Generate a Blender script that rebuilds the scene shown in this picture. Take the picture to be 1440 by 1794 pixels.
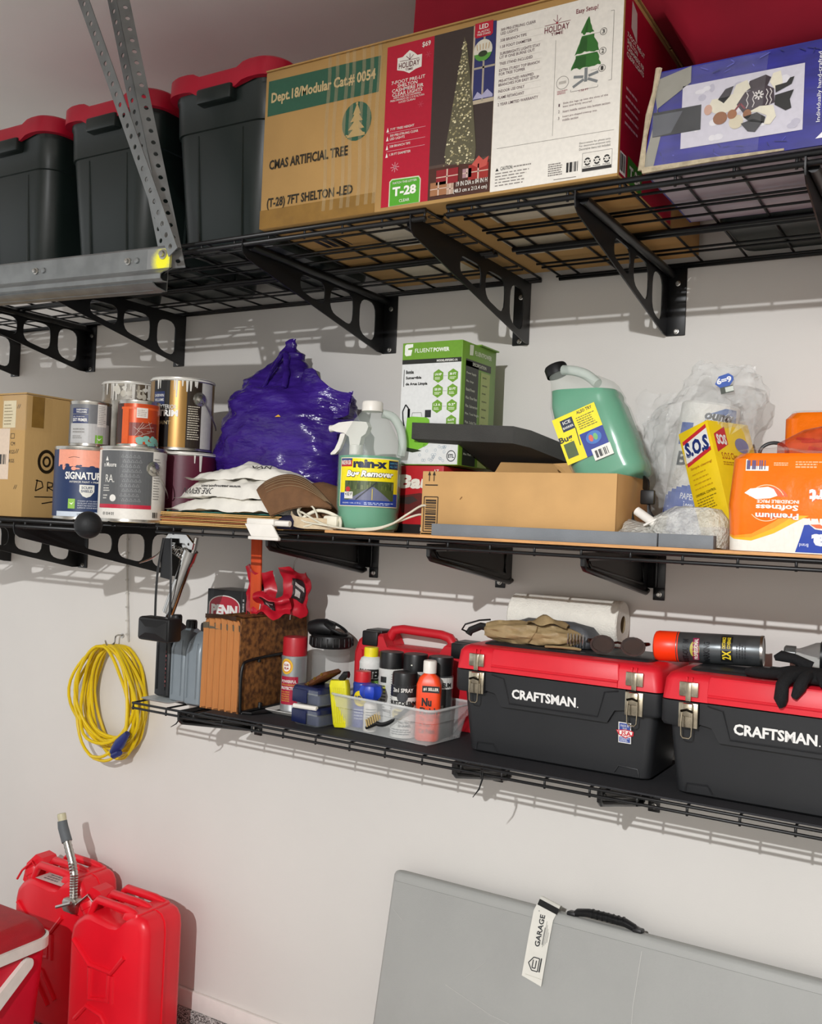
import bpy, math, random
from math import pi, sin, cos, radians, sqrt, atan2
from mathutils import Vector, Matrix, noise as mnoise
from mathutils.geometry import tessellate_polygon

# ---------------------------------------------------------------- scene, camera, light
for o in list(bpy.data.objects): bpy.data.objects.remove(o, do_unlink=True)
SC = bpy.context.scene
COL = SC.collection
EYE = Vector((0.0, -2.30, 1.545))
YAW, PITCH, ROLL = 0.5405, 0.01083, 0.04354
_rt = Vector((cos(YAW), sin(YAW), 0))
_fw = Vector((-sin(YAW)*cos(PITCH), cos(YAW)*cos(PITCH), sin(PITCH)))
_up = _rt.cross(_fw)
_r2 = cos(ROLL)*_rt + sin(ROLL)*_up
_u2 = -sin(ROLL)*_rt + cos(ROLL)*_up
cd = bpy.data.cameras.new('camera')
cd.sensor_fit = 'HORIZONTAL'; cd.sensor_width = 36.0; cd.lens = 36.0*1700.3/1440.0
cd.clip_start = 0.05; cd.clip_end = 60
cam = bpy.data.objects.new('camera', cd); COL.objects.link(cam)
mw = Matrix((( _r2.x, _u2.x, -_fw.x, EYE.x), (_r2.y, _u2.y, -_fw.y, EYE.y), (_r2.z, _u2.z, -_fw.z, EYE.z), (0, 0, 0, 1)))
cam.matrix_world = mw
SC.camera = cam

w = bpy.data.worlds.new('open_garage_daylight'); SC.world = w; w.use_nodes = True
bg = w.node_tree.nodes['Background']
bg.inputs['Color'].default_value = (0.97, 0.985, 1.0, 1); bg.inputs['Strength'].default_value = 0.95

def lamp(name, kind, loc, power, col=(1, 1, 1), size=0.02):
    d = bpy.data.lights.new(name, kind); d.energy = power; d.color = col
    if kind == 'POINT': d.shadow_soft_size = size
    o = bpy.data.objects.new(name, d); COL.objects.link(o); o.location = loc
    return o
lb = lamp('opener_bulb', 'SPOT', (-0.10, -4.50, 2.81), 580, (0.975, 0.985, 1.0), 0.022)   # bulb under its opaque housing: shines down and sideways
lb.data.shadow_soft_size = 0.022; lb.data.spot_size = radians(179); lb.data.spot_blend = 0.26

vs = SC.view_settings
vs.view_transform = 'Standard'; vs.look = 'None'; vs.exposure = 0.0; vs.gamma = 1.0; vs.use_curve_mapping = False
R_ = random.Random(7)

# ---------------------------------------------------------------- materials
def lin(c):
    if isinstance(c, str):
        c = c.lstrip('#'); c = c if len(c) == 6 else ''.join(k*2 for k in c); c = [int(c[i:i+2], 16)/255 for i in (0, 2, 4)]
        return tuple(((x/12.92) if x <= .04045 else ((x+.055)/1.055)**2.4) for x in c)
    return tuple(c)
_MC = {}
def M(name, col, rough=.5, metal=0, nz=.06, sc=30, bump=0, bsc=200, trans=0, ior=1.45, alpha=1, col2=None, stretch=None, coat=0, sub=0):
    """procedural material: noise-varied colour, optional bump / transmission"""
    if name in _MC: return _MC[name]
    m = bpy.data.materials.new(name); m.use_nodes = True
    nt = m.node_tree; N = nt.nodes; K = nt.links; p = N['Principled BSDF']
    c = lin(col)
    tc = N.new('ShaderNodeTexCoord'); src = tc.outputs['Object']
    if stretch:
        mp = N.new('ShaderNodeMapping'); mp.inputs['Scale'].default_value = stretch
        K.new(src, mp.inputs['Vector']); src = mp.outputs['Vector']
    if nz > 0 or col2:
        n = N.new('ShaderNodeTexNoise'); n.inputs['Scale'].default_value = sc; n.inputs['Detail'].default_value = 3
        K.new(src, n.inputs['Vector'])
        mx = N.new('ShaderNodeMix'); mx.data_type = 'RGBA'
        a = [min(1, x*(1-nz)) for x in c]; b = [min(1, x*(1+nz)) for x in c]
        if col2: b = list(lin(col2)); a = list(c)
        mx.inputs['A'].default_value = (*a, 1); mx.inputs['B'].default_value = (*b, 1)
        rp = N.new('ShaderNodeMapRange'); rp.inputs['From Min'].default_value = .35; rp.inputs['From Max'].default_value = .65
        K.new(n.outputs['Fac'], rp.inputs['Value']); K.new(rp.outputs['Result'], mx.inputs['Factor'])
        K.new(mx.outputs['Result'], p.inputs['Base Color'])
    else:
        p.inputs['Base Color'].default_value = (*c, 1)
    p.inputs['Roughness'].default_value = rough; p.inputs['Metallic'].default_value = metal
    p.inputs['IOR'].default_value = ior
    if trans: p.inputs['Transmission Weight'].default_value = trans
    if coat: p.inputs['Coat Weight'].default_value = coat
    if sub:
        p.inputs['Subsurface Weight'].default_value = sub; p.inputs['Subsurface Radius'].default_value = (.02, .02, .02)
    if alpha < 1: p.inputs['Alpha'].default_value = alpha
    if bump:
        n2 = N.new('ShaderNodeTexNoise'); n2.inputs['Scale'].default_value = bsc; n2.inputs['Detail'].default_value = 4
        K.new(src, n2.inputs['Vector'])
        bp = N.new('ShaderNodeBump'); bp.inputs['Strength'].default_value = bump; bp.inputs['Distance'].default_value = .01
        K.new(n2.outputs['Fac'], bp.inputs['Height']); K.new(bp.outputs['Normal'], p.inputs['Normal'])
    _MC[name] = m
    return m
def P(hexcol, rough=.42):
    """ink / paint of one printed colour"""
    return M('print_%s_%d' % (hexcol.lstrip('#').lower(), int(rough*100)), hexcol, rough, nz=.03, sc=120)

# ---------------------------------------------------------------- mesh builder
class B:
    def __init__(s): s.v = []; s.f = []; s.m = []; s.mats = []; s.xf = None; s.el = []
    def mi(s, mat):
        if mat not in s.mats: s.mats.append(mat)
        return s.mats.index(mat)
    def add(s, vs_, fs, mat):
        o = len(s.v); k = s.mi(mat); s.el.append((o, o+len(vs_), len(s.f), len(s.f)+len(fs)))
        s.v += [tuple(s.xf @ Vector(p)) for p in vs_] if s.xf else [tuple(p) for p in vs_]
        for f in fs: s.f.append(tuple(i+o for i in f)); s.m.append(k)
        return s
    def box(s, x0, x1, y0, y1, z0, z1, mat, bev=0):
        if bev <= 0:
            vv = [(x0,y0,z0),(x1,y0,z0),(x1,y1,z0),(x0,y1,z0),(x0,y0,z1),(x1,y0,z1),(x1,y1,z1),(x0,y1,z1)]
            return s.add(vv, [(3,2,1,0),(4,5,6,7),(0,1,5,4),(1,2,6,5),(2,3,7,6),(3,0,4,7)], mat)
        cx, cy = (x0+x1)/2, (y0+y1)/2; hx, hy = (x1-x0)/2, (y1-y0)/2; b = min(bev, hx*.98, hy*.98, (z1-z0)*.49)
        sec = [(z0, hx-b, hy-b, b*.3), (z0+b*.3, hx-b*.3, hy-b*.3, b*.8), (z0+b, hx, hy, b), (z1-b, hx, hy, b), (z1-b*.3, hx-b*.3, hy-b*.3, b*.8), (z1, hx-b, hy-b, b*.3)]
        return s.rloft([(z, cx, cy, a, c, r) for z, a, c, r in sec], mat, n=2)
    def loft(s, rings, mat, cap0=True, cap1=True, closed=True):
        n = len(rings[0]); vv = [p for r in rings for p in r]; fs = []
        for i in range(len(rings)-1):
            for j in range(n if closed else n-1):
                k = (j+1) % n
                fs.append((i*n+j, i*n+k, (i+1)*n+k, (i+1)*n+j))
        if closed and cap0: fs.append(tuple(reversed(range(n))))
        if closed and cap1: fs.append(tuple(range((len(rings)-1)*n, len(rings)*n)))
        return s.add(vv, fs, mat)
    def rloft(s, secs, mat, n=4, cap0=True, cap1=True):
        """secs: (z, cx, cy, hx, hy, r) rounded rectangles"""
        rings = []
        for z, cx, cy, hx, hy, r in secs:
            rings.append([(cx+x, cy+y, z) for x, y in rring(hx, hy, r, n)])
        return s.loft(rings, mat, cap0, cap1)
    def lathe(s, prof, mat, n=32, cx=0, cy=0, z0=0):
        vv = []; fs = []; idx = []
        for r, z in prof:
            if r < 1e-6: idx.append([len(vv)]*n); vv.append((cx, cy, z0+z))
            else:
                idx.append(list(range(len(vv), len(vv)+n)))
                vv += [(cx+r*cos(2*pi*j/n), cy+r*sin(2*pi*j/n), z0+z) for j in range(n)]
        for i in range(len(prof)-1):
            for j in range(n):
                k = (j+1) % n; q = [idx[i][j], idx[i][k], idx[i+1][k], idx[i+1][j]]
                q2 = [q[0]] + [q[t] for t in (1,2,3) if q[t] != q[t-1]]
                if q2[-1] == q2[0]: q2 = q2[:-1]
                if len(q2) >= 3: fs.append(tuple(q2))
        return s.add(vv, fs, mat)
    def tube(s, pts, r, mat, n=8, closed=False, flat=1.0):
        pts = [Vector(p) for p in pts]; m = len(pts)
        rs = r if isinstance(r, (list, tuple)) else [r]*m
        rings = []; up = None
        for i in range(m):
            if closed: t = pts[(i+1) % m]-pts[i-1]
            else: t = pts[min(i+1, m-1)]-pts[max(i-1, 0)]
            if t.length < 1e-9: t = Vector((0, 0, 1))
            t.normalize()
            if up is None: up = Vector((0, 0, 1)) if abs(t.z) < .9 else Vector((0, 1, 0))
            a = t.cross(up)
            if a.length < 1e-6: a = t.orthogonal()
            a.normalize(); c = a.cross(t).normalized(); up = c
            rings.append([pts[i]+(a*cos(2*pi*j/n)+c*sin(2*pi*j/n)*flat)*rs[i] for j in range(n)])
        if closed: rings.append(rings[0])
        return s.loft(rings, mat, not closed, not closed)
    def grid(s, fn, nu, nv, mat, thick=0):
        vv = [fn(i/nu, j/nv) for j in range(nv+1) for i in range(nu+1)]
        fs = [(j*(nu+1)+i, j*(nu+1)+i+1, (j+1)*(nu+1)+i+1, (j+1)*(nu+1)+i) for j in range(nv) for i in range(nu)]
        return s.add(vv, fs, mat)
    def poly(s, pts, mat):
        fs = tessellate_polygon([[Vector(p) for p in pts]])
        return s.add(pts, [tuple(f) for f in fs], mat)
    def plate(s, outline, holes, t, mat, frame=None):
        """flat plate with holes: 2D outline (a,b), thickness t; frame maps (a,b,c)->3D"""
        vv, fs = curve_fill([outline]+holes, t/2)
        fr = frame or (lambda a, b, c: (a, b, c))
        return s.add([fr(*p) for p in vv], fs, mat)

def rring(hx, hy, r, n=4):
    r = max(1e-5, min(r, hx, hy)); out = []
    for cx, cy, a0 in ((hx-r, hy-r, 0), (-hx+r, hy-r, pi/2), (-hx+r, -hy+r, pi), (hx-r, -hy+r, 3*pi/2)):
        for k in range(n+1):
            a = a0+pi/2*k/n; out.append((cx+r*cos(a), cy+r*sin(a)))
    return out
def curve_fill(loops, ext=0):
    cu = bpy.data.curves.new('tmp', 'CURVE'); cu.dimensions = '2D'; cu.fill_mode = 'BOTH'; cu.extrude = ext
    for lp in loops:
        sp = cu.splines.new('POLY'); sp.points.add(len(lp)-1); sp.use_cyclic_u = True
        for q, p in zip(sp.points, lp): q.co = (p[0], p[1], 0, 1)
    ob = bpy.data.objects.new('tmp', cu); me = ob.to_mesh()
    vv = [tuple(v.co) for v in me.vertices]; fs = [tuple(p.vertices) for p in me.polygons]
    ob.to_mesh_clear(); bpy.data.objects.remove(ob); bpy.data.curves.remove(cu)
    return vv, fs
def circ(cx, cy, r, n=12, ry=None, a0=0): return [(cx+r*cos(a0+2*pi*k/n), cy+(ry or r)*sin(a0+2*pi*k/n)) for k in range(n)]

def mesh_of(name, b):
    me = bpy.data.meshes.new(name); me.from_pydata(b.v, [], b.f)
    for m in b.mats: me.materials.append(m)
    me.polygons.foreach_set('material_index', b.m)
    return me
def O(name, b, parent=None, smooth=40, fix=True):
    me = mesh_of(name, b)
    if fix:
        import bmesh
        bm = bmesh.new(); bm.from_mesh(me); bmesh.ops.recalc_face_normals(bm, faces=bm.faces); bm.to_mesh(me); bm.free()
    if smooth:
        me.polygons.foreach_set('use_smooth', [True]*len(me.polygons)); me.set_sharp_from_angle(angle=radians(smooth))
    me.update()
    o = bpy.data.objects.new(name, me); COL.objects.link(o)
    if parent: o.parent = parent
    return o
def tag(o, label, cat, group=None, kind=None):
    o['label'] = label
    if cat: o['category'] = cat
    if group: o['group'] = group
    if kind: o['kind'] = kind
    return o
def T(name, label, cat, loc=(0, 0, 0), rz=0, group=None, rot=None):
    o = bpy.data.objects.new(name, None); COL.objects.link(o); o.empty_display_size = .05
    o.location = loc; o.rotation_euler = rot or (0, 0, rz)
    return tag(o, label, cat, group)
def S(name, b, **k):
    o = O(name, b, **k); o['kind'] = 'structure'; return o
def dup(o, parent=None, loc=None):
    c = o.copy(); COL.objects.link(c); c.parent = parent
    if loc: c.location = loc
    return c

# ---------------------------------------------------------------- printed labels
_TX = {}
def text_geo(s_, bold=0, shear=0):
    k = (s_, bold, shear)
    if k in _TX: return _TX[k]
    cu = bpy.data.curves.new('tmp', 'FONT'); cu.body = s_; cu.resolution_u = 2; cu.offset = bold; cu.shear = shear; cu.fill_mode = 'FRONT'
    ob = bpy.data.objects.new('tmp', cu); me = ob.to_mesh()
    vv = [(v.co.x, v.co.y) for v in me.vertices]; fs = [tuple(p.vertices) for p in me.polygons]
    ob.to_mesh_clear(); bpy.data.objects.remove(ob); bpy.data.curves.remove(cu)
    if not vv: vv = [(0, 0), (1, 0), (1, 1)]; fs = [(0, 1, 2)]
    x0 = min(p[0] for p in vv); x1 = max(p[0] for p in vv); y0 = min(p[1] for p in vv); y1 = max(p[1] for p in vv)
    vv = [((x-x0)/(x1-x0+1e-9), (y-y0)/(y1-y0+1e-9)) for x, y in vv]
    _TX[k] = (vv, fs); return _TX[k]
class Lab:
    """flat print in (u,v) metres laid on a surface by a mapping (u,v,offset)->xyz"""
    def __init__(s, fn, curved=False): s.fn = fn; s.b = B(); s.cv = curved
    def off(s, lay): return .0004+.00022*lay
    def rect(s, u0, v0, u1, v1, col, lay=0, rough=.42, mat=None):
        m = mat or P(col, rough); n = max(1, int(abs(u1-u0)/.008)) if s.cv else 1; nv = max(1, int(abs(v1-v0)/.02)) if s.cv == 2 else 1
        o = s.off(lay)
        s.b.grid(lambda a, c: s.fn(u0+(u1-u0)*a, v0+(v1-v0)*c, o), n, nv, m); return s
    def tris(s, uv, fs, mat, o):
        """lay 2D triangles on the surface, cut small enough to follow a curve"""
        if not s.cv: s.b.add([s.fn(u, v, o) for u, v in uv], fs, mat); return
        out = []; st = [tuple(uv[i] for i in (f if len(f) == 3 else f[:3])) for f in fs]+[(uv[f[0]], uv[f[2]], uv[f[3]]) for f in fs if len(f) == 4]
        while st:
            a, b_, c = st.pop(); e = [(abs(a[0]-b_[0]), 0), (abs(b_[0]-c[0]), 1), (abs(c[0]-a[0]), 2)]; m_, k = max(e)
            if m_ <= .007: out.append((a, b_, c)); continue
            if k == 0: m2 = ((a[0]+b_[0])/2, (a[1]+b_[1])/2); st += [(a, m2, c), (m2, b_, c)]
            elif k == 1: m2 = ((b_[0]+c[0])/2, (b_[1]+c[1])/2); st += [(a, b_, m2), (a, m2, c)]
            else: m2 = ((a[0]+c[0])/2, (a[1]+c[1])/2); st += [(a, b_, m2), (m2, b_, c)]
        s.b.add([s.fn(u, v, o) for t_ in out for u, v in t_], [(3*i, 3*i+1, 3*i+2) for i in range(len(out))], mat)
    def poly(s, pts, col, lay=1, rough=.42, mat=None):
        s.tris(pts, [tuple(f) for f in tessellate_polygon([[Vector((u, v, 0)) for u, v in pts]])], mat or P(col, rough), s.off(lay)); return s
    def ell(s, u, v, ru, rv, col, lay=1, n=20, rough=.42, mat=None):
        s.tris([(u, v)]+[(u+ru*cos(2*pi*k/n), v+rv*sin(2*pi*k/n)) for k in range(n)], [(0, 1+k, 1+(k+1) % n) for k in range(n)], mat or P(col, rough), s.off(lay)); return s
    def ring(s, u, v, ru, rv, w_, col, lay=2, n=24):
        o = s.off(lay); a = [s.fn(u+ru*cos(2*pi*k/n), v+rv*sin(2*pi*k/n), o) for k in range(n)]
        c = [s.fn(u+(ru-w_)*cos(2*pi*k/n), v+(rv-w_)*sin(2*pi*k/n), o) for k in range(n)]
        s.b.add(a+c, [(k, (k+1) % n, n+(k+1) % n, n+k) for k in range(n)], P(col)); return s
    def line(s, pts, w_, col, lay=2):
        o = s.off(lay)
        for (a, c), (d, e) in zip(pts[:-1], pts[1:]):
            l = sqrt((d-a)**2+(e-c)**2) or 1; nx, ny = -(e-c)/l*w_/2, (d-a)/l*w_/2
            s.tris([(a+nx, c+ny), (a-nx, c-ny), (d-nx, e-ny), (d+nx, e+ny)], [(0, 1, 2, 3)], P(col), o)
        return s
    def text(s, t, u0, v0, u1, v1, col, bold=0, shear=0, lay=3, rot=0):
        vv, fs = text_geo(t, bold, shear); o = s.off(lay)
        if rot == 90: pr = lambda x, y: (u1-(u1-u0)*y, v0+(v1-v0)*x)
        elif rot == -90: pr = lambda x, y: (u0+(u1-u0)*y, v1-(v1-v0)*x)
        elif rot == 180: pr = lambda x, y: (u1-(u1-u0)*x, v1-(v1-v0)*y)
        else: pr = lambda x, y: (u0+(u1-u0)*x, v0+(v1-v0)*y)
        s.tris([pr(x, y) for x, y in vv], fs, P(col), o) if all(len(f) <= 4 for f in fs) else s.b.add([s.fn(*pr(x, y), o) for x, y in vv], fs, P(col)); return s
    def small(s, u0, v0, u1, v1, col, rows, lay=2, seed=1, fill=.5):
        """lines of print too small to read"""
        r = random.Random(seed); h = (v1-v0)/rows
        for i in range(rows):
            u = u0; end = u1-(u1-u0)*r.random()*.3; v = v1-(i+1)*h+h*(1-fill)/2
            while u < end:
                w_ = (u1-u0)*r.uniform(.06, .2); w_ = min(w_, end-u)
                s.rect(u, v, u+w_, v+h*fill, col, lay); u += w_+(u1-u0)*.03
        return s
    def barcode(s, u0, v0, u1, v1, col='#202020', bg='#f2efe8', lay=2, seed=3, n=22):
        if bg: s.rect(u0, v0, u1, v1, bg, lay-1)
        r = random.Random(seed); w_ = (u1-u0)/n
        for i in range(1, n-1):
            if r.random() < .62: s.rect(u0+i*w_, v0+(v1-v0)*.12, u0+i*w_+w_*r.choice((.4, .7, .9)), v1-(v1-v0)*.08, col, lay+1)
        return s
    def done(s, parent, name='label_print'):
        # print that lies far apart on the surface becomes separate parts
        b = s.b; box = []
        for v0, v1, f0, f1 in b.el:
            q = b.v[v0:v1]; lo = [min(p[i] for p in q) for i in range(3)]; hi = [max(p[i] for p in q) for i in range(3)]; box.append((lo, hi, max(h-l for l, h in zip(lo, hi))))
        n = len(box); own = list(range(n))
        def find(i):
            while own[i] != i: own[i] = own[own[i]]; i = own[i]
            return i
        for i in range(n):
            for j in range(i):
                a, c = find(i), find(j)
                if a == c: continue
                g = sqrt(sum(max(0, box[i][0][k]-box[j][1][k], box[j][0][k]-box[i][1][k])**2 for k in range(3)))
                if g <= max(.018, .45*max(box[i][2], box[j][2])): own[a] = c
        groups = {}
        for i in range(n): groups.setdefault(find(i), []).append(i)
        for ids in groups.values():
            p = B(); p.mats = list(b.mats)
            for i in ids:
                v0, v1, f0, f1 = b.el[i]; d = len(p.v)-v0; p.v += b.v[v0:v1]; p.f += [tuple(k+d for k in f) for f in b.f[f0:f1]]; p.m += b.m[f0:f1]
            used = sorted(set(p.m)); p.mats = [b.mats[k] for k in used]; p.m = [used.index(k) for k in p.m]
            o = O(name, p, parent, smooth=0, fix=False)
        return o
def plane(o, u=(1, 0, 0), v=(0, 0, 1)):
    o = Vector(o); u = Vector(u).normalized(); v = Vector(v).normalized(); n = u.cross(v)
    return lambda a, b, c: tuple(o+u*a+v*b+n*c)
def cyl(R, a0, z0=0, cx=0, cy=0, taper=0):
    """u runs round the cylinder to the right as seen from outside, u=0 faces angle a0"""
    def f(a, b, c):
        r = R-taper*b+c; t = a0+a/R
        return (cx+r*cos(t), cy+r*sin(t), z0+b)
    return f
# ---------------------------------------------------------------- the setting
m_wall = M('painted_drywall', '#dbd7d1', .62, nz=.015, sc=3, bump=.03, bsc=260)
m_ceil = M('ceiling_paint', '#f2eeea', .8, nz=.02, sc=3, bump=.04, bsc=200)
m_trim = M('baseboard_paint', '#e9e2dc', .4, nz=.02)
ZF, ZC = -0.12, 2.87
def floor_mat():
    m = bpy.data.materials.new('flake_epoxy_floor'); m.use_nodes = True; N = m.node_tree.nodes; K = m.node_tree.links; p = N['Principled BSDF']
    tc = N.new('ShaderNodeTexCoord'); vo = N.new('ShaderNodeTexVoronoi'); vo.inputs['Scale'].default_value = 330
    K.new(tc.outputs['Object'], vo.inputs['Vector']); sx = N.new('ShaderNodeSeparateColor'); K.new(vo.outputs['Color'], sx.inputs['Color'])
    cr = N.new('ShaderNodeValToRGB'); cr.color_ramp.interpolation = 'CONSTANT'; e = cr.color_ramp.elements
    e[0].color = (.06, .058, .055, 1); e[1].position = .25; e[1].color = (.3, .29, .28, 1)
    for ps, c in ((.5, (.62, .6, .57, 1)), (.78, (.42, .4, .385, 1)), (.92, (.1, .095, .09, 1))):
        q = e.new(ps); q.color = c
    K.new(sx.outputs['Red'], cr.inputs['Fac']); K.new(cr.outputs['Color'], p.inputs['Base Color']); p.inputs['Roughness'].default_value = .3
    return m
b = B(); b.box(-5.5, 3.2, 0, .12, ZF-.05, ZC+.05, m_wall); S('wall_back', b, smooth=0)
b = B(); m_floor = floor_mat(); b.box(-5.5, 3.2, -6.5, .12, ZF-.1, ZF, m_floor); S('floor', b, smooth=0)
b = B(); b.box(-5.5, 3.2, -6.5, .12, ZC, ZC+.1, m_ceil); S('ceiling', b, smooth=0)
b = B(); b.box(3.2, 3.3, -6.5, .12, ZF-.05, ZC+.05, m_wall); S('wall_right', b, smooth=0)
b = B(); b.box(-5.5, 3.3, -6.6, -6.5, ZF-.05, ZC+.05, m_wall); S('wall_front', b, smooth=0)
b = B(); b.box(-5.5, 3.2, -.014, 0, 0, .056, m_trim, bev=.004); S('baseboard_back', b)
b = B(); b.box(-5.5, 3.2, -.020, 0, ZF, 0, m_floor, bev=.002); S('trim_1', b)   # flake-coated concrete curb under the baseboard

# ---------------------------------------------------------------- wire shelves
m_blk = M('black_powder_coat', '#121213', .38, nz=.1, sc=60)
m_blk2 = M('black_powder_coat_gloss', '#0e0e0f', .28, nz=.1, sc=60)
m_steel = M('zinc_screw', '#b9b6b0', .3, 1, nz=.1, sc=300)
def mk_wire(name, mesh_key, L, r, axis, bend=0):
    b = B()
    if axis == 'y':
        pts = [(0, 0, 0), (0, -L+.004, 0), (0, -L, -.003)]
        if bend: pts.append((0, -L, -bend))
        b.tube(pts, r, m_blk, 6)
    else: b.tube([(0, 0, 0), (L, 0, 0)], r, m_blk, 8)
    return mesh_of(name, b)
def part(name, me, parent, loc):
    me.polygons.foreach_set('use_smooth', [True]*len(me.polygons))
    o = bpy.data.objects.new(name, me); COL.objects.link(o); o.parent = parent; o.location = loc; return o
def deck(label, x0, x1, depth, z, step, phase, xw, rails, lip, group, rr=.0058):
    t = T('wire_shelf', label, 'shelf', (x0, 0, z), group=group); L = x1-x0
    cm = mk_wire('cross_wire', 0, depth-.008, .0028, 'y', lip); lm = mk_wire('long_wire', 0, L, .0028, 'x'); rm = mk_wire('rail', 0, L, rr, 'x')
    xs = [.003]; x = phase-x0
    while x > step: x -= step
    while x < L-.01:
        if x > .03: xs.append(x)
        x += step
    xs.append(L-.003)
    for x in xs: part('cross_wire', cm, t, (x, -.004, -.003))
    for y, dz in xw: part('long_wire', lm, t, (0, y, dz))
    for y, dz in rails: part('rail', rm, t, (0, y, dz))
    return t
UZ, MZ, LZ = 2.190, 1.512, 1.010
UX = [(-.528, -.009), (-.444, -.009), (-.424, -.009), (-.369, -.009), (-.154, -.009), (-.122, -.009), (-.03, -.009)]
UR = [(-.602, -.006), (-.602, -.022), (-.29, -.010), (-.268, -.010), (-.01, -.009)]
deck('upper black wire shelf holding the figurine box', -.965, .85, .605, UZ, .1016, -.503, UX, UR, .026, 'black wire shelves on the wall')
deck('upper black wire shelf holding the green bins with red lids', -3.4, -1.015, .605, UZ, .1016, -1.1216, UX, UR, .026, 'black wire shelves on the wall')
deck('middle black wire shelf under the paint cans', -3.4, -1.955, .62, MZ, .1016, -2.1, UX, [(-.616, -.006), (-.616, -.022), (-.29, -.01), (-.01, -.009)], .026, 'black wire shelves on the wall')
MX = [(-.36, -.009), (-.28, -.009), (-.2, -.009), (-.1, -.009)]
deck('middle black wire shelf under the plywood and foam strips', -1.885, .85, .458, MZ, .1016, -.503, MX, [(-.455, -.004), (-.455, -.020), (-.01, -.009)], .022, 'black wire shelves on the wall', .0038)
LX = [(-.24, -.009), (-.16, -.009), (-.08, -.009)]
deck('lower black wire shelf under the tool boxes', -2.055, .85, .352, LZ, .1016, -.503, LX, [(-.348, -.004), (-.348, -.018), (-.01, -.009)], .020, 'black wire shelves on the wall', .0034)

def screw(parent, loc):
    b = B(); b.xf = Matrix.Translation(loc) @ Matrix.Rotation(pi/2, 4, 'X')
    b.lathe([(.0065, 0), (.0065, .0015), (.0045, .002)], m_steel, 14); b.lathe([(.0045, .002), (.0042, .0055), (0, .0058)], m_steel, 6)
    return O('screw', b, parent)
def arch(cx, cy, rx, ry): return circ(cx, cy, rx, 20, ry)
def holed_bracket(x, z, depth, hand, label):
    """deep shelf bracket: web with cut-outs, top bar, wall flange; hand=+1 flange to the right"""
    t = T('shelf_bracket', label, 'bracket', (x, 0, z), group='deep shelf brackets'); D = depth; H = .158
    b = B()
    out = [(-.002, 0), (-.002, -H), (-.028, -H), (-D+.02, -.04), (-D+.004, -.03), (-D, -.018), (-D, 0)]
    sl = (H-.04)/(D-.048)
    low = lambda y: -H+(-.028-y)*sl
    def cut(ya, yb, top):  # rounded quadrilateral hole
        m_ = .017; pts = []
        q = [(ya, top), (yb, top), (yb, low(yb)+m_), (ya, low(ya)+m_)]
        r_ = .034
        for i in range(4):
            p0, p1, p2 = Vector(q[i-1]), Vector(q[i]), Vector(q[(i+1) % 4]); l1 = (p0-p1).length; l2 = (p2-p1).length; rr = min(r_, l1*.45, l2*.45)
            a, c = p1+(p0-p1).normalized()*rr, p1+(p2-p1).normalized()*rr
            for k in range(5):
                s_ = k/4; pts.append(tuple((1-s_)**2*a+2*s_*(1-s_)*p1+s_*s_*c))
        return pts
    holes = [cut(-.045, -.125, -.026), cut(-.155, -.262, -.026), cut(-.285, -.39, -.026)]
    b.plate(out, holes, .003, m_blk, lambda a, c, d: (d, a, c)); O('web', b, t, smooth=20)
    b = B(); b.tube([(hand*.010, -.004, -.012), (hand*.010, -D+.02, -.012)], .010, m_blk, 10); O('top_bar', b, t)
    b = B(); b.box(min(0, hand*.046), max(0, hand*.046), -.004, 0, -H-.002, .004, m_blk, bev=.0015); O('wall_flange', b, t)
    screw(t, (hand*.025, -.004, -.035)); screw(t, (hand*.025, -.004, -.15))
    return t
BZ = UZ-.0125
for x, h, nm in ((-.688, 1, 'under the white panel of the tree box'), (-.285, 1, 'rightmost under the upper shelf'), (-1.047, -1, 'below the tree photo on the tall box'), (-1.497, 1, 'above the blue bag'),
                 (-2.259, -1, 'above the gold paint can'), (-2.722, 1, 'above the orange paint can'), (-3.08, -1, 'leftmost under the upper shelf')):
    holed_bracket(x, BZ, .61, h, 'black steel shelf bracket with cut-outs, '+nm)
for x, h, nm in ((-2.238, -1, 'under the front paint cans'), (-2.715, 1, 'under the carton beside the paint cans'), (-3.077, -1, 'leftmost under the middle shelf')):
    holed_bracket(x, MZ-.0125, .625, h, 'black steel shelf bracket with cut-outs, '+nm)
def solid_bracket(x, z, depth, hand, H, label):
    t = T('shelf_bracket', label, 'bracket', (x, 0, z), group='solid shelf brackets'); D = depth; b = B()
    out = [(-.002, 0), (-.002, -H+.02), (-.02, -H+.016), (-D+.012, -.036), (-D+.002, -.028), (-D, -.015), (-D, 0)]
    b.plate(out, [], .003, m_blk2, lambda a, c, d: (d, a, c)); O('web', b, t, smooth=20)
    b = B(); e = hand*.006   # rolled edge and embossed border on the face towards the viewer
    b.tube([(.003, -.004, -H+.022), (.003, -.02, -H+.017), (.003, -D+.014, -.034), (.003, -D+.004, -.026), (.003, -D+.003, -.004)], .006, m_blk2, 8); O('rolled_edge', b, t)
    b = B(); q = [(-.045, -.014), (-.045, -H+.04), (-D+.05, -.030), (-D+.03, -.014)]
    b.tube([(.0025, y, zz) for y, zz in q], .0035, m_blk2, 6, closed=True); O('embossed_border', b, t)
    b = B(); b.box(min(0, hand*.044), max(0, hand*.044), -.004, 0, -H+.028, .004, m_blk2, bev=.0015)
    b.box(min(hand*.016, hand*.044), max(hand*.016, hand*.044), -.005, 0, -H, -H+.03, m_blk2, bev=.0012); O('wall_flange', b, t)
    b = B(); b.box(min(hand*.018, hand*.026), max(hand*.018, hand*.026), -.009, -.003, -H+.03, 0, m_blk2, bev=.002); O('flange_rib', b, t)
    screw(t, (hand*.031, -.005, -H+.014))
    return t
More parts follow.
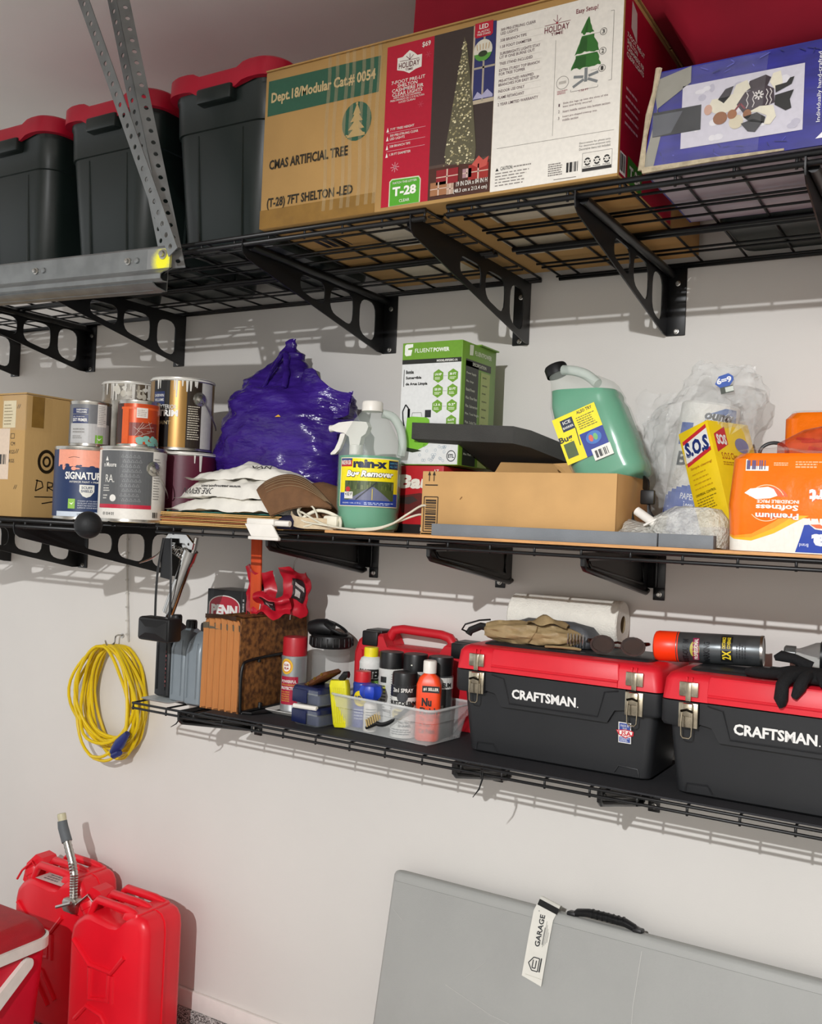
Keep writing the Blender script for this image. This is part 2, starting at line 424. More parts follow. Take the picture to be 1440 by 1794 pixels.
for x, h, nm in ((-1.523, 1, 'behind the orange stake'), (-1.068, -1, 'above the red tool case'), (-.709, 1, 'to the right above the paper towel roll')):
    solid_bracket(x, MZ-.012, .445, h, .115, 'black solid panel shelf bracket under middle shelf, '+nm)
for x, h, nm in ((-1.913, 1, 'under the accordion file'), (-1.05, -1, 'under the left tool box'), (-.70, 1, 'under the gap between the tool boxes')):
    solid_bracket(x, LZ-.012, .315, h, .115, 'black solid panel shelf bracket under lower shelf, '+nm)

m_ply = M('hardboard_edge', '#c8935c', .6, nz=.12, sc=25, stretch=(1, 12, 12))
b = B(); b.box(-1.335, .8, -.462, -.012, MZ+.001, MZ+.007, m_ply); tag(O('plywood_sheet', b, smooth=0), 'thin tan plywood sheet lying on the middle shelf', 'board')
m_mat = M('rubber_liner', '#27272a', .75, nz=.12, sc=150, bump=.1, bsc=500)
b = B(); b.box(-1.79, .8, -.344, -.012, LZ+.001, LZ+.005, m_mat); tag(O('shelf_liner', b, smooth=0), 'dark rubber liner lying on the lower shelf', 'liner')
MT, LT, UT = MZ+.007, LZ+.005, UZ+.0005
for px_, nm, d in ((-.955, 'below the left tool box', (-.022, -.052)), (-1.873, 'below the accordion file', (-.03, -.03))):
    b = B(); pts = [(px_, -.350, LZ-.012), (px_+.002, -.354, LZ-.026), (px_+d[0]*.3, -.352, LZ-.02+d[1]*.6), (px_+d[0], -.35, LZ-.02+d[1])]
    b.tube(pts, [.0018, .0022, .0018, .0009], m_blk, 6); b.tube([(px_-.003, -.352, LZ-.006), (px_+.003, -.356, LZ-.006), (px_+.003, -.356, LZ-.026), (px_-.003, -.352, LZ-.026)], .0016, m_blk, 5, closed=True)
    tag(O('zip_tie', b), 'black zip tie with loose tail hanging '+nm, 'zip tie')

# ---------------------------------------------------------------- garage door track and its hangers
m_galv = M('galvanised_steel', '#8b8e8e', .4, .75, nz=.12, sc=18, bump=.02, bsc=60)
t = T('door_track', 'galvanised garage door track with yellow paint mark at its bolted end', 'track', (-1.578, -.752, 2.062), rot=(0, radians(1.55), 0))
prof = [(.034, .073), (.004, .073), (.0, .069), (0, .022), (-.006, .015), (-.018, .010), (-.026, .003), (-.026, -.006), (-.018, -.011), (-.004, -.010)]
def thick(pl, w_):
    a = []; c = []
    for i, p in enumerate(pl):
        q0 = Vector(pl[max(0, i-1)]); q1 = Vector(pl[min(len(pl)-1, i+1)]); d = (q1-q0).normalized(); n = Vector((-d.y, d.x))*w_/2
        a.append((p[0]+n.x, p[1]+n.y)); c.append((p[0]-n.x, p[1]-n.y))
    return a+c[::-1]
pr_ = thick(prof, .0022)
b = B(); rings = [[(x, y, z) for y, z in pr_] for x in (-1.6, 0)]
b.loft(rings, m_galv); b.box(-1.6, -.05, .004, .03, -.024, -.02, m_galv); b.box(-1.6, -.035, .028, .031, -.022, .07, m_galv)
b.loft([[(x, y, z) for y, z in thick([(-.02, -.012), (-.006, -.020), (.02, -.024)], .003)] for x in (-1.6, -.03)], m_galv)
O('channel', b, t, smooth=25)
def boltp(parent, loc, r=.008, nm='bolt', mat=None):
    b = B(); b.xf = Matrix.Translation(loc) @ Matrix.Rotation(pi/2, 4, 'X')
    b.lathe([(r*1.3, 0), (r*1.25, .002), (r*.8, .0025)], mat or m_steel, 14); b.lathe([(r*.85, .002), (r*.8, .008), (0, .009)], mat or m_steel, 6)
    return O(nm, b, parent)
for x in (-.13, -.45, -.78): 
    boltp(t, (x, -.002, .045), .0065); b = B(); b.xf = Matrix.Translation((x+.028, -.002, .045)) @ Matrix.Rotation(pi/2, 4, 'X'); b.lathe([(.007, 0), (.006, .003), (0, .005)], m_galv, 12); O('rivet', b, t)
boltp(t, (-.021, -.002, .053), .009)
m_yel = bpy.data.materials.new('sprayed_yellow_mark'); m_yel.use_nodes = True
def spray_mat(m, col, under):
    N = m.node_tree.nodes; K = m.node_tree.links; p = N['Principled BSDF']; tc = N.new('ShaderNodeTexCoord'); gr = N.new('ShaderNodeVectorMath'); gr.operation = 'LENGTH'
    mp = N.new('ShaderNodeMapping'); mp.inputs['Location'].default_value = (.70, 0, -1.15); mp.inputs['Scale'].default_value = (30, 0, 30)
    K.new(tc.outputs['Object'], mp.inputs['Vector']); K.new(mp.outputs['Vector'], gr.inputs[0])
    n = N.new('ShaderNodeTexNoise'); n.inputs['Scale'].default_value = 400; K.new(tc.outputs['Object'], n.inputs['Vector'])
    ad = N.new('ShaderNodeMath'); ad.operation = 'MULTIPLY_ADD'; ad.inputs[1].default_value = .5; K.new(n.outputs['Fac'], ad.inputs[0]); K.new(gr.outputs['Value'], ad.inputs[2])
    r = N.new('ShaderNodeMapRange'); r.inputs['From Min'].default_value = .75; r.inputs['From Max'].default_value = 1.35; K.new(ad.outputs['Value'], r.inputs['Value'])
    mx = N.new('ShaderNodeMix'); mx.data_type = 'RGBA'; mx.inputs['A'].default_value = (*lin(col), 1); mx.inputs['B'].default_value = (*lin(under), 1)
    K.new(r.outputs['Result'], mx.inputs['Factor']); K.new(mx.outputs['Result'], p.inputs['Base Color']); K.new(r.outputs['Result'], p.inputs['Metallic']); p.inputs['Roughness'].default_value = .4
spray_mat(m_yel, '#f4ee2a', '#a9abab')
b = B(); b.grid(lambda a, c: (-.07+.07*a, -.0016, .0225+.044*c), 1, 1, m_yel); b.grid(lambda a, c: (-.0+.0012, -.0012+.004*c, .0225+.044*a), 1, 1, m_yel); O('paint_mark', b, t, smooth=0, fix=False)

def perforated(name, label, p0, p1, legs, width, pitch, rad):
    p0, p1 = Vector(p0), Vector(p1); L = (p1-p0).length; ax = (p1-p0).normalized()
    t = T(name, label, 'hanger', p0)
    for nm, side in legs:
        side = Vector(side); side = (side-ax*side.dot(ax)).normalized(); nn = ax.cross(side)
        out = [(0, 0), (width, 0), (width, L), (0, L)]; holes = []
        y = pitch*.55
        while y < L-.01: holes.append(circ(width*.55, y, rad, 10)); y += pitch
        b = B(); b.plate(out, holes, .0024, m_galv, lambda a, c, d: tuple(side*a+ax*c+nn*d)); O(nm, b, t, smooth=20)
    return t
perforated('perforated_strap', 'flat perforated galvanised strap in front, running up to the ceiling', (-1.533, -.775, 2.118), (-1.925, -.775, 2.87), [('strap_leg', (-1, .12, 0)), ], .034, .0298, .0058)
perforated('perforated_angle', 'perforated galvanised angle hanger rising behind the flat strap', (-1.588, -.735, 2.088), (-1.850, -.735, 2.87), [('angle_leg', (-1, .12, 0)), ('angle_leg', (.7, .8, 0))], .030, .0298, .0056)
# ================================================================ UPPER SHELF
def crumple(b, amp, sc, seed=0, axis=None, lo=None):
    """push vertices about with layered noise so that sheets look wrinkled"""
    o = Vector((seed*3.7, seed*1.3, seed*2.1)); out = []
    for p in b.v:
        v = Vector(p); n = mnoise.noise_vector(v*sc+o)+.5*mnoise.noise_vector(v*sc*2.3+o)
        if axis: n = Vector((n.x*axis[0], n.y*axis[1], n.z*axis[2]))
        q = v+n*amp
        if lo is not None and q.z < lo: q.z = lo
        out.append(tuple(q))
    b.v = out; return b

m_bin = M('dark_green_plastic', '#18211f', .36, nz=.05, sc=10)
m_lid = M('crimson_plastic', '#b3122f', .4, nz=.05, sc=10)
def bin_parts(t, W=.335, D=.52, H=.39):
    b = B(); hx, hy = W/2, D/2
    S_ = [(0, hx*.80, hy*.87), (.012, hx*.83, hy*.89), (H*.72, hx*.945, hy*.965), (H*.725, hx*.965, hy*.98), (H*.93, hx*.985, hy*.99), (H*.94, hx, hy), (H, hx*1.0, hy*1.0)]
    b.rloft([(z, 0, 0, a, c, .055) for z, a, c in S_], m_bin, n=6); O('body', b, t)
    for sx in (-1, 1):     # pressed ribs down the front
        b = B(); b.tube([(sx*hx*.42, -hy*.955, H*.70), (sx*hx*.40, -hy*.895, .012)], .0045, m_bin, 6); O('rib', b, t)
        b = B(); b.tube([(hx*.925, sx*hy*.42, H*.70), (hx*.83, sx*hy*.40, .012)], .0045, m_bin, 6); O('rib', b, t)
    b = B(); b.box(-.055, .055, -hy-.022, -hy+.01, H-.055, H-.018, m_bin, bev=.006); O('handle', b, t)
    # lid: band that steps up round the corners
    n = 10; base = rring(hx+.014, hy+.014, .06, n); pts = []
    for i, (x, y) in enumerate(base):
        x2, y2 = base[(i+1) % len(base)]; d = sqrt((x2-x)**2+(y2-y)**2); k = max(1, int(d/.02))
        pts += [(x+(x2-x)*j/k, y+(y2-y)*j/k) for j in range(k)]
    def up(x, y):
        a = abs(x)/hx if abs(y) > hy*.9 else 0; c = abs(y)/hy if abs(x) > hx*.9 else 0
        return .014*max(0, min(1, (max(a, c)-.42)/.08))
    R1 = [(x*1.0, y*1.0, H-.028+up(x, y)) for x, y in pts]; R2 = [(x*.995, y*.995, H+.012+up(x, y)) for x, y in pts]; R3 = [(x*.965, y*.98, H+.019+up(x, y)*.9) for x, y in pts]; R4 = [(x*.8, y*.85, H+.016) for x, y in pts]
    b = B(); b.loft([[(x*.97, y*.97, z) for x, y, z in R1], R1, R2, R3, R4], m_lid); O('lid', b, t)
for cx, nm in ((-1.622, 'next to the brown tree carton'), (-2.010, 'behind the perforated hangers'), (-2.398, 'cut by the left edge of the picture')):
    t = T('storage_tote', 'dark green storage tote with red lid, '+nm, 'storage tote', (cx, -.315, UT), group='green totes with red lids')
    bin_parts(t)

m_card = M('kraft_carton', '#b08a52', .78, nz=.07, sc=6, bump=.05, bsc=120)
m_card2 = M('kraft_carton_tan', '#c09660', .78, nz=.08, sc=8, bump=.05, bsc=150)
m_tape = M('clear_packing_tape', '#d8c49a', .12, nz=.1, sc=20, alpha=.22)
m_tapeb = M('brown_tape', '#8a672f', .3, nz=.1)
# ---- tree carton
TB = Vector((-1.024, -.33, UT))
t = T('tree_carton', 'long brown artificial tree carton with green band, red panel and white panel', 'box', TB)
W2, D2, H2 = .419, .285, .357
b = B(); b.box(-W2, W2, -D2, D2, 0, H2, m_card, bev=.003); O('carton', b, t)
for y0, y1 in ((-D2-.003, -.005), (.005, D2+.002)):
    b = B(); b.box(-W2+.002, W2+.003, y0, y1, H2, H2+.003, m_card); O('flap', b, t, smooth=0)
for i in range(7):   # packing tape drips down the front
    x = -.245+.022*i+R_.uniform(-.004, .004)
    b = B(); b.grid(lambda a, c: (x+(.009)*a+.002*sin(9*c), -D2-.0009-.0008*sin(pi*a), .02+(H2-.02)*c), 4, 8, m_tape); O('tape_strip', b, t, fix=False)
b = B(); b.grid(lambda a, c: (-W2+.31*a, -D2-.0007, .001+.042*c), 1, 1, m_tapeb); O('tape_strip', b, t, smooth=0, fix=False)
L = Lab(plane((-TB.x, -D2, -TB.z))); GR = '#2c5a45'; RD = '#b5112f'; BK = '#2a2418'; WH = '#e9e4da'
L.poly([(-1.434, 2.526), (-1.434, 2.446), (-1.135, 2.446), (-1.133, 2.522)], GR, 0).text('Dept.18/Modular Cat.# 0054', -1.424, 2.468, -1.144, 2.498, '#c9b181', .03)
L.ell(-1.188, 2.393, .038, .042, GR, 0)
for i, (v, w_) in enumerate(((2.42, .010), (2.405, .016), (2.388, .021), (2.372, .025))):
    L.poly([(-1.188-w_, v-.012), (-1.188+w_, v-.012), (-1.188, v+.012)], '#b99d68', 1+i)
L.ell(-1.188, 2.431, .003, .003, '#b99d68', 5).line([(-1.214, 2.366), (-1.2, 2.361), (-1.184, 2.37), (-1.165, 2.364)], .003, '#b99d68', 5)
L.text('CMAS ARTIFICIAL TREE', -1.422, 2.323, -1.207, 2.345, BK, .03).text('(T-28) 7FT SHELTON -LED', -1.424, 2.232, -1.19, 2.259, BK, .03)
L.rect(-1.117, 2.198, -1.004, 2.535, RD, 0)
L.text('$69', -1.032, 2.516, -1.012, 2.528, WH, .015)
L.poly([(-1.091, 2.482), (-1.091, 2.507), (-1.079, 2.507), (-1.07, 2.513), (-1.062, 2.518), (-1.052, 2.512), (-1.043, 2.504), (-1.032, 2.504), (-1.032, 2.478), (-1.046, 2.476), (-1.061, 2.470), (-1.074, 2.477)], WH, 1)
L.text('HOLIDAY', -1.087, 2.483, -1.037, 2.495, '#5c1322', .01).text('TIME', -1.071, 2.476, -1.052, 2.481, '#5c1322', .005).line([(-1.061, 2.497), (-1.061, 2.511)], .0012, '#5c1322').line([(-1.07, 2.507), (-1.061, 2.499), (-1.052, 2.507)], .0012, '#5c1322').line([(-1.085, 2.499), (-1.038, 2.497)], .001, '#5c1322')
for s_, a, c, v in (('7-FOOT PRE-LIT', -1.103, -1.022, 2.453), ('SHELTON', -1.088, -1.040, 2.4445), ('CASHMERE FIR', -1.101, -1.025, 2.436), ('CLEAR LIGHTS', -1.10, -1.027, 2.4275)):
    L.text(s_, a, v, c, v+.0072, WH, .012)
for s_, a, c, v in (('ARBOL SHELTON CACHEMIRA', -1.097, -1.03, 2.4225), ('PREILUMINADO DE 2.13 M ALTURA', -1.104, -1.022, 2.417), ('LUCES CLARAS', -1.083, -1.043, 2.4115)): L.text(s_, a, v, c, v+.004, WH, .005)
for s_, a, c, v in (('7 FT TREE HEIGHT', -1.101, -1.043, 2.357), ('300 PRE-STRUNG CLEAR', -1.101, -1.033, 2.344), ('LED LIGHTS', -1.101, -1.065, 2.337), ('338 BRANCH TIPS', -1.101, -1.051, 2.3215), ('1.58 FT DIAMETER', -1.101, -1.049, 2.3045)): L.text(s_, a, v, c, v+.005, WH, .01)
for v in (2.3525, 2.3305, 2.3145): L.line([(-1.108, v), (-1.016, v)], .0008, '#d9a9ae')
for v in (2.359, 2.3405, 2.322, 2.306): L.poly([(-1.1105, v-.004), (-1.1045, v-.004), (-1.1075, v+.006)], WH, 2)
for a in range(8): L.line([(-1.086, 2.279), (-1.086+.0105*cos(a*pi/4), 2.279+.0105*sin(a*pi/4))], .0016, '#d58a92')
for a in range(6):
    for q in ((-1.017, 2.5), (-1.03, 2.4)): L.line([q, (q[0]+.007*cos(a*pi/3), q[1]+.007*sin(a*pi/3))], .001, '#c24a5b', 1)
L.poly([(-1.098, 2.198), (-1.022, 2.198), (-1.022, 2.246), (-1.027, 2.253), (-1.092, 2.255), (-1.098, 2.25)], '#cfd9b8', 1).poly([(-1.0955, 2.1985), (-1.0245, 2.1985), (-1.0245, 2.245), (-1.028, 2.2505), (-1.091, 2.2525), (-1.0955, 2.248)], '#54a52b', 2)
L.text('MATCH THIS LETTER', -1.089, 2.243, -1.031, 2.2475, WH, .01, lay=4).text('T-28', -1.089, 2.2175, -1.032, 2.237, '#f4f2ea', .04, lay=4).text('CLEAR', -1.072, 2.204, -1.047, 2.210, WH, .01, lay=4)
# photo panel: lamp-lit room with lit tree, window and parcels
L.rect(-1.004, 2.198, -.864, 2.535, '#3b2f2b', 0).rect(-1.004, 2.198, -.864, 2.262, '#4a2a20', 1).rect(-1.004, 2.262, -.864, 2.268, '#54433a', 1)
L.rect(-.914, 2.376, -.864, 2.534, '#b9ab93', 1).rect(-.910, 2.384, -.864, 2.534, '#2b2f63', 2)
for u in (-.889, ): L.rect(u-.002, 2.38, u+.002, 2.534, '#a79c8a', 3)
L.rect(-.912, 2.445, -.864, 2.449, '#a79c8a', 3); L.poly([(-.910, 2.386), (-.9, 2.4), (-.89, 2.392), (-.878, 2.402), (-.866, 2.39), (-.866, 2.385)], '#a9a6c4', 4)
r_ = random.Random(5)
L.poly([(-.934, 2.517), (-.938, 2.49), (-.955, 2.38), (-.968, 2.29), (-.966, 2.266), (-.9, 2.258), (-.898, 2.29), (-.909, 2.38), (-.926, 2.49)], '#5f5a44', 4)
for i in range(330):
    v = 2.262+.245*r_.random()**1.25; hw = .034*(2.515-v)/.255+.002; u = -.934+(2.3-v)*-.006+r_.uniform(-1, 1)*hw; s_ = r_.uniform(.0012, .0030)
    L.ell(u, v, s_, s_*.8, r_.choice(('#c9bf96', '#8f8662', '#e6dcb4', '#6d6850', '#a59a70')), 5+i*.008, 5)
for q, c in (((-.998, 2.205, -.96, 2.232), '#a06e4a'), ((-.985, 2.226, -.935, 2.256), '#8d1f26'), ((-.925, 2.232, -.905, 2.25), '#a8848a'), ((-.912, 2.226, -.868, 2.256), '#9a2a24'), ((-.96, 2.204, -.944, 2.226), '#b59a86')):
    L.rect(*q, c, 8).line([((q[0]+q[2])/2, q[1]), ((q[0]+q[2])/2, q[3])], .003, '#d3b7a5', 9).line([(q[0], (q[1]+q[3])/2), (q[2], (q[1]+q[3])/2)], .002, '#d3b7a5', 9)
L.poly([(-.905, 2.256), (-.89, 2.272), (-.88, 2.262), (-.868, 2.268), (-.872, 2.25), (-.888, 2.246)], '#c05348', 9)
L.text('19 IN DIA x 84 IN H', -.938, 2.217, -.869, 2.2265, WH, .01, lay=10).text('(48.3 cm x 213.4 cm)', -.944, 2.2025, -.869, 2.2125, WH, .01, lay=10)
L.poly([(-.911, 2.511), (-.911, 2.537), (-.871, 2.537), (-.871, 2.511), (-.875, 2.5075), (-.907, 2.5075)], RD, 5).text('LED', -.901, 2.524, -.881, 2.533, WH, .02, lay=7).text('PLASTIC', -.904, 2.5165, -.878, 2.5205, WH, .01, lay=7).text('TREE STAND', -.906, 2.511, -.876, 2.515, WH, .01, lay=7)
L.ell(-.891, 2.481, .0205, .0215, '#d9d4c4', 6).poly([(-.9105, 2.474), (-.8715, 2.474), (-.876, 2.465), (-.884, 2.460), (-.898, 2.460), (-.906, 2.465)], '#57963c', 7).ell(-.891, 2.474, .010, .006, '#2f3a22', 8)
for a in range(5): L.line([(-.903+.006*a, 2.482), (-.903+.006*a+(a-2)*.001, 2.494)], .0014, '#b9965f', 8)
# white instruction panel
L.rect(-.8635, 2.196, -.606, 2.533, WH, 0)
rows = ['300 PRE-STRUNG CLEAR', 'LED LIGHTS', '338 BRANCH TIPS', '1.58 FOOT DIAMETER', 'SUREBRIGHTS LIGHTS STAY', 'LIT IF ONE BURNS OUT', 'TREE STAND INCLUDED', 'EXTRA STURDY TOP BRANCH', 'FOR TREE TOPPER', 'PRE-ATTACHED WRAPPED', 'BRANCHES FOR EASY SETUP', 'INDOOR USE ONLY', 'FLAME RETARDANT', '2 YEAR LIMITED WARRANTY']
vy = [2.510, 2.5025, 2.489, 2.4765, 2.463, 2.4555, 2.443, 2.430, 2.4225, 2.409, 2.4015, 2.389, 2.3765, 2.363]
for s_, v in zip(rows, vy): L.text(s_, -.854, v, -.854+.0037*len(s_), v+.0056, '#5b4048', .004)
for v in (2.4985, 2.4855, 2.473, 2.4515, 2.4395, 2.4185, 2.3975, 2.385, 2.373): L.line([(-.854, v), (-.765, v)], .0005, '#c9c2b8', 1)
L.text('HOLIDAY', -.761, 2.484, -.711, 2.496, '#6d2030', .01).text('TIME', -.748, 2.477, -.723, 2.4825, '#6d2030', .004).line([(-.761, 2.499), (-.709, 2.499)], .001, '#7d3644').line([(-.736, 2.5), (-.736, 2.515)], .001, '#7d3644').line([(-.744, 2.508), (-.736, 2.5), (-.728, 2.508)], .001, '#7d3644').ell(-.736, 2.4995, .002, .002, '#a01f34', 3)
L.text('Easy Setup!', -.698, 2.505, -.655, 2.5165, '#7a2a38', .012)
GD = '#2f6b26'; rr = random.Random(2)
def bough(u0, u1, v0, v1, top):
    p = [(u0+(u1-u0)*k/10, v0+rr.uniform(-.002, .003)) for k in range(11)]
    w_ = (u1-u0)*(1-top)/2
    p += [(u1-w_*k/5+rr.uniform(-.002, .002), v0+(v1-v0)*k/5) for k in range(1, 6)]+[(u0+w_*k/5+rr.uniform(-.002, .002), v0+(v1-v0)*k/5) for k in range(5, 0, -1)]
    L.poly(p, GD, 2); L.poly([(u0+w_*.6, v0+.003), ((u0+u1)/2, v0+.003), ((u0+u1)/2, v1-.003), (u0+w_*1.1, v1-.003)], '#24551d', 3)
bough(-.687, -.661, 2.466, 2.497, .05); bough(-.698, -.650, 2.431, 2.463, .5); bough(-.704, -.646, 2.402, 2.428, .72)
L.rect(-.677, 2.376, -.671, 2.402, '#7b7f80', 2)
for a, c in (((-.698, 2.389), (-.679, 2.386)), ((-.65, 2.390), (-.669, 2.386)), ((-.699, 2.37), (-.678, 2.381)), ((-.651, 2.372), (-.67, 2.381))): L.line([a, c], .005, '#7b7f80')
for v, s_ in ((2.463, '3'), (2.427, '2'), (2.395, '1')): L.ring(-.643, v, .0068, .0068, .0009, '#55504c').text(s_, -.6455, v-.0038, -.6405, v+.0038, '#332f2c', .02).line([(-.665, v), (-.65, v)], .0005, '#77716c')
L.line([(-.63, 2.498), (-.624, 2.498), (-.624, 2.37), (-.63, 2.37)], .0007, '#77716c').line([(-.703, 2.366), (-.703, 2.362), (-.65, 2.362), (-.65, 2.366)], .0007, '#77716c').ring(-.72, 2.383, .0125, .0125, .0008, '#77716c').rect(-.727, 2.381, -.713, 2.386, '#b9b3aa', 2)
L.small(-.73, 2.361, -.708, 2.369, '#a05560', 3, seed=4).text('1.58 FT', -.686, 2.359, -.668, 2.363, '#8d3a48')
for i, (v, s_) in enumerate(((2.3405, 'Slide the legs up into the slots of the'), (2.3345, 'base until firmly secured'), (2.3255, 'Insert middle section into bottom section'), (2.3155, 'Insert pre-shaped treetop into'), (2.3095, 'middle section'))): L.text(s_, -.717, v, -.717+.00225*len(s_), v+.0046, '#6f5056')
for v, s_ in ((2.338, '1'), (2.326, '2'), (2.3135, '3')): L.text(s_, -.726, v, -.7235, v+.0055, '#55383f')
L.line([(-.737, 2.467), (-.736, 2.285)], .0006, '#77716c').line([(-.852, 2.2795), (-.615, 2.2765)], .0006, '#77716c')
for v, s_ in ((2.259, 'Decorations for photo only.'), (2.2535, 'For decorative purposes only.'), (2.248, 'Decorative items not included.')): L.text(s_, -.681, v, -.62, v+.0043, '#5d5855')
L.barcode(-.7065, 2.208, -.6785, 2.231, bg=None).small(-.742, 2.208, -.713, 2.233, '#7a7470', 6, seed=9).line([(-.73, 2.201), (-.685, 2.2005)], .0012, '#7a7470')
L.rect(-.6735, 2.2075, -.6175, 2.2135, '#2c2a28', 1)
for k in range(3):
    u = -.664+.0186*k; L.ring(u, 2.2255, .0065, .0075, .003, '#2c2a28').line([(u-.008, 2.23), (u+.008, 2.221)], .0015, WH, 3).line([(u-.008, 2.221), (u+.008, 2.23)], .0015, WH, 3).text('PAPER', u-.007, 2.2145, u+.007, 2.217, '#2c2a28')
L.line([(-.674, 2.242), (-.617, 2.242), (-.617, 2.2075), (-.674, 2.2075), (-.674, 2.242)], .0006, '#77716c')
L.poly([(-.853, 2.235), (-.846, 2.235), (-.8495, 2.2415)], '#2c2a28', 2).text('CAUTION:', -.842, 2.2355, -.816, 2.2425, '#2c2a28', .01).small(-.853, 2.2035, -.77, 2.233, '#8a847e', 5, seed=12, fill=.35).small(-.814, 2.236, -.775, 2.242, '#8a847e', 1, seed=3, fill=.4)
L.done(t)
# right end of the carton
L = Lab(plane((W2, -TB.y, -TB.z), (0, 1, 0)))
L.rect(-.61, 2.195, -.28, 2.535, '#a30f2a', 0).poly([(-.575, 2.48), (-.54, 2.465), (-.545, 2.52), (-.575, 2.53)], '#c9b9b2', 1)
for i, (s_, l) in enumerate((('7-FOOT PRE-LIT', .1), ('SHELTON', .06), ('CASHMERE FIR', .1), ('CLEAR LIGHTS', .1))): L.text(s_, -.595, 2.455-.012*i, -.595+l, 2.464-.012*i, WH, .012)
L.small(-.59, 2.29, -.51, 2.37, '#d9a0a8', 5, seed=5, fill=.3).barcode(-.608, 2.2, -.575, 2.24).poly([(-.565, 2.195), (-.565, 2.245), (-.48, 2.24), (-.48, 2.195)], '#3c7d26', 1).text('T-28', -.555, 2.205, -.49, 2.23, WH, .04)
L.done(t)
# underside print
L = Lab(plane((0, 0, 0), (1, 0, 0), (0, -1, 0)))
L.rect(-.2, .05, -.07, .2, '#cfc4ae', 0).barcode(-.36, .1, -.27, .17, bg=None, lay=0).rect(.05, -.12, .2, .02, '#c9bda4', 0).rect(.1, .12, .3, .24, '#cbbfa7', 0).text('CMAS', -.02, .2, .07, .225, BK, .01).rect(-.3, -.2, -.12, -.08, '#c9bda4', 0)
L.done(t)

# ---- figurine carton
SB = Vector((-.24, -.455, UT))
t = T('figurine_carton', 'battered blue carton with a figurine photo and clear tape over its torn end', 'box', SB)
m_blue = M('blue_print_carton', '#272584', .35, nz=.2, sc=14, stretch=(1, 1, 4))
m_lav = M('lavender_print_board', '#a9a0ae', .4, nz=.15, sc=8)
b = B(); x0, x1 = -.318, .30
b.loft([[(x0, -.16, 0), (x1, -.16, 0), (x1, .155, 0), (x0, .155, 0)], [(x0+.012, -.16, .1), (x1, -.16, .1), (x1, .155, .1), (x0+.012, .155, .1)], [(x0+.022, -.158, .176), (x1, -.158, .178), (x1, .155, .178), (x0+.02, .155, .176)]], m_blue)
O('carton', b, t, smooth=0)
b = B(); b.grid(lambda a, c: (x0+.004+(x1-x0-.004)*a, -.158+.31*c, -.0006), 1, 1, m_lav); O('bottom_panel', b, t, smooth=0, fix=False)
m_frayed = M('frayed_board', '#b9ab90', .9, nz=.2, sc=60, bump=.3, bsc=200)
b = B(); b.tube([(x0-.003, -.162, .002), (x0+.002, -.163, .06), (x0+.008, -.164, .10), (x0+.016, -.163, .14), (x0+.022, -.161, .182)], [.006, .004, .006, .004, .006], m_frayed, 6, flat=.6); O('torn_edge', b, t)
b = B(); b.tube([(x0, -.162, .001), (x0+.12, -.163, .002), (x0+.24, -.1625, .001)], [.006, .004, .002], m_frayed, 6); O('torn_edge', b, t)
L = Lab(plane((-SB.x, -.1605, -SB.z)))
L.poly([(-.545, 2.35), (-.478, 2.365), (-.478, 2.336), (-.535, 2.30), (-.56, 2.192), (-.54, 2.192), (-.528, 2.25)], '#8f8c80', 1)
L.rect(-.492, 2.2205, -.2905, 2.3315, '#c9c5cf', 1)
rr = random.Random(8)
for i in range(26): L.ell(rr.uniform(-.482, -.30), rr.uniform(2.23, 2.322), rr.uniform(.004, .010), rr.uniform(.004, .009), rr.choice(('#b5b1bf', '#d8d5da', '#bdb9c6', '#dcd9dc')), 2+i*.05, 10)
# figurine lying on its side: fur hood, patterned jacket, boots, small bear
def blob(pts, col, lay): L.poly(pts, col, lay)
blob([(-.43, 2.296), (-.418, 2.312), (-.404, 2.315), (-.41, 2.298), (-.42, 2.288)], '#241b22', 4)
blob([(-.448, 2.282), (-.44, 2.298), (-.415, 2.298), (-.392, 2.306), (-.38, 2.30), (-.392, 2.285), (-.402, 2.272), (-.43, 2.27)], '#d9d2bd', 4)
L.ell(-.446, 2.281, .007, .009, '#c59a86', 5)
blob([(-.405, 2.303), (-.40, 2.316), (-.382, 2.321), (-.376, 2.306), (-.39, 2.298)], '#d9d2bd', 5)
blob([(-.382, 2.302), (-.378, 2.318), (-.352, 2.324), (-.343, 2.318), (-.35, 2.302)], '#2c1a22', 4)
blob([(-.398, 2.281), (-.385, 2.30), (-.35, 2.306), (-.338, 2.298), (-.336, 2.274), (-.36, 2.268), (-.386, 2.264)], '#33222c', 5)
for a in range(8): L.line([(-.362, 2.291), (-.362+.008*cos(a*pi/4), 2.291+.008*sin(a*pi/4))], .0025, '#d5cfca', 8)
for q in (-.382, -.372, -.35, -.344): L.line([(q, 2.272), (q+.003, 2.279), (q, 2.286), (q+.003, 2.293), (q, 2.299)], .0014, '#cfc8c4', 7)
L.line([(-.402, 2.27), (-.392, 2.282), (-.384, 2.272)], .003, '#7d2430', 6)
blob([(-.345, 2.31), (-.34, 2.324), (-.328, 2.326), (-.324, 2.305), (-.334, 2.292)], '#dcd5c0', 5)
blob([(-.335, 2.290), (-.31, 2.30), (-.306, 2.312), (-.313, 2.311), (-.318, 2.304), (-.336, 2.302)], '#15130f', 6)
blob([(-.336, 2.286), (-.336, 2.270), (-.318, 2.257), (-.309, 2.26), (-.312, 2.275), (-.306, 2.29)], '#15130f', 6)
blob([(-.378, 2.265), (-.36, 2.272), (-.338, 2.27), (-.333, 2.25), (-.342, 2.238), (-.352, 2.24), (-.348, 2.254), (-.362, 2.262)], '#dcd5c0', 6)
blob([(-.386, 2.258), (-.364, 2.262), (-.35, 2.252), (-.352, 2.242), (-.376, 2.248)], '#1b1613', 7)
